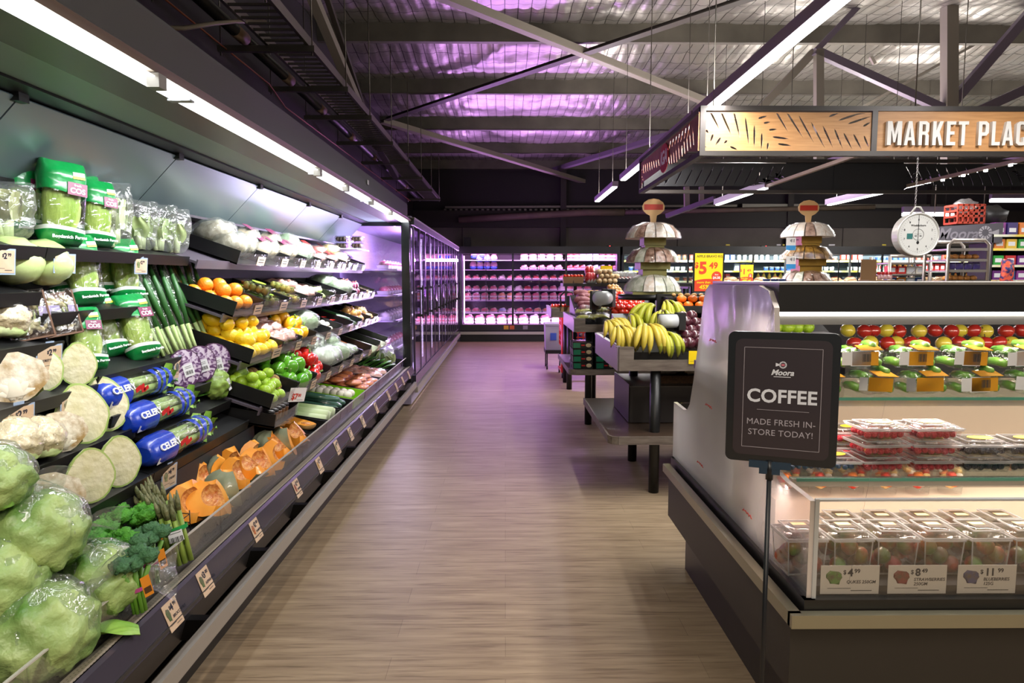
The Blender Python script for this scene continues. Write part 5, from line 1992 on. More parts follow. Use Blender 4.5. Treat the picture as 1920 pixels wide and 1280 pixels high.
# ------------------------------------------------------------------ the berry island cabinet on the right
BX0, BX1 = .83, 3.9
bc = thing('berry_island_cabinet', 'black island refrigerator with clear acrylic front full of berries and salads on the right', 'refrigerated cabinet', T(2.3, 2.7, 0))
BI = T(-2.3, -2.7, 0)


def bpart(name, mb, m, label=None):
    o = mb.build(name, m, bc, BI)
    if label: o['label'] = label
    return o


ENDP = mat('olive_black_panel', '2f2b26', .5)
mb = MB()
mb.span((BX0 + .03, 1.96, .25), (BX1, 3.5, .50))
bpart('body', mb, ENDP)
mb = MB()
mb.span((BX0 + .10, 2.1, .0), (BX1, 3.4, .25))
bpart('plinth', mb, BLACK2)
mb = MB()
mb.span((BX0, 1.90, .485), (BX0 + .035, 3.51, .525))
mb.span((BX0, 1.885, .485), (BX1, 1.915, .525))
bpart('bumper_rail', mb, mat('greenish_steel', 'a09c86', .35, .7))
mb = MB()
mb.span((BX0 + .05, 1.92, .50), (BX0 + .085, 3.54, .555))
mb.span((BX0 + .05, 1.92, .50), (BX1, 1.95, .555))
mb.span((BX0 + .05, 3.5, .50), (BX1, 3.54, .555))
bpart('sill', mb, mat('sill_black', '1c1a18', .35))
# end acrylic
prof = [(1.935, .555), (3.555, .555), (3.555, .845), (3.36, .842), (3.30, .85), (3.25, .89), (3.20, 1.0), (3.13, 1.2), (3.07, 1.38), (3.04, 1.44), (2.98, 1.47), (2.40, 1.472),
        (2.31, 1.455), (2.255, 1.40), (2.24, 1.30), (2.238, 1.0), (2.225, .90), (2.19, .865), (2.12, .855), (1.935, .85)]
FROST = film('misty_acrylic', 'f6efee', .05, .10, .2, 5, milky=.38, fres=.3)
nt = FROST.node_tree
tc = nt.nodes.new('ShaderNodeTexCoord')
nz_ = nt.nodes.new('ShaderNodeTexNoise')
nz_.inputs['Scale'].default_value = 2.2
vm = nt.nodes.new('ShaderNodeSeparateXYZ')
nt.links.new(tc.outputs['Object'], vm.inputs[0])
nt.links.new(tc.outputs['Object'], nz_.inputs['Vector'])
mr_ = nt.nodes.new('ShaderNodeMapRange')          # condensation: clear at the front corner, misty further in
for k_, v_ in (('From Min', 2.05), ('From Max', 2.75), ('To Min', .08), ('To Max', .56)): mr_.inputs[k_].default_value = v_
nt.links.new(vm.outputs['Y'], mr_.inputs['Value'])
mu = nt.nodes.new('ShaderNodeMath')
mu.operation = 'MULTIPLY_ADD'
nt.links.new(nz_.outputs['Fac'], mu.inputs[0])
mu.inputs[1].default_value = .35
nt.links.new(mr_.outputs['Result'], mu.inputs[2])
m2_ = nt.nodes.new('ShaderNodeMath')
m2_.operation = 'SUBTRACT'
m2_.use_clamp = True
nt.links.new(mu.outputs[0], m2_.inputs[0])
m2_.inputs[1].default_value = .16
nt.links.new(m2_.outputs[0], [n for n in nt.nodes if n.type == 'MIX_SHADER'][-1].inputs['Fac'])
CLR = film('clear_acrylic_thick', 'f8f8f6', .04, .06, .2, 6, fres=.3)
XA = BX0 + .062
mb = MB()
n = len(prof)
for x in (XA, XA + .018):
    mb.add([(x, a, b) for a, b in prof], [tuple(range(n)) if x > XA else tuple(range(n - 1, -1, -1))], 0)
mb.add([(XA, a, b) for a, b in prof] + [(XA + .018, a, b) for a, b in prof], [(i, (i + 1) % n, n + (i + 1) % n, n + i) for i in range(n)], 1)
e = bpart('end_glass', mb, [FROST, mat('polished_acrylic_edge', 'cfc6c0', .12, .2, coat=.6)], 'tall misty acrylic end panel with curved edges')
redm = mat('red_scribble', 'd8564a', .6)
for px, py in ((1336, 650), (1328, 772), (1312, 880), (1400, 975)):
    q = at(px, py, x=XA - .001)
    mb = MB()
    pts = [Vector((XA - .001, q.y + .05 - .10 * i / 14, q.z + .022 - .045 * i / 14 * .0 + .010 * abs(math.sin(2.2 * i)) * (1 if 1 < i < 13 else .2))) for i in range(15)]
    mb.tube(pts, .0018, 4)
    mb.build('red_handwriting', redm, e)
mb = MB()
mb.span((XA + .02, 1.935, .555), (BX1, 1.947, .852))
bpart('front_glass', mb, CLR)
mb = MB()
mb.span((XA + .014, 1.930, .555), (XA + .026, 1.938, .856))
mb.span((XA + .02, 1.933, .848), (BX1, 1.949, .854))
bpart('front_glass_edge', mb, mat('acrylic_edge_bright', 'bfc4c6', .15, .3, coat=.5))
# canopy
mb = MB()
mb.span((XA + .02, 2.27, 1.385), (BX1, 3.0, 1.475))
bpart('canopy', mb, mat('canopy_black', '131212', .45))
mb = MB()
mb.span((XA + .02, 2.268, 1.476), (BX1, 3.0, 1.484))
bpart('canopy_trim', mb, mat('canopy_trim', '8d8a84', .4, .5))
mb = MB()
mb.span((XA + .03, 2.274, 1.372), (BX1, 2.30, 1.384))
bpart('lamp_tube', mb, lamp_mat('warm_tube', (1, .93, .82), 7), 'glowing strip lamp under the canopy edge')
mb = MB()
mb.span((XA + .03, 2.31, 1.340), (BX1, 2.33, 1.384))
bpart('lamp_reflector', mb, STEEL)
area('berry_lamp', ((XA + BX1) / 2 - .3, 2.345, 1.375), (0, .25, -1), 0.03, 2.3, 1, (1, .86, .70))
GEDGE = mat('green_glass_edge', '4f9480', .12, coat=.8)
for nm, y0_, y1_, z in (('upper_shelf', 2.24, 2.66, 1.10), ('lower_shelf', 2.10, 2.66, .866)):
    mb = MB()
    mb.span((XA + .03, y0_ + .004, z - .008), (BX1, y1_, z))
    s_ = bpart(nm, mb, GLASS)
    mb = MB()
    mb.span((XA + .03, y0_, z - .009), (BX1, y0_ + .004, z + .001))
    mb.build('shelf_edge', GEDGE, s_)
    mb = MB()
    mb.span((XA + .03, y0_ + .03, z - .034), (BX1, y0_ + .06, z - .010))
    mb.build('shelf_lamp_bar', mat('lamp_bar', 'cfc8bd', .35, .4), s_)
area('berry_lamp', (2.3, 2.285, 1.064), (0, .12, -1), 0.02, 2.8, 1, (1, .80, .70))
area('berry_lamp', (2.3, 2.145, .830), (0, .12, -1), 0.02, 2.8, 1, (1, .80, .70))
for o in list(COL.objects):
    if o.type == 'LIGHT' and o.name.startswith('berry_lamp'): o.data.energy = {'berry_lamp': 17, 'berry_lamp.001': 22, 'berry_lamp.002': 26}[o.name]
mb = MB()
mb.span((XA + .03, 2.67, .5), (BX1, 2.69, 1.10))
bpart('centre_panel', mb, mat('beige_steel', '9a8b7a', .4, .3))
mb = MB()
mb.span((XA + .03, 2.69, 1.06), (BX1, 3.3, 1.10))
mb.span((XA + .03, 2.69, .58), (BX1, 3.4, .60))
bpart('rear_shelf', mb, CHAR)
mb = MB()
mb.span((XA + .03, 1.96, .54), (BX1, 2.68, .58))
bpart('deck', mb, CHAR)
mb = MB()
mb.span((XA + .03, 3.52, .555), (BX1, 3.535, .845))
bpart('rear_glass', mb, CLR)

# price cards behind the front acrylic
WCARD = mat('pale_card', 'd5cdc6', .5)
ymm = 1.955
for px, p, c, nm, pc, lb in ((1592, '4', '99', 'QUKES 250GM', '5a9a3a', 'pale price card reading 4.99 with a green cucumber picture'),
                             (1718, '8', '49', 'STRAWBERRIES\n250GM', '9a2f35', 'pale price card reading 8.49 with a red berry picture'),
                             (1848, '11', '99', 'BLUEBERRIES\n125G', '3f4a8a', 'pale price card reading 11.99 with a blue berry picture'),
                             (1976, '4', '99', '', '8a3030', 'pale price card cut off by the edge of the picture')):
    q = at(px, 1114, y=ymm)
    ticket(T(q.x, ymm, .601) @ RZ(-90), lb, price=p, cents=c, name=nm, pic=pc, w_=.176, h_=.088, sleeve=False, card=WCARD)

# berries and salads
RASP = mat('raspberry', 'b81426', .35, col2='d83040', ns=60, bump=1, bs=160)
BLKB = mat('blackberry', '17141c', .3, col2='3a3444', ns=60, bump=1, bs=160)
BLUB = mat('blueberry', '2a3050', .5, col2='59648a', ns=50)
LIDC = film('punnet_lid', 'fbfbfb', .06, .12, .4, 20, fres=.3)
LIDR = film('punnet_rim', 'f2f2f2', .15, .15, .3, 20, milky=.30, fres=.4)
LIDK = mat('printed_lid', 'c9c9cc', .4, col2='38363a', ns=30, sharp=.2)


def rim(mb, a, b, z, t, s):
    for k in (-1, 1):
        mb.box((0, k * (b - t) / 2, z), (a, t, .004), s)
        mb.box((k * (a - t) / 2, 0, z), (t, b - 2 * t, .004), s)


def p_punnet(name, m, k, lab, rr=.0125):
    def f():
        r = thing(name, '', '')
        for i in range(6):
            for j in range(5):
                if 0 < i < 5 and 0 < j < 4: continue
                mb = MB()
                mb.ball(((i - 2.5) * .023, (j - 2) * .023, .014 + .004 * ((i + j) % 2)), (rr, rr, rr * 1.05), 10, 7, nz=.12, nf=9, seed=i * 5 + j)
                mb.build('berry', m, r)
        mb = MB()
        mb.ball((0, 0, .018), (.05, .04, .014), 12, 6, nz=.2)
        mb.build('berry_layer', m, r)
        mb = MB()
        mb.box((0, 0, .019), (.150, .124, .036), 0, None, 1.06)
        mb.build('tray', ACRYL, r)
        mb = MB()
        mb.box((0, 0, .040), (.172, .146, .003), 0)
        rim(mb, .174, .148, .040, .005, 1)
        rim(mb, .168, .142, .034, .004, 1)
        rim(mb, .130, .104, .050, .003, 1)
        mb.box((0, 0, .046), (.135, .108, .010), 0, None, .93)
        mb.build('lid', [LIDC, LIDR], r)
        mb = MB()
        mb.prism([(.044 * math.cos(a * .3927), .026 * math.sin(a * .3927)) for a in range(16)], .0012)
        mb.build('label', YLAB, r, T(.01, 0, .052))
        return r
    return Proto(f, 'berry punnet')


P_R, P_K, P_B = p_punnet('raspberry_punnet', RASP, 0, None), p_punnet('blackberry_punnet', BLKB, 1, None), p_punnet('blueberry_punnet', BLUB, 2, None, .009)
for sx, nm, pr, ht, nn in ((1640, 'first raspberry stack', P_R, 3, 'raspberry'), (1736, 'second raspberry stack', P_R, 3, 'raspberry'), (1828, 'blackberry stack beside the raspberries', P_K, 2, 'blackberry'), (1915, 'blackberry stack at the edge', P_K, 2, 'blackberry'),
                           (1480, 'blueberry stack behind the coffee sign', P_B, 1, 'blueberry'), (1555, 'blueberry stack right of the coffee sign pole', P_B, 1, 'blueberry')):
    q = at(sx, 880, y=2.22)
    for k in range(ht):
        pr.place(T(q.x, 2.22, .868 + .0535 * k) @ RZ(rnd.uniform(-4, 4)) @ S(.92), '%s punnet, %s of the %s' % (nn, ('bottom', 'middle' if ht == 3 else 'top', 'top')[k] if ht > 1 else 'only one', nm))
    if ht == 3:
        for k in range(2):
            pr.place(T(q.x + .0, 2.40, .868 + .0535 * k) @ S(.92), '%s punnet in the row behind the %s, %s one' % (nn, nm, ('lower', 'upper')[k]))
for k in range(3):
    q = at(1490, 850, y=2.40)
    P_R.place(T(q.x + .0, 2.42, .868 + .0535 * k) @ S(.92), 'raspberry punnet in the stack half hidden behind the coffee sign, %s' % ('bottom', 'middle', 'top')[k])
# snack cucumber packs on the upper shelf
def p_qukes():
    r = thing('cucumber_pack', '', '')
    gm = mat('quke_skin', '3f7a24', .35, col2='79a848', ns=10, coat=.4)
    for i in range(7):
        mb = MB()
        y = -.055 + .0185 * i
        z = .018 + .020 * (i % 2) + .016 * (i % 3)
        mb.tube([(-.04, y, z), (-.034, y, z), (0, y, z + .003), (.034, y, z), (.04, y, z)], [.004, .012, .0135, .012, .004], 9)
        mb.build('cucumber', gm, r)
    pm = MB()
    pm.ball((0, 0, .035), (.058, .088, .038), 22, 12, nz=.16, nf=5, seed=4)
    pm.build('bag', WRAP, r)
    return r


QK = Proto(p_qukes, 'cucumber pack')
AMB = mat('amber_label', 'e0a020', .4, coat=.3)
for row, z, ks in ((0, 1.102, range(6)), (1, 1.178, range(6))):
    for k in ks:
        q = at(1530 + 98 * k + (0 if row == 0 else -18), 700, y=2.33)
        o = QK.place(T(q.x, 2.33 + .02 * row, z + .010 * row) @ RZ(-90 + rnd.uniform(-6, 6)) @ RX(rnd.uniform(-4, 4)) @ S(1.08, 1.05, 1.12), 'snack cucumber pack, %s along the %s row of the upper glass shelf' % (ORD[k], ('bottom', 'top')[row]))
        mb = MB()
        if row == 0 and k in (0, 1, 2):
            mb.box((.058, .004, .034), (.001, .082, .042), 0)
            mb.box((.0582, -.055, .034), (.001, .028, .040), 1)
            mb.build('label', [AMB, STK], o)
        else:
            mb.box((.058, -.01, .034), (.001, .062, .046), 0)
            for i in range(8): mb.box((.0588, -.005 + .0036 * i, .036), (.0004, .0013 + .0008 * (i % 3), .024), 1)
            mb.build('label', [STK, BARC], o)
        mb = MB()
        mb.box((.03, .02, .0735), (.05, .07, .001))
        mb.build('top_label', AMB, o, RY(12))
heapA = [(1510 + 26 * i, 608 + 7 * (i % 2)) for i in range(8)]
for i in range(26):
    q = Vector((at(1590, 600, y=2.86).x + .062 * (i % 13), 2.80 + .07 * (i // 13), 1.10 + .0))
    (APPLEG if i % 5 in (1, 3) else APPLE).place(T(q.x, q.y + .02 * (i % 2), 1.20 + .045 * (i // 13) + .006 * (i % 3)) @ S(.84) @ RZ(60 * i) @ RX(30 * (i % 3)), '%s apple in the row behind the cucumber packs' % ('yellow green' if i % 5 in (1, 3) else 'dark red'), '%s apples behind the cucumber packs' % ('yellow' if i % 5 in (1, 3) else 'red'))
mb = MB()
mb.span((at(1580, 600, y=2.8).x, 2.76, 1.10), (at(1580, 600, y=2.86).x + .9, 2.95, 1.198))
tag(mb.build('apple_tray', CRB), 'dark tray holding the apples behind the cucumber packs', 'tray')
for i in range(7):
    q = at(1455 + 20 * i, 605, y=2.8)
    if i < 4: LIME.place(T(q.x, 2.80, 1.27) @ RZ(50 * i), 'green lime behind the acrylic end panel', 'limes on the island')
mb = MB()
q = at(1470, 605, y=2.8)
mb.box((q.x + .06, 2.82, 1.185), (.3, .14, .17))
tag(mb.build('lime_box', CRB), 'dark box carrying limes behind the acrylic end panel', 'box')

# salad boxes and fruit cups on the deck
VEG = {}


def vegm(k, a, b): return mat('mixed_veg_%s' % k, a, .4, col2=b, ns=11, sharp=.25, coat=.3)


VEGS = [vegm('a', '8a2f22', '4f7a2f'), vegm('b', '7d2430', '5a6a34'), vegm('c', '4f7a34', 'b04a2a'), vegm('d', '6a5a34', '9a2a34'), vegm('e', 'a04a26', '5f7a34')]


def p_salad(m, seed):
    def f():
        r = thing('salad_box', '', '')
        rr = random.Random(seed)
        for i in range(3):
            for j in range(3):
                mb = MB()
                mb.ball(((i - 1) * .036, (j - 1) * .036, .028 + .026 * ((i + j + seed) % 3)), (.025, .025, .024), 12, 8, nz=.15, seed=i * 3 + j)
                mb.build('vegetable', VEGS[(i * 3 + j + seed) % 5], r)
        mb = MB()
        mb.box((0, 0, .055), (.112, .112, .108), 0, None, 1.10)
        mb.build('tub', ACRYL, r)
        mb = MB()
        mb.box((0, 0, .112), (.134, .134, .003), 0)
        rim(mb, .136, .136, .112, .005, 1)
        rim(mb, .130, .130, .105, .004, 1)
        rim(mb, .100, .100, .130, .004, 1)
        for a in (-1, 1):
            for b in (-1, 1): mb.bar((a * .054, b * .054, .002), (a * .061, b * .061, .108), .003, .003, 1)
        rim(mb, .112, .112, .006, .004, 1)
        mb.box((0, 0, .122), (.104, .104, .018), 0, None, .9)
        mb.build('lid', [LIDC, LIDR], r)
        mb = MB()
        mb.box((0, 0, .1325), (.052, .05, .001), 0)
        mb.box((0, -.010, .1328), (.044, .022, .001), 1)
        mb.build('label', [mat('dark_label', '33281e', .4), mat('gold_label', 'c9b27a', .4)], r)
        return r
    return f


SB = [Proto(p_salad(None, s_), 'salad box') for s_ in (1, 2, 3)]
for k in range(6):
    q = at(1500 + 84 * k, 1060, y=2.06)
    SB[k % 3].place(T(q.x, 2.075, .582) @ RZ(180 + rnd.uniform(-3, 3)) @ S(.98, .98, 1.08), 'clear salad box in the front row, %s from the corner of the island' % ORD[k])
for k in range(5):
    q = at(1560 + 72 * k, 1000, y=2.28)
    SB[(k + 1) % 3].place(T(q.x, 2.225, .582) @ S(.9, .9, .95), 'clear salad box in the row behind the front boxes, %s from the corner' % ORD[k])


def p_cup(seed):
    def f():
        r = thing('fruit_cup', '', '')
        rr = random.Random(seed)
        for k in range(10):
            a = k * 2.4
            q = .012 * math.sqrt(k)
            mb = MB()
            mb.ball((q * math.cos(a), q * math.sin(a), .03 + .006 * k), (.016, .016, .014), 8, 6, nz=.3, seed=k)
            mb.build('fruit', [mat('cup_strawberry', 'd83a24', .4, coat=.4), mat('cup_melon', 'efc27a', .4, coat=.4), mat('cup_cream', 'f2d9c8', .4), mat('cup_orange', 'ee7a24', .4, coat=.4)][(k + seed) % 4], r)
        mb = MB()
        mb.lathe([(.036, 0), (.046, .10), (.049, .102), (.047, .106)], 20, caps=False)
        mb.build('cup', LIDC, r)
        return r
    return f


FC = [Proto(p_cup(s_), 'fruit cup') for s_ in (0, 1)]
for k in range(6):
    q = at(1486 + 62 * k, 940, y=2.42)
    FC[k % 2].place(T(q.x, 2.47, .70) @ S(1.05), 'fruit salad cup in the lit row under the lower glass shelf, %s from the corner' % ORD[k])
mb = MB()
mb.span((at(1450, 940, y=2.42).x, 2.40, .582), (BX1 - .1, 2.54, .698))
tag(mb.build('cup_riser', mat('cream_riser', 'b9a996', .5)), 'pale riser under the fruit salad cups', 'riser')

# ------------------------------------------------------------------ coffee sign on its stand
q = at(1465, 746, y=1.70)
SGN = T(q.x, q.y, q.z) @ RZ(-22)        # local: x right, z up, faces -y
cs = thing('coffee_sign_stand', 'black framed coffee sign on a thin pole in front of the berry island', 'sign', T(at(1437, 880, y=1.72).x, 1.72, 0))
CSI = T(-at(1437, 880, y=1.72).x, -1.72, 0)
px_ = at(1437, 880, y=1.72)


def rrect(w_, h_, r_, n=5):
    out = []
    for cx, cz, a0 in ((w_ / 2 - r_, h_ / 2 - r_, 0), (-w_ / 2 + r_, h_ / 2 - r_, 90), (-w_ / 2 + r_, -h_ / 2 + r_, 180), (w_ / 2 - r_, -h_ / 2 + r_, 270)):
        for k in range(n + 1):
            a = R(a0 + 90 * k / n)
            out.append((cx + r_ * math.cos(a), cz + r_ * math.sin(a)))
    return out


STAND = RX(90)
mb = MB()
mb.prism(rrect(.262, .334, .016), .016)
fr_ = mb.build('frame', mat('sign_frame', '10161c', .3, coat=.3), cs, CSI @ SGN @ STAND @ T(0, 0, -.004))
mb = MB()
mb.prism(rrect(.226, .298, .018), .0015)
ps_ = mb.build('poster', mat('poster_plum', '2b242b', .35, coat=.25), cs, CSI @ SGN @ STAND @ T(0, 0, .0122))
F = T(0, 0, .0022)
mb = MB()
for (x, z, w_, h_) in ((0, .128, .182, .0012), (0, -.128, .182, .0012), (-.091, 0, .0012, .256), (.091, 0, .0012, .256), (.004, -.030, .122, .001)):
    mb.box((x, z, 0), (w_, h_, .0006))
LINEM = mat('poster_line', '9a949c', .5)
mb.build('border_line', LINEM, ps_, F)
PWH = mat('poster_white', 'd3d8e2', .5)
PGR = mat('poster_grey', '9f9aa4', .5)
txt('heading_lettering', 'COFFEE', .0465, PWH, ps_, F @ T(0, .004, 0), .026, 'CENTER', space=1.03)
txt('lettering', 'MADE FRESH IN-', .0215, PGR, ps_, F @ T(0, -.062, 0), .0, 'CENTER', space=1.03)
txt('lettering', 'STORE TODAY!', .0215, PGR, ps_, F @ T(0, -.089, 0), .0, 'CENTER', space=1.03)
mb = MB()
mb.prism([(.0285 * math.cos(a * .2618), .0285 * math.sin(a * .2618)) for a in range(24)], .0004)
lg = mb.build('logo', mat('logo_disc', '3a333b', .4), ps_, F @ T(0, .072, -.0012))
txt('lettering', 'Moora', .0195, PWH, lg, T(0, -.006, .001), .03, 'CENTER', shear=.3)
mb = MB()
for k in range(14):
    a = k * 2 * math.pi / 14
    mb.add([((.0055 if i in (0, 3) else .009) * math.cos(a + b) + .001, (.0055 if i in (0, 3) else .009) * math.sin(a + b) + .014, .0006) for i, b in enumerate((-.12, -.19, .19, .12))], [(0, 1, 2, 3)])
mb.add([(-.008, .016, .0006), (-.008, .012, .0006), (-.016, .0095, .0006), (-.016, .0185, .0006)], [(0, 1, 2, 3)])
mb.box((0, -.0165, .0006), (.040, .0016, .0004))
mb.build('windmill', PWH, lg)
mb = MB()
mb.prism([(.0045 * math.cos(a * .3927) + .001, .003 * math.sin(a * .3927) + .014) for a in range(16)], .001)
mb.build('windmill_hub', mat('logo_pink', 'c06a7a', .5), lg)
mb = MB()
mb.box((0, 0, -.012), (.10, .016, .018), 0, None)
mb.box((0, 0, -.028), (.05, .014, .016))
mb.build('bracket', mat('blue_black_bracket', '0f2f45', .3, coat=.3), cs, CSI @ T(px_.x, 1.70, at(1437, 862, y=1.70).z) @ RZ(-22))
mb = MB()
mb.tube([(px_.x, 1.70, .015), (px_.x, 1.70, px_.z + .02)], .0065, 8)
mb.tube([(px_.x, 1.70, px_.z - .02), (px_.x, 1.70, px_.z + .03)], .0095, 8)
mb.build('pole', mat('pole_black', '12151a', .35), cs, CSI)
mb = MB()
mb.lathe([(.10, 0), (.10, .008), (.02, .018)], 24)
mb.build('base', BLACK, cs, CSI @ T(px_.x - .02, 1.70, 0))

# ------------------------------------------------------------------ hanging market place sign
GY0, GY1, GZ0, GZ1, GXL, GXR = 5.07, 7.35, 2.385, 2.735, 1.42, 6.2
mp_ = thing('market_sign_canopy', 'large hanging rectangular sign frame with pale timber panels and white letters', 'hanging sign', T(3.6, 6.2, GZ0))
PI_ = T(-3.6, -6.2, -GZ0)
FRM = mat('sign_grey_frame', '3d3835', .4, .3)
mb = MB()
for z in (GZ0, GZ1 - .03):
    for y in (GY0, GY1 - .05):
        mb.span((GXL, y, z), (GXR, y + .05, z + .035))
    for x in (GXL, GXR - .05):
        mb.span((x, GY0 + .05, z), (x + .05, GY1 - .05, z + .035))
for x in (GXL, at(1640, 250, y=GY0).x - .02, at(1640, 250, y=GY0).x + 2.2):
    mb.span((x, GY0, GZ0 + .03), (x + .04, GY0 + .045, GZ1))
mb.span((GXL, GY1 - .05, GZ0 + .03), (GXL + .03, GY1, GZ1))
mb.build('frame', FRM, mp_, PI_)
WOOD = mat('pale_timber', 'd39f68', .5, col2='b98450', ns=5, stretch=(1, 12, 12), detail=6)
WOODB = mat('brown_panel', '94604a', .5, col2='7d4c38', ns=6)
BLKP = mat('black_sign_panel', '15161a', .5)


def cutpanel(name, w_, h_, slots, m, parent, M, th=.004):
    """a flat panel with real leaf-shaped slots cut through it (flat in xy)"""
    c = bpy.data.curves.new(name, 'CURVE')
    c.dimensions = '2D'
    c.fill_mode = 'BOTH'
    c.extrude = th / 2

    def spl(pts):
        s = c.splines.new('POLY')
        s.points.add(len(pts) - 1)
        for p, q in zip(s.points, pts): p.co = (q[0], q[1], 0, 1)
        s.use_cyclic_u = True
    spl([(0, 0), (w_, 0), (w_, h_), (0, h_)])
    for (x0, y0, x1, y1, t) in slots:
        a, b = Vector((x0, y0)), Vector((x1, y1))
        d = b - a
        nn = Vector((-d.y, d.x)).normalized()
        pts = []
        for u, q in ((0, .15), (.12, .8), (.35, 1), (.7, .8), (1, .1)): pts.append(a + d * u + nn * t * q)
        for u, q in ((.7, .45), (.35, .7), (.12, .5)): pts.append(a + d * u - nn * t * q)
        cl = [(min(max(p.x, .006), w_ - .006), min(max(p.y, .006), h_ - .006)) for p in pts]
        if max(p[1] for p in cl) - min(p[1] for p in cl) > .004 and max(p[0] for p in cl) - min(p[0] for p in cl) > .004: spl(cl)
    c.materials.append(m)
    o = bpy.data.objects.new(name, c)
    COL.objects.link(o)
    par(o, parent)
    o.matrix_local = M
    return o


P1a, P1b = at(1309, 287, y=GY0), at(1636, 219, y=GY0)
W1, H1 = P1b.x - P1a.x, GZ1 - GZ0 - .075
SL = [(580, 190, 615, 245), (640, 160, 715, 290), (725, 160, 820, 345), (830, 160, 888, 362), (925, 205, 962, 415), (1000, 262, 1005, 440), (1063, 322, 1063, 450), (1115, 395, 1110, 452), (612, 300, 630, 325), (668, 332, 650, 388), (732, 355, 688, 418), (785, 378, 758, 400), (565, 418, 625, 432), (808, 425, 870, 450), (1030, 215, 1100, 195), (1075, 250, 1130, 240), (1120, 300, 1185, 295), (1150, 352, 1285, 368), (1195, 405, 1305, 418), (1170, 162, 1275, 315), (1255, 162, 1400, 362), (1355, 190, 1485, 395)]
SL2 = [(325, 225, 440, 410), (415, 250, 500, 408), (503, 270, 575, 415), (575, 300, 645, 415), (650, 308, 718, 418), (730, 320, 772, 405), (460, 188, 545, 152), (530, 215, 742, 146), (605, 238, 775, 185), (722, 255, 778, 225), (365, 162, 410, 148)]
k1 = (P1b.x - P1a.x) / (1636 - 1309)
slots = [(((a / 4.267 + 1180) - 1309) * k1, H1 - (b / 4.267 + 180 - 219) / 68 * H1, ((c / 4.267 + 1180) - 1309) * k1, H1 - (d / 4.267 + 180 - 219) / 68 * H1, .009) for a, b, c, d in SL]
slots += [(((a / 4 + 1440) - 1309) * k1, H1 - (b / 4 + 180 - 219) / 68 * H1, ((c / 4 + 1440) - 1309) * k1, H1 - (d / 4 + 180 - 219) / 68 * H1, .009) for a, b, c, d in SL2]
UP = RX(90)
cutpanel('timber_panel', W1, H1, slots, WOOD, mp_, PI_ @ T(P1a.x, GY0 + .012, GZ0 + .036) @ UP)['label'] = 'timber panel with leaf shaped slots'
xw = at(1645, 250, y=GY0).x
mb = MB()
mb.span((xw, GY0 + .010, GZ0 + .036), (xw + 2.17, GY0 + .016, GZ1 - .03))
tp = mb.build('timber_panel', WOOD, mp_, PI_)
tp['label'] = 'timber panel carrying the white letters'
SLET = mat('white_sign_letters', 'e9e6e0', .5)
GLY = {'M': [[(0, 0), (0, 1), (.17, 1), (.275, .45), (.38, 1), (.55, 1), (.55, 0), (.40, 0), (.40, .62), (.31, .12), (.24, .12), (.15, .62), (.15, 0)]],
       'A': [[(0, 0), (.17, 1), (.33, 1), (.50, 0), (.36, 0), (.33, .2), (.17, .2), (.14, 0)], [(.19, .33), (.31, .33), (.25, .72)]],
       'R': [[(0, 0), (0, 1), (.33, 1), (.45, .9), (.45, .6), (.38, .5), (.45, .4), (.45, 0), (.30, 0), (.30, .4), (.25, .44), (.15, .44), (.15, 0)], [(.15, .57), (.27, .57), (.30, .62), (.30, .83), (.27, .87), (.15, .87)]],
       'K': [[(0, 0), (0, 1), (.15, 1), (.15, .6), (.30, 1), (.46, 1), (.30, .56), (.47, 0), (.31, 0), (.20, .38), (.15, .28), (.15, 0)]],
       'E': [[(0, 0), (0, 1), (.38, 1), (.38, .86), (.15, .86), (.15, .58), (.33, .58), (.33, .44), (.15, .44), (.15, .14), (.38, .14), (.38, 0)]],
       'T': [[(.14, 0), (.14, .86), (0, .86), (0, 1), (.44, 1), (.44, .86), (.29, .86), (.29, 0)]],
       'P': [[(0, 0), (0, 1), (.33, 1), (.45, .9), (.45, .52), (.35, .4), (.15, .4), (.15, 0)], [(.151, .54), (.27, .54), (.30, .58), (.30, .83), (.27, .87), (.151, .87)]],
       'L': [[(0, 0), (0, 1), (.15, 1), (.15, .14), (.38, .14), (.38, 0)]],
       'C': [[(.45, .35), (.45, .1), (.33, 0), (.12, 0), (0, .1), (0, .9), (.12, 1), (.33, 1), (.45, .9), (.45, .66), (.30, .66), (.30, .83), (.27, .87), (.18, .87), (.15, .83), (.15, .17), (.18, .13), (.27, .13), (.30, .17), (.30, .35)]]}
GLY['R'][1] = [(max(x, .152), z) for x, z in GLY['R'][1]]
lz0, lz1 = at(1700, 272, y=GY0 - .02).z, at(1700, 227, y=GY0 - .02).z
for ch, pa, pb in (('M', 1664, 1691), ('A', 1696, 1717), ('R', 1723, 1742), ('K', 1749, 1769), ('E', 1775, 1792), ('T', 1797, 1816), ('P', 1835, 1854), ('L', 1860, 1876), ('A', 1880, 1901), ('C', 1906, 1926), ('E', 1932, 1949)):
    c = bpy.data.curves.new('sign_letter', 'CURVE')
    c.dimensions = '2D'
    c.fill_mode = 'BOTH'
    c.extrude = .014
    xa_, xb_ = at(pa, 250, y=GY0 - .02).x, at(pb, 250, y=GY0 - .02).x
    wg = max(x for x, z in GLY[ch][0])
    for loop in GLY[ch]:
        sp_ = c.splines.new('POLY')
        sp_.points.add(len(loop) - 1)
        for p, g in zip(sp_.points, loop): p.co = (g[0] / wg * (xb_ - xa_), g[1] * (lz1 - lz0), 0, 1)
        sp_.use_cyclic_u = True
    c.materials.append(SLET)
    o = bpy.data.objects.new('sign_letter', c)
    COL.objects.link(o)
    par(o, tp)
    o.matrix_local = T(xa_, GY0 - .006, lz0) @ UP
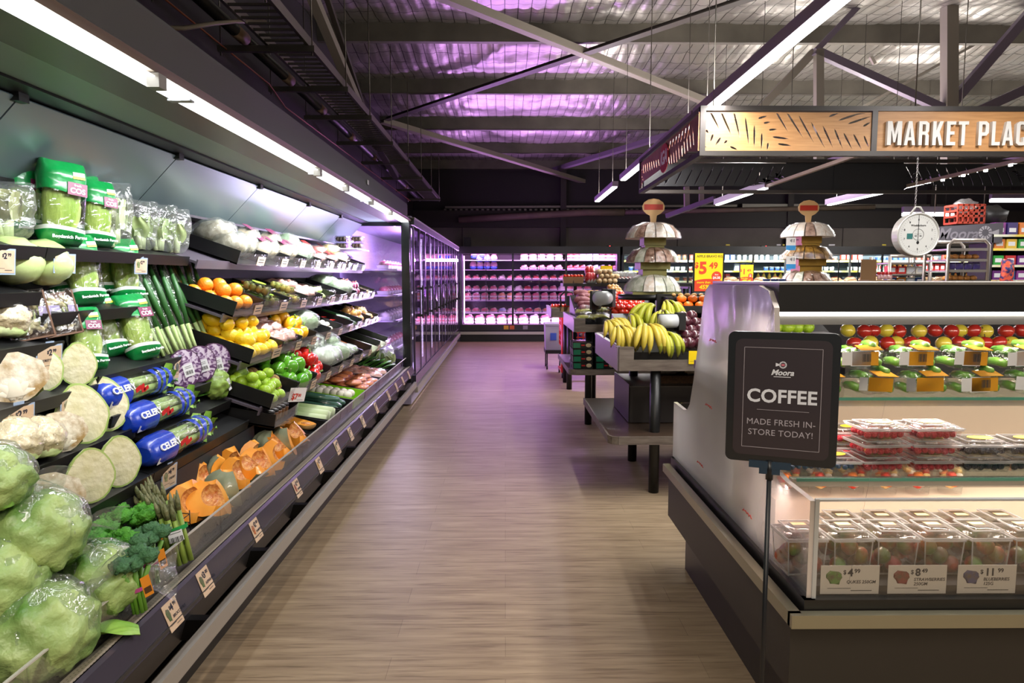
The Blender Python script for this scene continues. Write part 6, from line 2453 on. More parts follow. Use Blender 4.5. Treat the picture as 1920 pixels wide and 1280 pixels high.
# left face and inner black rear face
sl = []
for i in range(11):
    x = .12 + .10 * i
    sl.append((x, .25 - .01 * i, x + .05, .13 - .004 * i, .010))
for i in range(13):
    x = 1.02 + .085 * i
    sl.append((x, .03 + .012 * abs(i - 6) * .6, x - .05, .13 + .012 * i * .6, .010))
for i in range(7):
    x = 1.30 + .10 * i
    sl.append((x, .27, x - .06, .19 - .004 * i, .011))
for i in range(5):
    sl.append((.06 + .05 * (i % 2), .05 + .035 * i, .10 + .05 * (i % 2), .06 + .035 * i, .008))
LW = GY1 - GY0 - .09
cutpanel('side_panel', LW, H1, sl, WOODB, mp_, PI_ @ T(GXL + .010, GY1 - .05, GZ0 + .036) @ RZ(-90) @ UP)['label'] = 'brown side panel with leaf shaped slots'
mb = MB()
mb.prism([(.16 * math.cos(a * .2618), .128 * math.sin(a * .2618)) for a in range(24)], .006)
lg2 = mb.build('round_logo', mat('logo_red', 'b01820', .4), mp_, PI_ @ T(GXL + .004, at(1245, 296, x=GXL).y, GZ0 + .175) @ RZ(-90) @ UP)
txt('logo_lettering', 'IGA', .165, SLET, lg2, T(0, 0, .008), .03, 'CENTER', shear=.15, space=.92)
sr = []
for i in range(12):
    x = .22 + .105 * i
    sr.append((x, .05, x + .10, .25, .010))
for i in range(6):
    sr.append((.06 + .04 * i, .04 + .03 * i, .17 + .04 * i, .055 + .03 * i, .009))
for i in range(5): sr.append((1.1 + .07 * i, .06 + .03 * i, 1.3 + .05 * i, .045 + .02 * i, .009))
W2 = 1.5
for x0, flip in ((GXL + .05, 0), (at(1692, 320, y=GY1).x, 1), (at(1692, 320, y=GY1).x + 1.5, 0)):
    cutpanel('rear_panel', W2, H1, sr if not flip else [(W2 - a, b, W2 - c, d, t) for a, b, c, d, t in sr], BLKP, mp_, PI_ @ T(x0, GY1 - .02, GZ0 + .036) @ UP)['label'] = 'black rear panel with leaf shaped slots'
mb = MB()
x0 = GXL + .05 + W2
mb.span((x0, GY1 - .022, GZ0 + .036), (at(1692, 320, y=GY1).x, GY1 - .016, GZ1 - .03))
mb.span((at(1562, 320, y=GY1).x, GY1 - .03, GZ0 + .03), (at(1562, 320, y=GY1).x + .03, GY1 - .01, GZ1 - .03))
mb.build('rear_panel', BLKP, mp_, PI_)
for x in (GXL + .1, 3.0, 4.8, GXR - .1):
    for y in (GY0 + .03, GY1 - .03):
        mb = MB()
        mb.tube([(x, y, GZ1), (x, y, roof_z(y) - .12)], .005, 5)
        mb.build('hanger_rod', STEELD, mp_, PI_)

# ------------------------------------------------------------------ ceiling battens (fixtures over the lamps)
PURB = mat('batten_body', '8d7d92', .45)
BLAB = ['ceiling batten light, nearest, running over the aisle towards the market sign', 'ceiling batten light behind the left face of the market sign', 'ceiling batten light at the far end beyond the market sign',
        'low thin batten light leaving the market sign towards the first cake tower', 'low thin batten light leaving the market sign towards the hanging scale', 'unseen fill batten added behind the market sign, first', 'unseen fill batten added behind the market sign, second',
        'ceiling batten light above the berry island', 'unseen fill batten added over the far right of the shop']
for i, (x, z, a, b) in enumerate(BATTENS + BATTENS2):
    lb = BLAB[i]
    t_ = thing('batten_light', lb, 'ceiling light', T(x, (a + b) / 2, z))
    mb = MB()
    h = (b - a) / 2
    mb.box((0, 0, .02), (.085 if i < 3 else .07, b - a + .1, .07))
    mb.build('housing', PURB, t_)
    mb = MB()
    mb.box((0, 0, -.0235), (.066 if i < 3 else .05, b - a, .012))
    mb.build('diffuser', lamp_mat('batten_tube', (1, .97, .95), 12), t_)
    for yy in (-h + .2, h - .2):
        mb = MB()
        mb.tube([(0, yy, .055), (0, yy, roof_z((a + b) / 2 + yy) - .02 - z)], .003, 5)
        mb.build('suspension', DARKS, t_)
for i, x in enumerate((2.80, 4.28)):
    t_ = thing('track_rail', 'thin track rail crossing inside the market sign frame, %s one' % ('nearer the aisle', 'farther, with small bright spots')[i], 'track rail', T(x, 6.25, 2.45))
    mb = MB()
    mb.box((0, 0, .02), (.035, 2.3, .03))
    mb.build('rail', mat('beige_rail', '8a7a6a', .4), t_)
    for k in range(6 if i else 0):
        mb = MB()
        mb.tube([(0, -1.0 + .3 * k, .004), (0, -1.0 + .3 * k, -.012)], .016, 10)
        mb.build('spot', lamp_mat('spot_glow', (1, .97, .92), 14), t_)
for i, (xa, xb, y, z) in enumerate((((at(1692, 402, y=12.4)).x, at(1790, 402, y=12.4).x, 12.4, at(1692, 402, y=12.4).z), (at(1857, 376, y=12.4).x, at(1990, 376, y=12.4).x, 12.4, at(1857, 376, y=12.4).z))):
    t_ = thing('batten_light', 'short batten light seen end to end across the far shop, %s' % ('behind the hanging scale', 'above the grocery shelving')[i], 'ceiling light', T((xa + xb) / 2, y, z))
    mb = MB()
    mb.box((0, 0, .09), (xb - xa, .08, .10))
    mb.build('housing', PURB, t_)
    mb = MB()
    mb.box((0, 0, .0), (xb - xa, .05, .05))
    mb.build('tube', MATS['batten_tube'], t_)
    for d in (-.3, .3):
        mb = MB()
        mb.tube([(d, 0, .12), (d, 0, roof_z(y) - .05 - z)], .003, 5)
        mb.build('suspension', DARKS, t_)

# ------------------------------------------------------------------ hanging scale
sc_ = at(1718, 440, y=GY0 + .02)
sr_ = .158
ct = Vector((at(1722, 294, y=GY0 + .02).x, GY0 + .025, GZ0))
hs = thing('hanging_scale', 'round white dial scale hanging on a chain from the market sign', 'scale', T(*sc_))
DIAL = mat('dial_face', 'c9c9c4', .4)
mb = MB()
for k in range(24):
    z = ct.z - (ct.z - sc_.z - sr_ - .03) * (k + .5) / 24
    pts = [Vector(((.006 * math.cos(t * .785) if k % 2 else 0), (0 if k % 2 else .006 * math.cos(t * .785)), .011 * math.sin(t * .785))) + Vector((ct.x, ct.y, z)) for t in range(9)]
    mb.tube(pts, .0016, 4, caps=False)
mb.build('chain', STEEL, hs, T(*(-sc_)))
mb = MB()
mb.tube([(0, .05, 0), (0, -.02, 0)], sr_, 40, smooth=False)
mb.build('case', mat('scale_case', 'bdbbb4', .35, .2), hs)
mb = MB()
vs = []
for a in range(41):
    t = a * 2 * math.pi / 40
    vs.append((sr_ * .97 * math.cos(t), -.024, sr_ * .97 * math.sin(t)))
mb.tube(vs, .007, 6, caps=False)
mb.build('rim', mat('scale_rim', 'd6d4ce', .3, .5), hs)
mb = MB()
mb.tube([(0, -.0205, 0), (0, -.022, 0)], sr_ * .93, 40, smooth=False)
dl = mb.build('dial', DIAL, hs)
mb = MB()
for k in range(50):
    t = k * 2 * math.pi / 50
    l = .014 if k % 5 == 0 else .007
    mb.box((0, 0, 0), (.0012, .0006, l), 0, T(sr_ * .80 * math.sin(t), -.0228, sr_ * .80 * math.cos(t)) @ RY(math.degrees(t)))
mb.build('tick_marks', INKK, dl)
for k in range(10):
    t = k * 2 * math.pi / 10
    txt('dial_number', str(k), .022, INKK, dl, T(sr_ * .68 * math.sin(t), -.0232, sr_ * .68 * math.cos(t)) @ UP, .01, 'CENTER')
txt('dial_lettering', 'Wedderburn', .021, INKK, dl, T(0, -.0232, sr_ * .42) @ UP, .01, 'CENTER')
mb = MB()
mb.box((0, -.0240, .045), (.003, .001, .20))
mb.ball((0, -.0240, -.058), (.010, .001, .012), 10, 6)
mb.build('needle', INKK, hs)
mb = MB()
vs = [(.041 * math.cos(a * .2618), -.0238, .041 * math.sin(a * .2618)) for a in range(25)]
mb.tube(vs, .001, 4, caps=False)
mb.box((0, -.0238, .004), (.05, .0006, .0014))
mb.box((-.018, -.0238, -.010), (.016, .0006, .006))
mb.box((.018, -.0238, -.010), (.016, .0006, .006))
mb.build('balance_emblem', INKK, dl)
mb = MB()
mb.box((-.062, -.0232, -.012), (.042, .001, .040))
mb.build('green_sticker', mat('teal_sticker', '2f6a66', .4), dl)
mb = MB()
mb.tube([(-.055, 0, sr_ * .93), (-.016, 0, sr_ + .045), (.016, 0, sr_ + .045), (.055, 0, sr_ * .93)], .008, 6)
mb.build('hanger', mat('scale_case', 'bdbbb4'), hs)
mb = MB()
mb.tube([(0, 0, -sr_), (0, 0, -sr_ - .05), (.02, 0, -sr_ - .09), (-.02, 0, -sr_ - .13)], .003, 5)
mb.build('hook', STEEL, hs)

# ------------------------------------------------------------------ fruit tables in the middle of the shop
TRIM = mat('grey_timber_trim', '7d7268', .5, col2='574c44', ns=7, stretch=(1, 6, 6))
TRIMP = mat('purple_lit_side_trim', '8b7f8c', .35, coat=.2)  # mauve cast of the purple lamps put into the rim colour
TOPW = mat('brown_laminate', '4a3a2e', .33, col2='35281e', ns=5, stretch=(1, 8, 1))
LEGM = mat('black_leg', '151515', .4)


def fruit_table(name_label, xa, xb, ya, yb, z0, z1, legs, low=None, guard=True):
    t = thing('fruit_table', name_label, 'display table', T((xa + xb) / 2, (ya + yb) / 2, 0))
    I = T(-(xa + xb) / 2, -(ya + yb) / 2, 0)
    mb = MB()
    mb.span((xa, ya, z0 + .02), (xb, yb, z0 + .05))
    mb.build('tabletop', TOPW, t, I)
    mb = MB()
    mb.span((xa, ya - .012, z0), (xb, ya + .012, z0 + .075))
    mb.span((xa, ya - .014, z0), (xa + .10, ya + .014, z1))
    mb.build('front_rim', TRIM, t, I)
    mb = MB()
    mb.span((xa - .012, ya, z0), (xa + .012, yb, z1))
    mb.span((xa - .016, ya + .03, z1 - .012), (xa + .014, yb, z1 + .004))
    mb.build('side_rim', TRIMP, t, I)
    if guard:
        mb = MB()
        mb.span((xa + .09, ya - .008, z0 + .075), (xb, ya - .002, z1 + .004))
        mb.build('front_guard', ACRYL, t, I)
    for x, y in legs:
        mb = MB()
        mb.tube([(x, y, 0), (x, y, z0 + .02)], .036, 14)
        mb.build('leg', LEGM, t, I)
    if low:
        lx, ly0, ly1, lz = low
        mb = MB()
        r_ = .06
        mb.prism([(lx + r_, ly0), (xb, ly0), (xb, ly1), (lx, ly1), (lx, ly0 + r_), (lx + r_ * .3, ly0 + r_ * .3)], .012, 0, T(0, 0, lz - .012))
        sh = mb.build('lower_shelf', TOPW, t, I)
        mb = MB()
        P = [(lx, ly1), (lx, ly0 + r_), (lx + r_ * .3, ly0 + r_ * .3), (lx + r_, ly0), (xb, ly0)]
        for (a, b), (c, d) in zip(P, P[1:]):
            mb.bar((a, b, lz - .022), (c, d, lz - .022), .012, .055, 0)
        mb.build('shelf_edge', TRIM, sh)
    return t


f1 = at(1160, 697, y=4.62)
TZ0, TZ1 = .865, 1.03
TX1 = f1.x
lg1 = at(1225, 922, z=0)
lg2_ = at(1183, 860, z=0)
fruit_table('front fruit table carrying the bananas, with a low brown shelf', TX1, 2.5, 4.62, 5.75, TZ0, TZ1,
            [(lg1.x, lg1.y), (lg2_.x, lg2_.y - .05), (2.2, 4.85), (2.2, 5.55)], (at(1143, 828, y=4.5).x, 4.5, 6.0, .43))
mb = MB()
bx0 = at(1182, 760, y=4.9).x
mb.span((bx0, 4.95, .435), (2.4, 5.62, .70))
mb.span((bx0 - .004, 4.95, .435), (bx0 + .004, 5.62, .72))
t_ = thing('riser_box', 'dark laminate riser box standing on the low shelf of the banana table', 'riser', T(bx0, 4.95, .43))
mb.build('box', mat('dark_laminate', '2c2624', .45), t_, T(-bx0, -4.95, -.43))
mb = MB()
mb.span((bx0, 4.95, .7005), (2.4, 5.62, .705))
mb.build('top_sheet', mat('grey_laminate', '57504a', .4), t_, T(-bx0, -4.95, -.43))
# wicker tray with bags on the riser
bs = at(1268, 706, y=5.2)
t_ = thing('wicker_tray', 'small wicker tray holding white paper bags on the riser box', 'tray', T(bs.x + .05, 5.2, .706))
mb = MB()
mb.box((0, 0, .03), (.42, .26, .06), 0, None, 1.05)
mb.build('basket', mat('wicker', '6a4a30', .7, col2='3d2818', ns=60), t_)
PBAG = mat('white_paper_bag', 'd3cbc6', .6, bump=.6, bs=14)
for k in range(4):
    mb = MB()
    mb.ball((0, 0, .025), (.08, .05, .028), 12, 7, nz=.4, nf=4, seed=k)
    tag(mb.build('paper_bag', PBAG, None, T(bs.x - .08 + .09 * k, 5.17 + .05 * (k % 2), .765) @ RZ(40 * k)), 'white paper bag lying in the wicker tray, %s from the table leg' % ORD[k], 'paper bag')
mb = MB()
q = at(1252, 694, y=5.0)
mb.box((q.x, 5.0, .845), (.10, .002, .04))
tag(mb.build('offer_strip', mat('orange_red_card', 'd04a2a', .5)), 'small orange and red offer card under the banana table rim', 'price ticket')
# bananas
HB = [Proto(p_banana_hand(7, 30, 1, True), 'bananas'), Proto(p_banana_hand(6, 26, 2, True), 'bananas'), Proto(p_banana_hand(5, 24, 3, False), 'bananas')]
for px, py, yy, k, yaw, pit, sc_k, lb in (
        (1164, 614, 4.80, 0, -72, 18, 1.08, 'yellow banana hand hanging over the front rim, nearest the side of the table'),
        (1190, 618, 4.84, 0, -100, 14, 1.0, 'yellow banana hand in the middle of the front row'),
        (1214, 612, 4.78, 1, -82, 12, 1.25, 'largest yellow banana hand, its fingers against the clear guard'),
        (1244, 626, 4.76, 2, -72, 14, 1.1, 'yellow green banana hand at the end of the front row beside the dark plums'),
        (1141, 603, 5.05, 0, -58, 16, .95, 'yellow banana hand at the side rim, leaning over its neighbour'),
        (1152, 600, 5.15, 1, -60, 10, 1.0, 'yellow banana hand behind the front row near the side rim'),
        (1186, 592, 5.25, 2, -60, 8, 1.15, 'greenish banana hand lying behind the front row'),
        (1222, 574, 5.30, 2, -150, 10, 1.35, 'long greenish banana hand lying across the top of the heap'),
        (1243, 585, 5.15, 2, -100, 24, 1.2, 'green banana hand standing beside the roll dispenser'),
        (1252, 566, 5.35, 2, -75, 30, 1.2, 'green banana hand at the very back with dark stem tips')):
    q = at(px, py, y=yy)
    HB[k].place(T(q.x, yy, q.z) @ RZ(yaw) @ RY(pit) @ S(sc_k), lb)
mb = MB()
mb.span((TX1 + .1, 4.78, TZ0 + .05), (TX1 + .98, 5.6, TZ0 + .11))
mb.add([(TX1 + .1, 4.78, TZ0 + .11), (TX1 + .98, 4.78, TZ0 + .11), (TX1 + .98, 5.6, TZ0 + .34), (TX1 + .1, 5.6, TZ0 + .34), (TX1 + .1, 5.6, TZ0 + .1), (TX1 + .98, 5.6, TZ0 + .1)], [(0, 1, 2, 3), (0, 3, 4), (1, 5, 2), (3, 2, 5, 4)])
tag(mb.build('banana_ramp', BLACK), 'black sloping stand under the heap of bananas', 'stand')
# dark plums
for k in range(14):
    px, py = 1279 + 16 * (k % 3) + 8 * (k // 3 % 2) + rnd.uniform(-2, 2), 646 - 13 * (k // 3) + rnd.uniform(-2, 2)
    q = at(px, py, y=4.80 + .06 * (k // 3))
    o = PLUM.place(T(q.x, q.y, q.z - .034) @ RZ(50 * k) @ S(1.28), 'dark purple plum in the heap behind the clear guard', 'dark plums')
mb = MB()
mb.add([(TX1 + 1.02, 4.76, TZ0 + .07), (2.45, 4.76, TZ0 + .07), (2.45, 5.3, TZ0 + .30), (TX1 + 1.02, 5.3, TZ0 + .30), (TX1 + 1.02, 5.3, TZ0 + .06), (2.45, 5.3, TZ0 + .06)], [(0, 1, 2, 3), (0, 3, 4), (1, 5, 2), (3, 2, 5, 4), (0, 4, 5, 1)])
tag(mb.build('plum_ramp', BLACK), 'black sloping stand under the dark plums', 'stand')
q = at(1301, 670, y=4.60)
ticket(T(q.x, 4.60, q.z) @ RZ(-90), 'yellow price card clipped to the clear guard below the plums', w_=.07, h_=.09, sleeve=False, card=YEL)


def roll(px, py, y, sc_k, lb, post, yaw=0):
    q = at(px, py, y=y)
    t = thing('bag_roll_dispenser', lb, 'bag dispenser', T(*q) @ RZ(yaw) @ S(sc_k))
    mb = MB()
    mb.tube([(-.085, 0, 0), (.085, 0, 0)], .068, 22)
    mb.build('bag_roll', mat('bag_roll', 'c9ccce', .35, coat=.3), t)
    mb = MB()
    mb.box((.125, 0, 0), (.07, .12, .17))
    mb.box((.02, .085, -.02), (.20, .02, .18))
    mb.build('bracket', BLACK, t)
    mb = MB()
    mb.box((0, .09, -(q.z - post) / sc_k / 2), (.035, .035, (q.z - post) / sc_k))
    mb.build('post', BLACK, t)
    return t


roll(1253, 602, 4.86, .72, 'white bag roll in a black dispenser between the bananas and the plums', TZ0 + .05, 10)
roll(1130, 559, 6.85, 1.05, 'large white bag roll in a black dispenser on the second fruit table', 1.0, 55)
# upper black shelf with mandarins
MSZ = at(1270, 579, y=5.45).z
t_ = thing('mandarin_shelf', 'black two-level shelf with mandarins above the plums', 'shelf unit', T(1.9, 5.5, TZ0))
mb = MB()
mb.span((1.30, 5.32, MSZ - .02), (2.5, 5.66, MSZ))
mb.span((1.30, 5.31, MSZ - .02), (2.5, 5.325, MSZ + .03))
mb.build('shelf', BLACK2, t_, T(-1.9, -5.5, -TZ0))
mb = MB()
z2 = at(1270, 556, y=5.6).z
mb.span((1.30, 5.45, z2 - .02), (2.5, 5.72, z2))
mb.build('shelf', BLACK2, t_, T(-1.9, -5.5, -TZ0))
mb = MB()
mb.span((1.26, 5.66, TZ0 + .05), (2.5, 5.70, z2 + .02))
mb.build('back_board', BLACK2, t_, T(-1.9, -5.5, -TZ0))
for k in range(12):
    MANDARIN.place(T(1.36 + .088 * k, 5.37 + .02 * (k % 2), MSZ + .002) @ RZ(70 * k) @ S(1.02), 'orange mandarin in the front row of the black shelf', 'mandarins')
for k in range(11):
    MANDARIN.place(T(1.40 + .088 * k, 5.41, MSZ + .052) @ RZ(40 * k), 'orange mandarin on top of the row on the black shelf', 'mandarins on top')
for k in range(9):
    POTATO.place(T(1.36 + .055 * k, 5.50, z2) @ RZ(35 * k) @ S(.6), 'small pale nut bag piece on the upper black shelf', 'nuts on the black shelf')

# second table
f2 = at(1078, 622, y=6.7)
fruit_table('second fruit table carrying potatoes, tomatoes and bagged bananas', f2.x, 2.42, 6.7, 7.9, .965, 1.10,
            [(at(1103, 740, y=6.9).x, 6.9), (at(1119, 740, y=7.0).x, 7.35), (2.3, 6.9), (2.3, 7.6)], (at(1068, 697, y=6.6).x, 6.6, 8.0, .60))
BBN = Proto(lambda: (lambda r: (MB().ball((0, 0, .06), (.11, .13, .07), 18, 10, nz=.12, nf=5).build('bag', WRAP, r), [MB().tube([(-.07 + .02 * i, -.09, .05), (-.05 + .03 * i, -.02, .075), (-.05 + .03 * i, .05, .07), (-.07 + .03 * i, .10, .05)], [.006, .017, .017, .006], 7).build('banana', mat('banana_green', '9aa62a'), r) for i in range(5)], r)[-1])(thing('bagged_bananas', '', '')), 'bananas')
for k, (px, py, yy) in enumerate(((1097, 598, 6.86), (1122, 596, 6.86), (1098, 586, 7.05), (1124, 583, 7.05))):
    q = at(px, py, y=yy)
    BBN.place(T(q.x, yy, q.z - .05) @ RZ(90 + 20 * k), 'clear bag of green bananas on the second table, %s' % ('front near the side rim', 'front inner one', 'upper near the side rim', 'upper inner one')[k])
mb = MB()
mb.add([(f2.x + .05, 6.78, 1.02), (2.3, 6.78, 1.02), (2.3, 7.8, 1.30), (f2.x + .05, 7.8, 1.30), (f2.x + .05, 7.8, 1.017), (2.3, 7.8, 1.017)], [(0, 1, 2, 3), (0, 3, 4), (1, 5, 2), (3, 2, 5, 4), (0, 4, 5, 1)])
tag(mb.build('sloping_stand', BLACK), 'black sloping stand under the potatoes and tomatoes', 'stand')


def slope(y): return 1.02 + (y - 6.78) / 1.02 * .28


def scatter(pr, x0, x1, y0, y1, nx, ny, lb, gp, dz=.0, sc_k=1.0, ly=1):
    for L in range(ly):
        for j in range(ny):
            for i in range(nx):
                x = x0 + (x1 - x0) * (i + .5 + .25 * ((j + L) % 2)) / (nx + .4)
                y = y0 + (y1 - y0) * (j + .5) / ny
                pr.place(T(x + rnd.uniform(-.008, .008), y, slope(y) + dz + L * .045) @ RZ(rnd.uniform(0, 360)) @ S(sc_k * rnd.uniform(.93, 1.07)), lb, gp)


scatter(SWEETP, at(1086, 565, y=7.3).x, at(1106, 565, y=7.3).x, 7.05, 7.75, 2, 5, 'purple sweet potato on the second table', 'sweet potatoes', .03, 1.05)
scatter(POTATO, at(1107, 560, y=7.4).x, at(1132, 560, y=7.4).x, 7.05, 7.78, 4, 7, 'small yellow potato on the second table', 'yellow potatoes', .03, .85)
scatter(BONION, at(1146, 548, y=7.6).x, at(1168, 548, y=7.6).x, 7.55, 7.85, 3, 3, 'brown onion behind the tomatoes', 'brown onions on the table', .06, .95)
scatter(TOMATO, at(1147, 580, y=7.1).x, at(1214, 580, y=7.1).x, 6.98, 7.55, 6, 5, 'glossy red tomato on the second table', 'tomatoes', .02, 1.12, 2)
# mushroom packs on the lower shelf
GPK = mat('green_pack', '0e6a4c', .35, coat=.4)
def p_gpack():
    r = thing('mushroom_box', '', '')
    mb = MB()
    mb.box((0, 0, .03), (.19, .14, .06), 0, None, 1.04)
    mb.build('tray', BLACK2, r)
    mb = MB()
    mb.box((-.055, -.0735, .032), (.07, .002, .05))
    mb.build('label', GPK, r)
    mb = MB()
    mb.ball((.06, -.073, .034), (.028, .002, .020), 10, 6)
    mb.build('picture', mat('mushroom_picture', 'c9b692', .6), r)
    mb = MB()
    mb.box((.005, -.0735, .034), (.035, .002, .012))
    mb.build('script', RED, r)
    mb = MB()
    mb.box((0, 0, .0635), (.185, .135, .002))
    mb.build('film', WRAP, r)
    return r
GP = Proto(p_gpack, 'mushroom box')
x0 = at(1071, 690, y=6.7).x
for c in range(2):
    for L in range(4 if c == 0 else 3):
        for d in range(2):
            GP.place(T(x0 + .11 + .22 * c, 6.74 + .17 * d, .602 + .067 * L) @ RZ(rnd.uniform(-4, 4)), 'green mushroom box, %s up the %s %s stack under the second table' % (ORD[L], ('front', 'back')[d], ('outer', 'inner')[c]))

# third table further back
f3 = at(1035, 590, y=8.9)
fruit_table('third fruit table with cardboard berry punnets at its corner', f3.x, 2.4, 8.9, 9.9, .98, 1.10, [(f3.x + .25, 9.1), (f3.x + .25, 9.7), (2.2, 9.1)], None, False)


def p_kpun():
    r = thing('cardboard_punnet', '', '')
    mb = MB()
    mb.box((0, 0, .045), (.13, .11, .09), 0, None, 1.14)
    mb.build('carton', mat('kraft_card', 'a17e5c', .7), r)
    for k in range(6):
        mb = MB()
        mb.ball((-.045 + .045 * (k % 3), -.03 + .05 * (k // 3), .10), (.026, .026, .022), 10, 7)
        mb.build('tomato', MATS['tomato_skin'], r)
    return r
KP = Proto(p_kpun, 'punnet')
for k in range(5):
    q = at(1042 + 12 * (k % 3), 577, y=9.0 + .2 * (k // 3))
    KP.place(T(q.x, q.y, 1.03) @ S(.95), 'cardboard punnet of small tomatoes on the third table, %s' % ('near the corner', 'second from the corner', 'third from the corner', 'behind the corner one', 'behind the second one')[k])
t_ = thing('wire_sign_holder', 'black bent holder with a dark card on the third table', 'sign holder', T(*at(1066, 575, y=8.95)))
mb = MB()
mb.tube([(-.10, 0, 0), (-.11, 0, .14), (-.05, 0, .20), (.05, 0, .19), (.08, 0, .1)], .012, 6)
mb.build('arm', BLACK, t_)
mb = MB()
mb.box((.03, -.02, .08), (.13, .01, .13))
mb.box((.03, .0, -.05), (.02, .02, .14))
mb.build('card_holder', BLACK, t_)
# raised shelf over the second and third table
SHZ = at(1100, 531, y=7.9).z
xa = at(1056, 531, y=7.9).x
t_ = thing('raised_shelf', 'long black raised shelf with punnets and cheese logs above the potatoes', 'shelf', T(xa, 8.1, .9))
mb = MB()
mb.span((xa, 7.9, SHZ - .035), (2.4, 8.3, SHZ))
mb.build('shelf_board', BLACK2, t_, T(-xa, -8.1, -.9))
for x in (xa + .14, 2.2):
    mb = MB()
    mb.span((x, 8.1, .60), (x + .04, 8.14, SHZ - .03))
    mb.build('post', BLACK2, t_, T(-xa, -8.1, -.9))
for k in range(2):
    q = at(1065 + 19 * k, 530, y=8.0)
    KP.place(T(q.x, 8.0, SHZ) @ S(.84), 'cardboard punnet of small tomatoes on the raised shelf, %s' % ('at its end', 'second from its end')[k])
LOG = stick('cream_log', [(0, -.09, .028), (0, .09, .028)], .028, mat('cream_wax', 'c9b287', .5), 'cheese log', (mat('red_cap', 'b81a20', .4), [(0, .088, .028), (0, .10, .028)], [.020, .018]), 14)
for L in range(3):
    for k in range(4 if L < 2 else 3):
        q = at(1122 + 9.5 * k + (0 if L != 1 else 4), 530, y=8.0)
        LOG.place(T(q.x, 8.0, SHZ + .054 * L) @ RZ(2), 'round cream log in the stack on the raised shelf', 'cream logs')
REDB = mat('red_white_pack', 'b02028', .4, col2='e0dcd8', ns=14, sharp=.15)
for k in range(5):
    q = at(1103 + 5 * (k % 3), 530, y=8.02 + .08 * (k // 3))
    mb = MB()
    mb.ball((0, 0, .06), (.045, .04, .065), 10, 7, nz=.3, seed=k)
    tag(mb.build('red_pack', REDB, None, T(q.x, q.y, SHZ + .08 * (k // 3))), 'red and white bag beside the cream logs, %s from the punnets' % ORD[k], 'snack bag')
for k in range(6):
    q = at(1153 + 7 * k, 530, y=8.05)
    mb = MB()
    pillow(mb, .07, .045, .14, [(.35, 0), (.5, 1), (2, 2)], 10, 12)
    tag(mb.build('snack_bag', [mat('dark_pack', '2a2a32', .4), REDB, BAGW], None, T(q.x, 8.05, SHZ) @ RZ(-90)), 'upright clear snack bag on the raised shelf, %s from the cream logs' % ORD[k], 'snack bag')


def yellow_sign(px0, py0, px1, py1, y, label, heading, dollars, cents, extra, post, save=None, off=None):
    a, b = at(px0, py0, y=y), at(px1, py1, y=y)
    w_, h_ = b.x - a.x, a.z - b.z
    t = thing('price_sign', label, 'price sign', T((a.x + b.x) / 2, y, b.z))
    mb = MB()
    mb.box((0, .004, h_ / 2), (w_ * 1.06, .010, h_ * 1.03))
    mb.build('frame', BLACK2, t)
    mb = MB()
    mb.box((0, -.002, h_ * (.64)), (w_ * .95, .002, h_ * .70))
    yl = mb.build('yellow_panel', YEL, t)
    mb = MB()
    mb.sheet(14, 1, lambda u, v: ((u - .5) * w_ * .95, -.0032, v * (h_ * .32 - .05 * h_ * (2 * u - 1) ** 2) + .005))
    mb.build('red_panel', mat('offer_red', 'd9421f', .45), t)
    Y = lambda x, z: T(x * w_, -.0040, z * h_) @ UP
    rm = mat('offer_red', 'd9421f')
    txt('price_lettering', dollars, h_ * .42, rm, t, Y(-.20, .60), .04, 'CENTER')
    txt('price_lettering', '$', h_ * .20, rm, t, Y(-.42, .68), .03, 'CENTER')
    txt('price_lettering', cents, h_ * .22, rm, t, Y(.16, .67), .03, 'CENTER')
    if heading: txt('heading_lettering', heading, h_ * .085, INKK, t, Y(-.42, .91), .01)
    if off:
        txt('offer_lettering', 'more than', h_ * .085, YEL, t, Y(-.40, .245), .02)
        txt('offer_lettering', off, h_ * .15, YEL, t, Y(-.02, .12), .03, 'CENTER', shear=.2)
    if save:
        mb = MB()
        mb.prism([(.17 * w_ * math.cos(q * .3), .17 * w_ * math.sin(q * .3)) for q in range(21)], .001)
        bd = mb.build('save_badge', rm, t, T(.27 * w_, -.0034, .40 * h_) @ UP)
        txt('save_lettering', 'Save', h_ * .05, PAPER, bd, T(0, .06 * w_, .0016), .02, 'CENTER')
        txt('save_lettering', save, h_ * .085, PAPER, bd, T(0, -.05 * w_, .0016), .04, 'CENTER')
    if post:
        mb = MB()
        mb.tube([(0, .012, post - b.z), (0, .012, h_ * .3)], .006, 6)
        mb.build('post', BLACK2, t)
    return t


yellow_sign(1302, 474, 1355, 547, 5.30, 'large yellow and red sign reading apple bravo 5.49 above the mandarins', 'APPLE BRAVO KG', '5', '49', None, TZ0 + .05, '$4.50', '45% off')
yellow_sign(1388, 496, 1412, 530, 10.22, 'small yellow and red sign reading 1.49, between the two nougat towers', '', '1', '49', None, 1.30, '$2', '60% off')
yellow_sign(1126, 498, 1148, 526, 8.2, 'small plain yellow sign behind the cream logs', '', '', '', None, SHZ, None, None)

# nougat towers
GOLD = mat('gold_card', 'b08a3a', .35, .6, col2='8a6420', ns=3)
OLIVE = mat('olive_card', '8f8a4a', .5, col2='6f6a34', ns=3)
KRAFT = mat('kraft_spoon', 'd3ac78', .6)


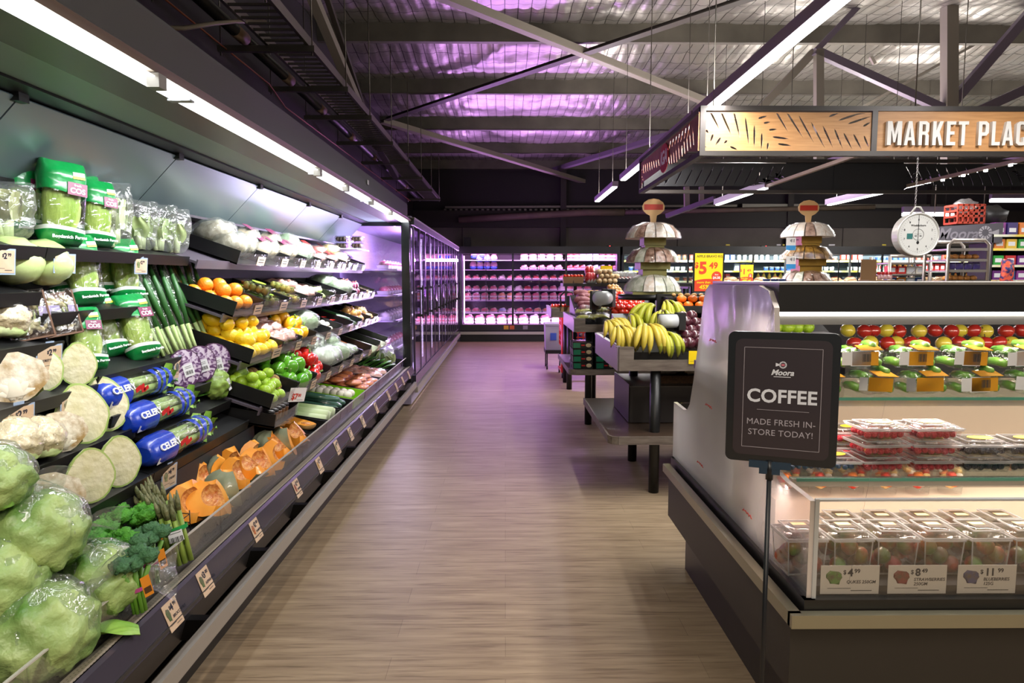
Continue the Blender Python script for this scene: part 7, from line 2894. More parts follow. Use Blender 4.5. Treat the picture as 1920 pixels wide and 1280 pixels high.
def tower(px, py, y, sc_k, label, flav, card, post=None):
    q = at(px, py, y=y)
    t = thing('cake_tower', label, 'display stand', T(*q) @ S(sc_k))
    wed = {'w': mat('nougat_white', 'f6f1e8', .35, col2='e6d4c0', ns=30, coat=.5, sharp=.3), 'b': mat('nougat_brown', '6b4634', .4, col2='b99a88', ns=22, coat=.5, sharp=.3), 'g': mat('nougat_mint', 'b9c0a4', .4, col2='e4e4d4', ns=18, coat=.5, sharp=.3), 'y': mat('nougat_gold', 'b0842e', .4, col2='4a2e14', ns=14, coat=.5, sharp=.25)}
    for L, (z, r_, hh) in enumerate(((.03, .285, .17), (.32, .27, .15), (.56, .275, .155))):
        mb = MB()
        mb.box((0, 0, z - .02 if L else .012), (.30 if L == 1 else .22, .30 if L == 1 else .22, .10) if L else (.48, .48, .025))
        mb.build('card_pedestal', card, t)
        n = 15
        for k in range(n):
            a0, a1 = 2 * math.pi * (k + .06) / n, 2 * math.pi * (k + .94) / n
            prof_ = [(r_, z), (r_ * .94, z + hh * .35), (r_ * .72, z + hh * .8), (r_ * .40, z + hh), (.05, z + hh)]
            mb = MB()
            vs = [(rr_ * math.cos(a), rr_ * math.sin(a), zz) for rr_, zz in prof_ for a in (a0, (a0 + a1) / 2, a1)] + [(.05 * math.cos(a), .05 * math.sin(a), z) for a in (a0, (a0 + a1) / 2, a1)]
            fs = [(i * 3 + j, i * 3 + j + 1, i * 3 + 4 + j, i * 3 + 3 + j) for i in range(5) for j in range(2)]
            fs += [(0, 3, 6, 9, 12, 15), (2, 17, 14, 11, 8, 5), (0, 15, 16, 1), (1, 16, 17, 2)]
            mb.add(vs, fs, 0)
            mb.build('cake_slice', wed[flav[L][k % len(flav[L])]], t)
        mb = MB()
        mb.lathe([(r_ * 1.04, z - .004), (r_ * .97, z + hh * .36), (r_ * .74, z + hh * .84), (r_ * .41, z + hh * 1.04)], 30, caps=False)
        mb.build('film', WRAP, t)
    for zz, d in ((.24, .15), (.50, .12)):
        mb = MB()
        mb.box((0, 0, zz), (d * 1.6, d * 1.6, .13))
        mb.build('card_column', card, t)
    mb = MB()
    mb.prism([(-.025, 0), (.025, 0), (.035, .09)] + [(.115 * math.cos(R(-50 + a * 28)), .175 + .085 * math.sin(R(-50 + a * 28))) for a in range(11)] + [(-.035, .09)], .008)
    sp = mb.build('spoon_topper', KRAFT, t, T(0, 0, .70) @ UP)
    mb = MB()
    mb.box((0, .175, .0095), (.19, .055, .002))
    mb.build('red_band', mat('red_band_print', 'b8301c', .5), sp)
    if post:
        mb = MB()
        mb.lathe([(.34, -.055), (.34, -.005), (.30, 0)], 30)
        mb.build('round_plinth', BLACK2, t)
        mb = MB()
        mb.span((-.03, -.03, (post - q.z) / sc_k), (.03, .03, -.05))
        mb.build('post', BLACK2, t)
    return t


tower(1222, 551, 6.0, .86, 'three-tier gold tower of wrapped nougat slices on a round black plinth above the bananas', ['ggwg', 'bgbb', 'wbww'], OLIVE, TZ0 + .05)
tower(1510, 541, 6.3, .84, 'three-tier gold tower of wrapped cake slices behind the berry island', ['bgbb', 'yyyy', 'wwbw'], GOLD)
TT2 = at(1510, 541, y=6.3)
for py, lb in ((457, 'upper'), (492, 'lower')):
    q = at(1483, py, y=6.06)
    t_ = ticket(T(q.x, 6.06, q.z) @ RZ(-90), '%s white and blue price tag hanging on the second tower' % lb, price='11', cents='99', w_=.085, h_=.11, sleeve=False, card=PAPER)
    mb = MB()
    mb.box((.0015, 0, -.035), (.002, .085, .042))
    mb.build('blue_band', mat('blue_tag', '2f8fd0', .5), t_)
# stand for the second tower and things behind the island
mb = MB()
mb.span((2.5, 6.0, .1), (6.0, 7.2, TT2.z - .01))
t_ = thing('display_plinth', 'long dark display plinth behind the berry island carrying the second tower', 'display plinth', T(4.0, 6.6, 0))
mb.build('body', CHAR, t_, T(-4.0, -6.6, 0))
mb = MB()
mb.span((2.6, 6.1, 0), (5.9, 7.1, .1))
mb.build('plinth_base', BLACK2, t_, T(-4.0, -6.6, 0))
PZ = TT2.z - .01
t_ = thing('open_carton', 'tall brown cardboard carton with red-topped bottles behind the berry island', 'carton', T(at(1650, 528, y=6.3).x, 6.3, PZ))
mb = MB()
mb.box((-.06, .10, .14), (.145, .01, .28))
mb.box((.08, 0, .045), (.17, .18, .09))
mb.box((-.08, 0, .045), (.15, .2, .09))
mb.build('cardboard', mat('brown_cardboard', '8f6f4c', .7), t_)
for k in range(4):
    t2 = thing('red_top_bottle', 'clear bottle with a red top standing in the brown carton, %s' % ORD[k], 'bottle', T(at(1650, 528, y=6.3).x + .02 + .036 * k, 6.36, PZ + .01))
    mb = MB()
    mb.lathe([(.016, .085), (.017, .10), (.014, .13)], 10)
    mb.build('bottle', mat('pink_liquid', 'd9b0b0', .2, coat=.5), t2)
    mb = MB()
    mb.lathe([(.015, .13), (.015, .155)], 10)
    mb.build('cap', RED, t2)
mb = MB()
a = at(1573, 487, y=6.4)
b = at(1608, 528, y=6.4)
mb.tube([(a.x, 6.4, PZ), (a.x, 6.4, a.z), (b.x, 6.4, a.z), (b.x, 6.4, PZ)], .006, 5)
tag(mb.build('wire_stand', BLACK), 'black wire frame standing between the second tower and the carton', 'frame')
TUBM = mat('navy_tub', '1c2f63', .4)
for k in range(3):
    q = at(1437 + 15 * k, 531, y=6.25)
    t2 = thing('navy_tub', 'navy tub with an orange base left of the second tower, %s from the yellow sign' % ORD[k], 'tub', T(q.x, 6.25, PZ))
    mb = MB()
    mb.lathe([(.030, .012), (.032, .085)], 14)
    mb.lathe([(.034, .085), (.034, .10)], 14)
    mb.build('tub', TUBM, t2)
    mb = MB()
    mb.lathe([(.031, 0), (.031, .015)], 14)
    mb.box((0, -.031, .05), (.03, .004, .03), 1)
    mb.build('band', [mat('orange_band', 'd9662a', .4), PAPER], t2)
BRD = mat('bread', 'b8864a', .6, col2='dcc095', ns=8, bump=.4, bs=20)
def p_bread():
    r = thing('bagged_bread', '', '')
    mb = MB()
    mb.ball((0, 0, .055), (.07, .10, .055), 14, 8, nz=.2)
    mb.build('loaf', BRD, r)
    mb = MB()
    mb.ball((0, 0, .058), (.078, .112, .062), 14, 8, nz=.2, nf=5, seed=2)
    mb.build('bag', WRAP, r)
    mb = MB()
    mb.box((0, 0, .117), (.05, .06, .002))
    mb.build('label', RED, r)
    return r
BR = Proto(p_bread, 'bread')
# bakery gondola behind
GZT = 1.36
t_ = thing('bakery_shelf', 'long dark bakery shelf unit far behind the berry island', 'shelf unit', T(6.0, 10.6, 0))
mb = MB()
mb.span((2.75, 10.3, 0), (7.3, 10.9, GZT - .14))
mb.build('body', CHAR, t_, T(-6, -10.6, 0))
mb = MB()
mb.span((2.75, 10.25, GZT - .03), (7.3, 10.92, GZT))
mb.build('shelf', BLACK2, t_, T(-6, -10.6, 0))
for x in (2.76, 5, 7.2):
    mb = MB()
    mb.span((x, 10.6, GZT - .15), (x + .04, 10.64, GZT))
    mb.build('post', BLACK2, t_, T(-6, -10.6, 0))
for k in range(20):
    x = 2.95 + .215 * k
    BR.place(T(x, 10.42, GZT + .002) @ RZ(rnd.uniform(60, 120)) @ S(rnd.uniform(.9, 1.05)), 'bag of bread in the front row of the far bakery shelf, %s from the aisle' % ORD[k])
for k in range(18):
    x = 3.05 + .235 * k
    BR.place(T(x, 10.68, GZT + .03) @ RZ(rnd.uniform(60, 120)) @ S(rnd.uniform(1.0, 1.2)), 'bag of bread in the back row of the far bakery shelf, %s from the aisle' % ORD[k])

# ------------------------------------------------------------------ meat packs at the end of the aisle
PKT = mat('pink_meat', 'c9506a', .35, col2='e8a0b0', ns=9, coat=.6)
PKR = mat('red_meat', 'a01f2c', .35, col2='d0525c', ns=9, coat=.6)
PKB = mat('blue_pack', '8fa5dc', .35, col2='c9d0f0', ns=9, coat=.6)
PKD = mat('dark_pack_mix', '3a2f44', .35, col2='c04a5c', ns=9, coat=.6)
PKO = mat('orange_pack', 'e08a4a', .35, col2='f0c8b0', ns=9, coat=.6)
PKW = mat('white_pack', 'e6dde4', .4, col2='c9aebc', ns=6, coat=.5)
TRAYW = mat('white_tray', 'e4e0e4', .4)


def p_meat(m):
    def f():
        r = thing('meat_tray', '', '')
        mb = MB()
        mb.box((0, 0, .02), (.17, .13, .04), 0, None, 1.12)
        mb.build('tray', TRAYW, r)
        mb = MB()
        mb.ball((0, 0, .045), (.085, .066, .05), 12, 7, nz=.15, nf=4)
        mb.build('meat', m, r)
        mb = MB()
        mb.box((.03, -.058, .07), (.05, .002, .028), 0, RX(-35))
        mb.build('label', STK, r)
        return r
    return Proto(f, 'meat tray')


MT = {k: p_meat(m) for k, m in (('p', PKT), ('r', PKR), ('b', PKB), ('d', PKD), ('o', PKO), ('w', PKW))}
WORD = {'p': 'pink', 'r': 'red', 'b': 'pale blue', 'd': 'dark', 'o': 'orange', 'w': 'white'}
NMROW = ['bottom deck', 'lowest shelf', 'second-lowest shelf', 'third-lowest shelf', 'fourth-lowest shelf', 'fifth-lowest shelf', 'top shelf']
# (shelf index, first px, step, kinds, layers)
MR = [(0, 879, 20.5, 'ppppppwpwpp', 2), (1, 876, 16.5, 'ppppbwprooprpp', 1), (2, 877, 16, 'ppppoopppppppp', 2), (3, 877, 16, 'pppppwwrpppwppp', 1),
      (4, 877, 16, 'ppppwppprprpp', 1), (5, 983, 16, 'ppppp', 1), (6, 983, 16, 'ppppp', 2), (5, 1068, 12, 'rrrbbbdd', 1), (6, 1068, 12, 'rrbbbddd', 3)]
for si, p0, st, ks, ly in MR:
    z = MSH[si] + .004
    sec = 'right of the seam' if p0 > 1060 else 'over the middle door' if p0 > 980 else ''
    for i, k in enumerate(ks):
        for L in range(ly):
            q = at(p0 + st * i, 540, y=16.35)
            MT[k].place(T(q.x, 16.32, z + .075 * L) @ RZ(rnd.uniform(-4, 4)) @ RX(14) @ S(.98 * st / 16 if st > 14 else .92, 1, 1.1 if si else 1.3),
                        '%s meat tray, %s along the %s of the meat cabinet%s' % (WORD[k], ORD[i], NMROW[si], (', lower', ', upper', ', topmost')[L] if ly > 1 else ''))
for k in range(24):
    si = k // 6
    MT['pwpd'[si]].place(T(-1.42 + .0 * k, GA + .16 + .21 * (k % 6), (.68, 1.0, 1.30, 1.60)[si] + .002) @ RZ(90), '%s tray, %s along the %s shelf behind the glowing end panel' % (WORD['pwpd'[si]], ORD[k % 6], ('lowest', 'second', 'third', 'top')[si]))
HAM = mat('pink_bagged_ham', 'd99ab4', .35, col2='ecc6d6', ns=5, coat=.6)
def p_ham():
    r = thing('bagged_ham', '', '')
    mb = MB()
    mb.ball((0, 0, .10), (.085, .07, .10), 14, 9)
    mb.build('ham', HAM, r)
    mb = MB()
    mb.ball((0, -.01, .05), (.088, .07, .052), 14, 6)
    mb.build('blue_print', mat('blue_ham_print', '2a4fc0', .4, coat=.5), r)
    return r
HM = Proto(p_ham, 'ham')
for k, (px, sh, dz) in enumerate(((887, 5, 0), (900, 5, 0), (913, 5, 0), (926, 5, 0), (899, 5, .17), (913, 5, .17), (926, 5, .17), (889, 6, .03), (903, 6, .03))):
    q = at(px, 500, y=16.3)
    HM.place(T(q.x, 16.4, MSH[sh] + .004 + dz) @ S(1.0), 'round pink bagged ham with a blue base, %s of the ham heap' % ORD[k])
for px, c in ((949, 'd9a02a'), (960, 'c9602a'), (985, '8a7f8a')):
    q = at(px, 614, y=15.95)
    ticket(T(q.x, 15.945, .335) @ RZ(-90), 'small shelf ticket under the meat cabinet doors, %s' % {949: 'yellow one', 960: 'orange one', 985: 'grey one'}[px], w_=.11, h_=.09, sleeve=False, card=mat('shelf_card_' + c, c, .5))
# black speaker box and cables on the wall
q = at(877, 446, y=16.75)
t_ = thing('wall_speaker', 'small black box standing on the meat cabinet top', 'speaker', T(q.x, 16.6, 2.222))
mb = MB()
mb.box((0, 0, .12), (.17, .14, .24))
mb.build('box', BLACK, t_)
mb = MB()
mb.box((0, -.073, .12), (.10, .006, .14))
mb.build('grille', CHAR, t_)
for px in (866, 1270, 1580, 1900):
    mb = MB()
    q = at(px, 430, y=16.99)
    mb.span((q.x, 16.985, 2.2), (q.x + .02, 16.999, 2.75))
    struct(mb.build('wall_seam', mat('seam', '4a443f', .8)))
# ------------------------------------------------------------------ white dairy cabinets along the rest of the back wall
DX0, DX1 = 2.74, 14.6
dc = thing('dairy_cabinet', 'long bright dairy refrigerator along the back wall behind everything', 'refrigerated cabinet', T(8.6, MYF, 0))
DI = T(-8.6, -MYF, 0)
mb = MB()
mb.span((DX0, 16.9, .3), (DX1, 16.98, 2.1))
mb.span((DX0, MYF + .1, 0), (DX1, 16.98, .40))
mb.span((DX0, MYF + .06, 0), (DX0 + .04, 16.98, 2.1))
mb.build('liner', mat('dairy_liner', '9aa5aa', .5), dc, DI)
mb = MB()
mb.span((DX0, MYF - .02, 2.03), (DX1, 16.98, 2.22))
mb.build('header', BLACK2, dc, DI)
DSH = [at(1500, y, y=16.3).z for y in (604, 578, 552, 527, 508, 489)]
for z in DSH:
    mb = MB()
    mb.span((DX0 + .05, MYF + .2, z - .02), (DX1, 16.9, z))
    s_ = mb.build('shelf', mat('dairy_shelf', 'c3c9cc', .4), dc, DI)
    mb = MB()
    mb.span((DX0 + .05, MYF + .185, z - .03), (DX1, MYF + .2, z + .01))
    mb.build('ticket_strip', mat('ticket_strip', 'd6d8c4', .5, col2='e0c84a', ns=2.5, sharp=.2), s_)
x = DX0
i = 0
while x < DX1:
    mb = MB()
    mb.span((x, MYF, .42), (x + .04, MYF + .03, 2.03))
    mb.build('door_post', mat('steel_post', '6d7072', .4, .5) if i % 2 else BLACK2, dc, DI)
    mb = MB()
    mb.span((x + .04, MYF + .01, .42), (x + .76, MYF + .02, 2.03))
    mb.build('door', film('dairy_glass', 'f4fafa', .03, .03, 0, fres=.2), dc, DI)
    x += .76
    i += 1
for xx in (4.2, 7.2, 10.2, 13.2):
    area('dairy_lamp', (xx, MYF + .09, 2.01), (0, .6, -1), .08, 2.8, 1, (.92, .97, 1)).data.energy = 75
for k, px in enumerate((1365, 1462, 1468, 1560, 1658)):
    q = at(px, 459, y=MYF - .03)
    mb = MB()
    mb.box((q.x, MYF - .023, q.z), (.09 if k % 2 == 0 else .14, .004, .03))
    tag(mb.build('header_ticket', mat('yellow_ticket', 'd9c83a', .5) if k % 2 == 0 else STK), '%s ticket on the black dairy cabinet header, %s from the aisle' % ('yellow' if k % 2 == 0 else 'white', ORD[k]), 'ticket')
mb = MB()
q = at(1433, 451, y=16.5)
mb.box((q.x, 16.5, 2.24), (.16, .1, .04))
mb.box((q.x + .03, 16.448, 2.245), (.03, .004, .02), 1)
tag(mb.build('alarm_box', [BLACK, lamp_mat('red_led', (1, .05, .05), 3)]), 'small black box with a glowing red light on top of the dairy cabinet', 'alarm')
q = at(1143, 451, y=16.5)
mb = MB()
mb.box((q.x, 16.5, 2.24), (.12, .1, .04))
mb.box((q.x, 16.448, 2.245), (.03, .004, .02), 1)
tag(mb.build('alarm_box', [BLACK, MATS['red_led']]), 'small black box with a glowing red light on top of the meat cabinet', 'alarm')
DCOL = ['d9d5cc', 'c9342f', 'e6e2d6', 'd98f3a', '2f4f8f', 'e2c24a', 'b8c4c9', 'c24a3a', 'efe9da', '8a4a2f']


def p_tub(kind, c):
    def f():
        m = mat('dairy_' + c, '%s' % c, .4)
        m2 = mat('dairy_lid_' + c, c, .35, coat=.3)
        r = thing(('dairy_tub', 'dairy_carton', 'dairy_bottle')[kind], '', '')
        mb = MB()
        if kind == 0:
            mb.lathe([(.045, 0), (.055, .085)], 14)
            mb.build('tub', m, r)
            mb = MB()
            mb.lathe([(.058, .085), (.058, .097)], 14)
            mb.build('lid', STK, r)
        elif kind == 1:
            mb.box((0, 0, .09), (.10, .08, .18))
            mb.build('carton', m, r)
            mb = MB()
            mb.box((0, -.041, .09), (.07, .002, .08))
            mb.build('label', STK if c not in ('d9d5cc', 'e6e2d6', 'efe9da') else RED, r)
        else:
            mb.lathe([(.04, 0), (.042, .12), (.02, .17), (.02, .18)], 14)
            mb.build('bottle', m, r)
            mb = MB()
            mb.lathe([(.022, .18), (.022, .20)], 12)
            mb.build('cap', RED, r)
        return r
    return Proto(f, ('tub', 'carton', 'bottle')[kind])


TB = {}
kindword = ('tub', 'carton', 'bottle')
cw = {'d9d5cc': 'off-white', 'c9342f': 'red', 'e6e2d6': 'cream', 'd98f3a': 'orange', '2f4f8f': 'blue', 'e2c24a': 'yellow', 'b8c4c9': 'pale grey', 'c24a3a': 'brick red', 'efe9da': 'ivory', '8a4a2f': 'brown'}
rr2 = random.Random(11)
for si, yy in ((5, 0), (4, 0), (3, 0)):
    x = DX0 + .25
    n = 0
    while x < 12.3:
        kd = rr2.choice((0, 0, 1, 1, 2))
        c = rr2.choice(DCOL)
        run = rr2.randint(3, 6)
        if (kd, c) not in TB: TB[(kd, c)] = p_tub(kd, c)
        for j in range(run):
            if x > 12.3: break
            n += 1
            TB[(kd, c)].place(T(x, MYF + .30, DSH[si] + .002) @ S(1.0, 1, 1.0 if kd != 1 else .95), '%s dairy %s, %s from the aisle on the %s dairy shelf' % (cw[c], kindword[kd], ordw(n), {5: 'upper', 4: 'middle', 3: 'lower'}[si]))
            x += .135
        x += rr2.choice((.03, .06, .3))
# ------------------------------------------------------------------ trolley and crates beside the tables
q = at(1080, 704, z=0)
TRY = q.y
t_ = thing('red_trolley', 'red plastic shopping trolley standing behind the mushroom boxes', 'trolley', T(q.x, TRY, 0))
RP = mat('red_plastic', 'd62a14', .35, coat=.3)
W_, H_ = .46, .62
mb = MB()
for z in [.46 + .075 * i for i in range(7)]:
    mb.tube([(-W_ / 2, -.25, z), (W_ / 2, -.25, z)], .010, 6)
    mb.tube([(-W_ / 2, -.25, z), (-W_ / 2, .35, z)], .010, 6)
for i in range(7):
    x = -W_ / 2 + W_ * i / 6
    mb.tube([(x, -.25, .46), (x, -.25, .91)], .009, 6)
    mb.tube([(-W_ / 2, -.25 + .1 * i, .46), (-W_ / 2, -.25 + .1 * i, .91)], .009, 6)
mb.build('basket', RP, t_)
mb = MB()
for x in (-W_ / 2, W_ / 2):
    mb.tube([(x, -.25, .94), (x, -.25, .09), (x, .35, .09)], .022, 8)
mb.tube([(-W_ / 2 - .02, -.25, .94), (W_ / 2 + .02, -.25, .94)], .022, 8)
mb.tube([(-W_ / 2, -.25, .10), (W_ / 2, -.25, .10)], .022, 8)
mb.build('frame', RP, t_)
for x, y in ((-W_ / 2, -.25), (W_ / 2, -.25), (-W_ / 2, .35), (W_ / 2, .35)):
    mb = MB()
    mb.tube([(x - .012, y, .04), (x + .012, y, .04)], .04, 12)
    mb.build('wheel', BLACK, t_)
mb = MB()
mb.span((-W_ / 2 + .02, -.22, .47), (W_ / 2 - .02, .3, .80))
tag(mb.build('white_carton', mat('white_blue_carton', 'c9cad6', .5, col2='2f4fa0', ns=6, sharp=.08), None, T(q.x, TRY, 0)), 'white and blue carton inside the red trolley', 'carton')
q = at(1038, 650, y=11.3)
t_ = thing('grey_tub_trolley', 'pale grey stacked tubs on a low wheeled base beside the meat cabinet', 'tub trolley', T(q.x, 11.3, 0))
mb = MB()
mb.box((0, 0, .29), (.30, .45, .06))
for x in (-.12, .12):
    mb.tube([(x - .01, -.2, .04), (x + .01, -.2, .04)], .04, 10)
    mb.box((x, -.2, .16), (.02, .02, .22))
    mb.tube([(x - .01, .2, .04), (x + .01, .2, .04)], .04, 10)
    mb.box((x, .2, .16), (.02, .02, .22))
mb.build('wheeled_base', BLACK, t_)
mb = MB()
mb.box((0, 0, .52), (.28, .42, .40), 0, None, 1.08)
mb.box((0, 0, .735), (.32, .48, .03))
mb.build('tub', mat('grey_tub', '8f8a94', .5), t_)
mb = MB()
mb.box((-.02, -.222, .54), (.10, .004, .12))
mb.build('blue_print', mat('blue_print', '2f4a9a', .5), t_)
# ------------------------------------------------------------------ far right: bakery rack, shop sign, shelves
q0, q1 = at(1757, 452, y=9.2), at(1826, 528, y=9.2)
t_ = thing('bakery_rack', 'steel bakery trolley rack with rounded top corner behind the scale', 'rack', T((q0.x + q1.x) / 2, 9.2, 0))
hw = (q1.x - q0.x) / 2
RKM = mat('rack_steel', '9a938c', .35, .7)
mb = MB()
zt = q0.z
for y in (-.25, .25):
    mb.tube([(-hw, y, .0), (-hw, y, zt - .06), (-hw + .06, y, zt), (hw - .06, y, zt), (hw, y, zt - .06), (hw, y, .0)], .022, 8)
mb.build('frame', RKM, t_)
for k in range(7):
    z = zt - .12 - .14 * k
    mb = MB()
    mb.box((0, 0, z), (2 * hw, .5, .02))
    mb.box((0, -.255, z), (2 * hw, .012, .035))
    mb.build('rack_shelf', RKM, t_)
BUN = Proto(fruit('bread_roll', mat('bread_crust', 'b06a2a', .6, col2='d99a52', ns=8), (.06, .045, .035)), 'bread roll')
for k in range(10):
    z = zt - .12 - .14 * (1 if k < 5 else 3) + .012
    BUN.place(T(t_.location.x - hw + .07 + .085 * (k % 5), 9.05, z) @ RZ(30 * k), 'golden bread roll on the %s of the steel bakery rack' % ('upper shelf' if k < 5 else 'lower shelf'), 'rolls on the %s of the bakery rack' % ('upper shelf' if k < 5 else 'lower shelf'))
PCH_ = mat('purple_chip_pack', '2f2358', .35, coat=.5, col2='4a3a8a', ns=9)
for k in range(8):
    z = zt - .12 - .14 * (2 if k < 4 else 4) + .012
    mb = MB()
    pillow(mb, .10, .05, .10, [(2, 0)], 8, 12)
    tag(mb.build('purple_bag', PCH_, None, T(t_.location.x - hw + .08 + .11 * (k % 4), 9.0, z) @ RZ(-90)), 'purple snack bag on the bakery rack, %s along its %s shelf' % (ORD[k % 4], 'middle' if k < 4 else 'low'), 'snack bag')
# second rack edge seen left of the scale
q2 = at(1690, 470, y=9.9)
t_ = thing('bakery_rack', 'steel bakery rack partly hidden behind the hanging scale', 'rack', T(q2.x, 9.9, 0))
mb = MB()
for x in (-.3, .28):
    for y in (-.25, .25): mb.tube([(x, y, .0), (x, y, 1.80)], .025, 8)
mb.tube([(-.3, -.25, 1.8), (.28, -.25, 1.8)], .025, 8)
mb.build('frame', RKM, t_)
for k in range(6):
    mb = MB()
    mb.box((0, 0, 1.7 - .16 * k), (.58, .5, .02))
    mb.build('rack_shelf', RKM, t_)
for k in range(12):
    mb = MB()
    c = rr2.choice(DCOL)
    mb.box((0, 0, .055), (.12, .1, .11))
    mb.box((0, -.051, .055), (.08, .002, .06), 1)
    tag(mb.build('small_carton', [mat('dairy_' + c, c), STK], None, T(t_.location.x - .2 + .135 * (k % 4), 9.8, 1.7 - .16 * (1 + k // 4) + .012)), 'small %s carton on the half hidden rack, %s along its %s shelf' % (cw[c], ORD[k % 4], ('upper', 'middle', 'lower')[k // 4]), 'carton')
# grey sign with a windmill
SX0, SX1 = at(1762, 440, y=10.0).x, at(1880, 440, y=10.0).x
z0, z1 = at(1820, 455, y=10.0).z, at(1870, 417, y=10.0).z
t_ = thing('grey_shop_sign', 'long grey hanging sign with pale handwritten name and a windmill emblem', 'sign', T((SX0 + SX1) / 2, 10.0, z0))
mb = MB()
w_ = SX1 - SX0
mb.add([(-w_ / 2, 0, 0), (w_ / 2, 0, 0), (w_ / 2, 0, z1 - z0), (-w_ / 2, 0, (z1 - z0) * .80), (-w_ / 2, .6, 0), (w_ / 2, .6, 0), (w_ / 2, .6, z1 - z0), (-w_ / 2, .6, (z1 - z0) * .80)],
       [(0, 1, 2, 3), (7, 6, 5, 4), (0, 4, 5, 1), (3, 2, 6, 7), (0, 3, 7, 4), (1, 5, 6, 2)])
mb.build('panel', mat('grey_sign_panel', '46434a', .5), t_)
txt('sign_lettering', 'Moora', .22, mat('faint_grey', '6a666e', .5), t_, T(-w_ * .22, -.004, (z1 - z0) * .42) @ UP, .02, 'CENTER', shear=.3)
mb = MB()
for k in range(12):
    a = k * math.pi / 6
    mb.add([((.05 if i in (0, 3) else .10) * math.cos(a + b), -.003, (.05 if i in (0, 3) else .10) * math.sin(a + b)) for i, b in enumerate((-.14, -.2, .2, .14))], [(0, 1, 2, 3)])
mb.add([(.10, -.003, .015), (.10, -.003, -.015), (.20, -.003, -.05), (.20, -.003, .05)], [(0, 1, 2, 3)])
mb.build('windmill_emblem', mat('emblem_grey', '8d8a90', .5), t_, T(w_ * .22, 0, (z1 - z0) * .5))
for x in (-w_ * .4, w_ * .4):
    mb = MB()
    mb.tube([(x, .3, (z1 - z0) * .9), (x, .3, 4.4 - z0)], .006, 5)
    mb.build('hanger_rod', STEELD, t_)
q = at(1807, 420, y=10.3)
t_ = thing('red_milk_crate', 'red plastic crate stacked on top of the grey sign', 'crate', T(q.x, 10.3, z0 + (z1 - z0) * .96))
mb = MB()
for z in (.02, .12, .20, .28):
    for y in (-.15, .15): mb.box((0, y, z), (.40, .015, .03))
    for x in (-.2, .2): mb.box((x, 0, z), (.015, .3, .03))
for i in range(6):
    for y in (-.15, .15): mb.box((-.2 + .08 * i, y, .15), (.02, .015, .28))
mb.box((0, 0, .01), (.4, .3, .015))
mb.build('crate', mat('rust_red_plastic', '8f2f1a', .5), t_)
mb = MB()
mb.ball((0, 0, .0), (.16, .12, .10), 14, 8, nz=.4)
tag(mb.build('crumpled_film', BAGW, None, T(q.x, 10.3, z0 + (z1 - z0) * .9 + .30)), 'crumpled clear plastic film lying in the red crate', 'plastic film')
mb = MB()
mb.ball((0, 0, .13), (.20, .15, .16), 14, 8, nz=.35)
tag(mb.build('black_bag', BLACK, None, T(q.x + .42, 10.3, z0 + (z1 - z0) * .95)), 'black rubbish bag beside the red crate', 'bag')
# right-hand shelving
t_ = thing('grocery_shelf', 'grey grocery shelving with colourful packets at the right edge', 'shelf unit', T(8.0, 10.2, 0))
x0 = at(1842, 500, y=10.2).x
for z in (1.46, 1.68, 1.92, 2.12):
    mb = MB()
    mb.span((x0, 10.0, z - .02), (9.8, 10.45, z))
    mb.span((x0, 9.99, z - .03), (9.8, 10.0, z + .005), 1)
    mb.build('shelf', [STEELD, mat('ticket_strip', 'd6d8c4')], t_, T(-8, -10.2, 0))
mb = MB()
mb.span((x0, 10.45, 0), (9.8, 10.5, 2.3))
mb.span((x0 - .02, 10.0, 0), (x0, 10.5, 2.14))
mb.span((x0, 10.0, 0), (9.8, 10.45, 1.3))
mb.build('body', CHAR, t_, T(-8, -10.2, 0))
GC = ['6a2a7a', '3a2a6a', '2f9a3a', '2a6a9a', 'd97a2a', 'c22a2a', '8a3a8a', 'e0b83a']
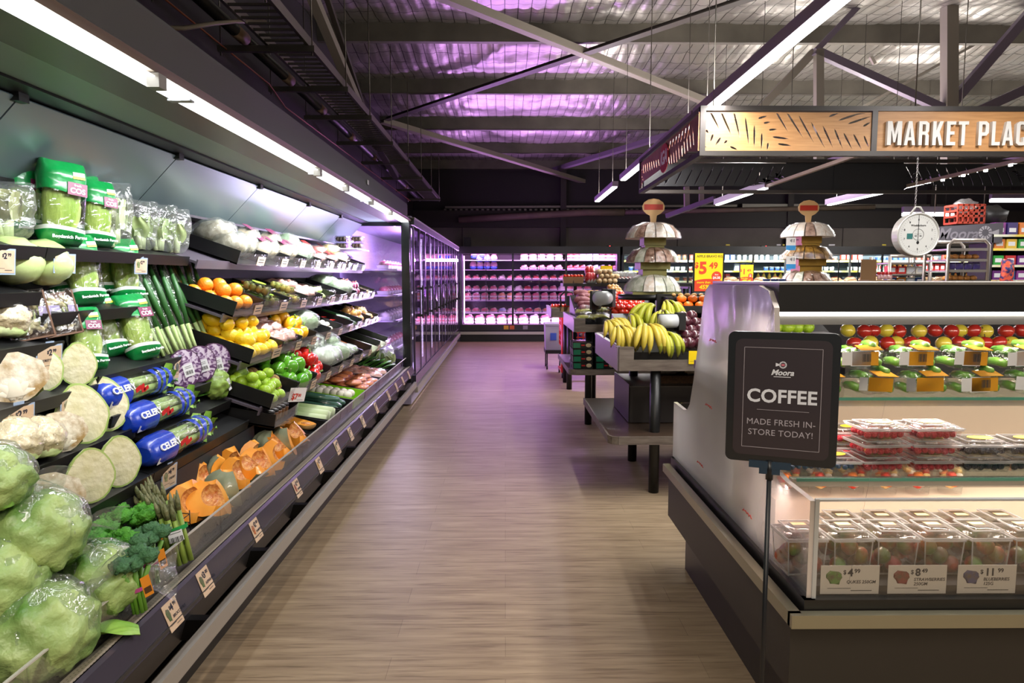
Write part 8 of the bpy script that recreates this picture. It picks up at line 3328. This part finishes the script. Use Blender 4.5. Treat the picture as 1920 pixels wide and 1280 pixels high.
gw = {'6a2a7a': 'purple', '3a2a6a': 'indigo', '2f9a3a': 'green', '2a6a9a': 'blue', 'd97a2a': 'orange', 'c22a2a': 'red', '8a3a8a': 'magenta', 'e0b83a': 'yellow'}
for zi, z in enumerate((1.46, 1.68, 1.92, 2.12)):
    for k in range(9):
        c = GC[(k * 3 + zi * 2) % 8]
        mb = MB()
        if zi == 3: mb.box((0, 0, .09), (.15, .12, .18))
        else: mb.box((0, 0, .07), (.15, .12, .14))
        mb.box((0, -.061, .07), (.10, .002, .06), 1)
        tag(mb.build('grocery_packet', [mat('grocery_' + c, c, .4), STK], None, T(x0 + .12 + .18 * k, 10.10, z + .002)), '%s packet on the right grocery shelving, %s along its %s level' % (gw[c], ORD[k], ('lowest', 'second', 'third', 'top')[zi]), 'packet')
mb = MB()
q = at(1890, 490, y=9.7)
pillow(mb, .16, .12, .42, [(2, 0)], 14, 16, wob=.1)
tag(mb.build('snack_bag', mat('blue_orange_pack', '23285c', .4, col2='d0583a', ns=16, sharp=.15), None, T(q.x, 9.7, 1.34) @ RZ(-90)), 'upright blue and orange snack bag in front of the grocery shelving', 'snack bag')
mb = MB()
mb.span((at(1826, 530, y=9.7).x, 9.5, 0), (8.4, 9.9, 1.335))
t_ = thing('snack_counter', 'low counter in front of the grocery shelving at the right', 'counter', T(7.4, 9.7, 0))
mb.build('body', CHAR, t_, T(-7.4, -9.7, 0))
for k in range(7):
    BR.place(T(at(1833 + 16 * k, 525, y=9.62).x, 9.62, 1.337) @ RZ(90 + 15 * (k % 3)), 'bread bag on the low counter at the right, %s from the bakery rack' % ORD[k])


# ------------------------------------------------------------------ turn lettering and cut panels into plain meshes
def bake_text():
    bpy.context.view_layer.update()
    dg = bpy.context.evaluated_depsgraph_get()
    done = {}
    for o in [o for o in COL.objects if o.type in ('FONT', 'CURVE')]:
        key = o.data.name
        if key not in done: done[key] = bpy.data.meshes.new_from_object(o.evaluated_get(dg))
        nm = o.name
        o.name = 'old'
        n = bpy.data.objects.new(nm, done[key])
        COL.objects.link(n)
        n.parent = o.parent
        n.matrix_local = o.matrix_local
        if 'label' in o: n['label'] = o['label']
        bpy.data.objects.remove(o)


bake_text()
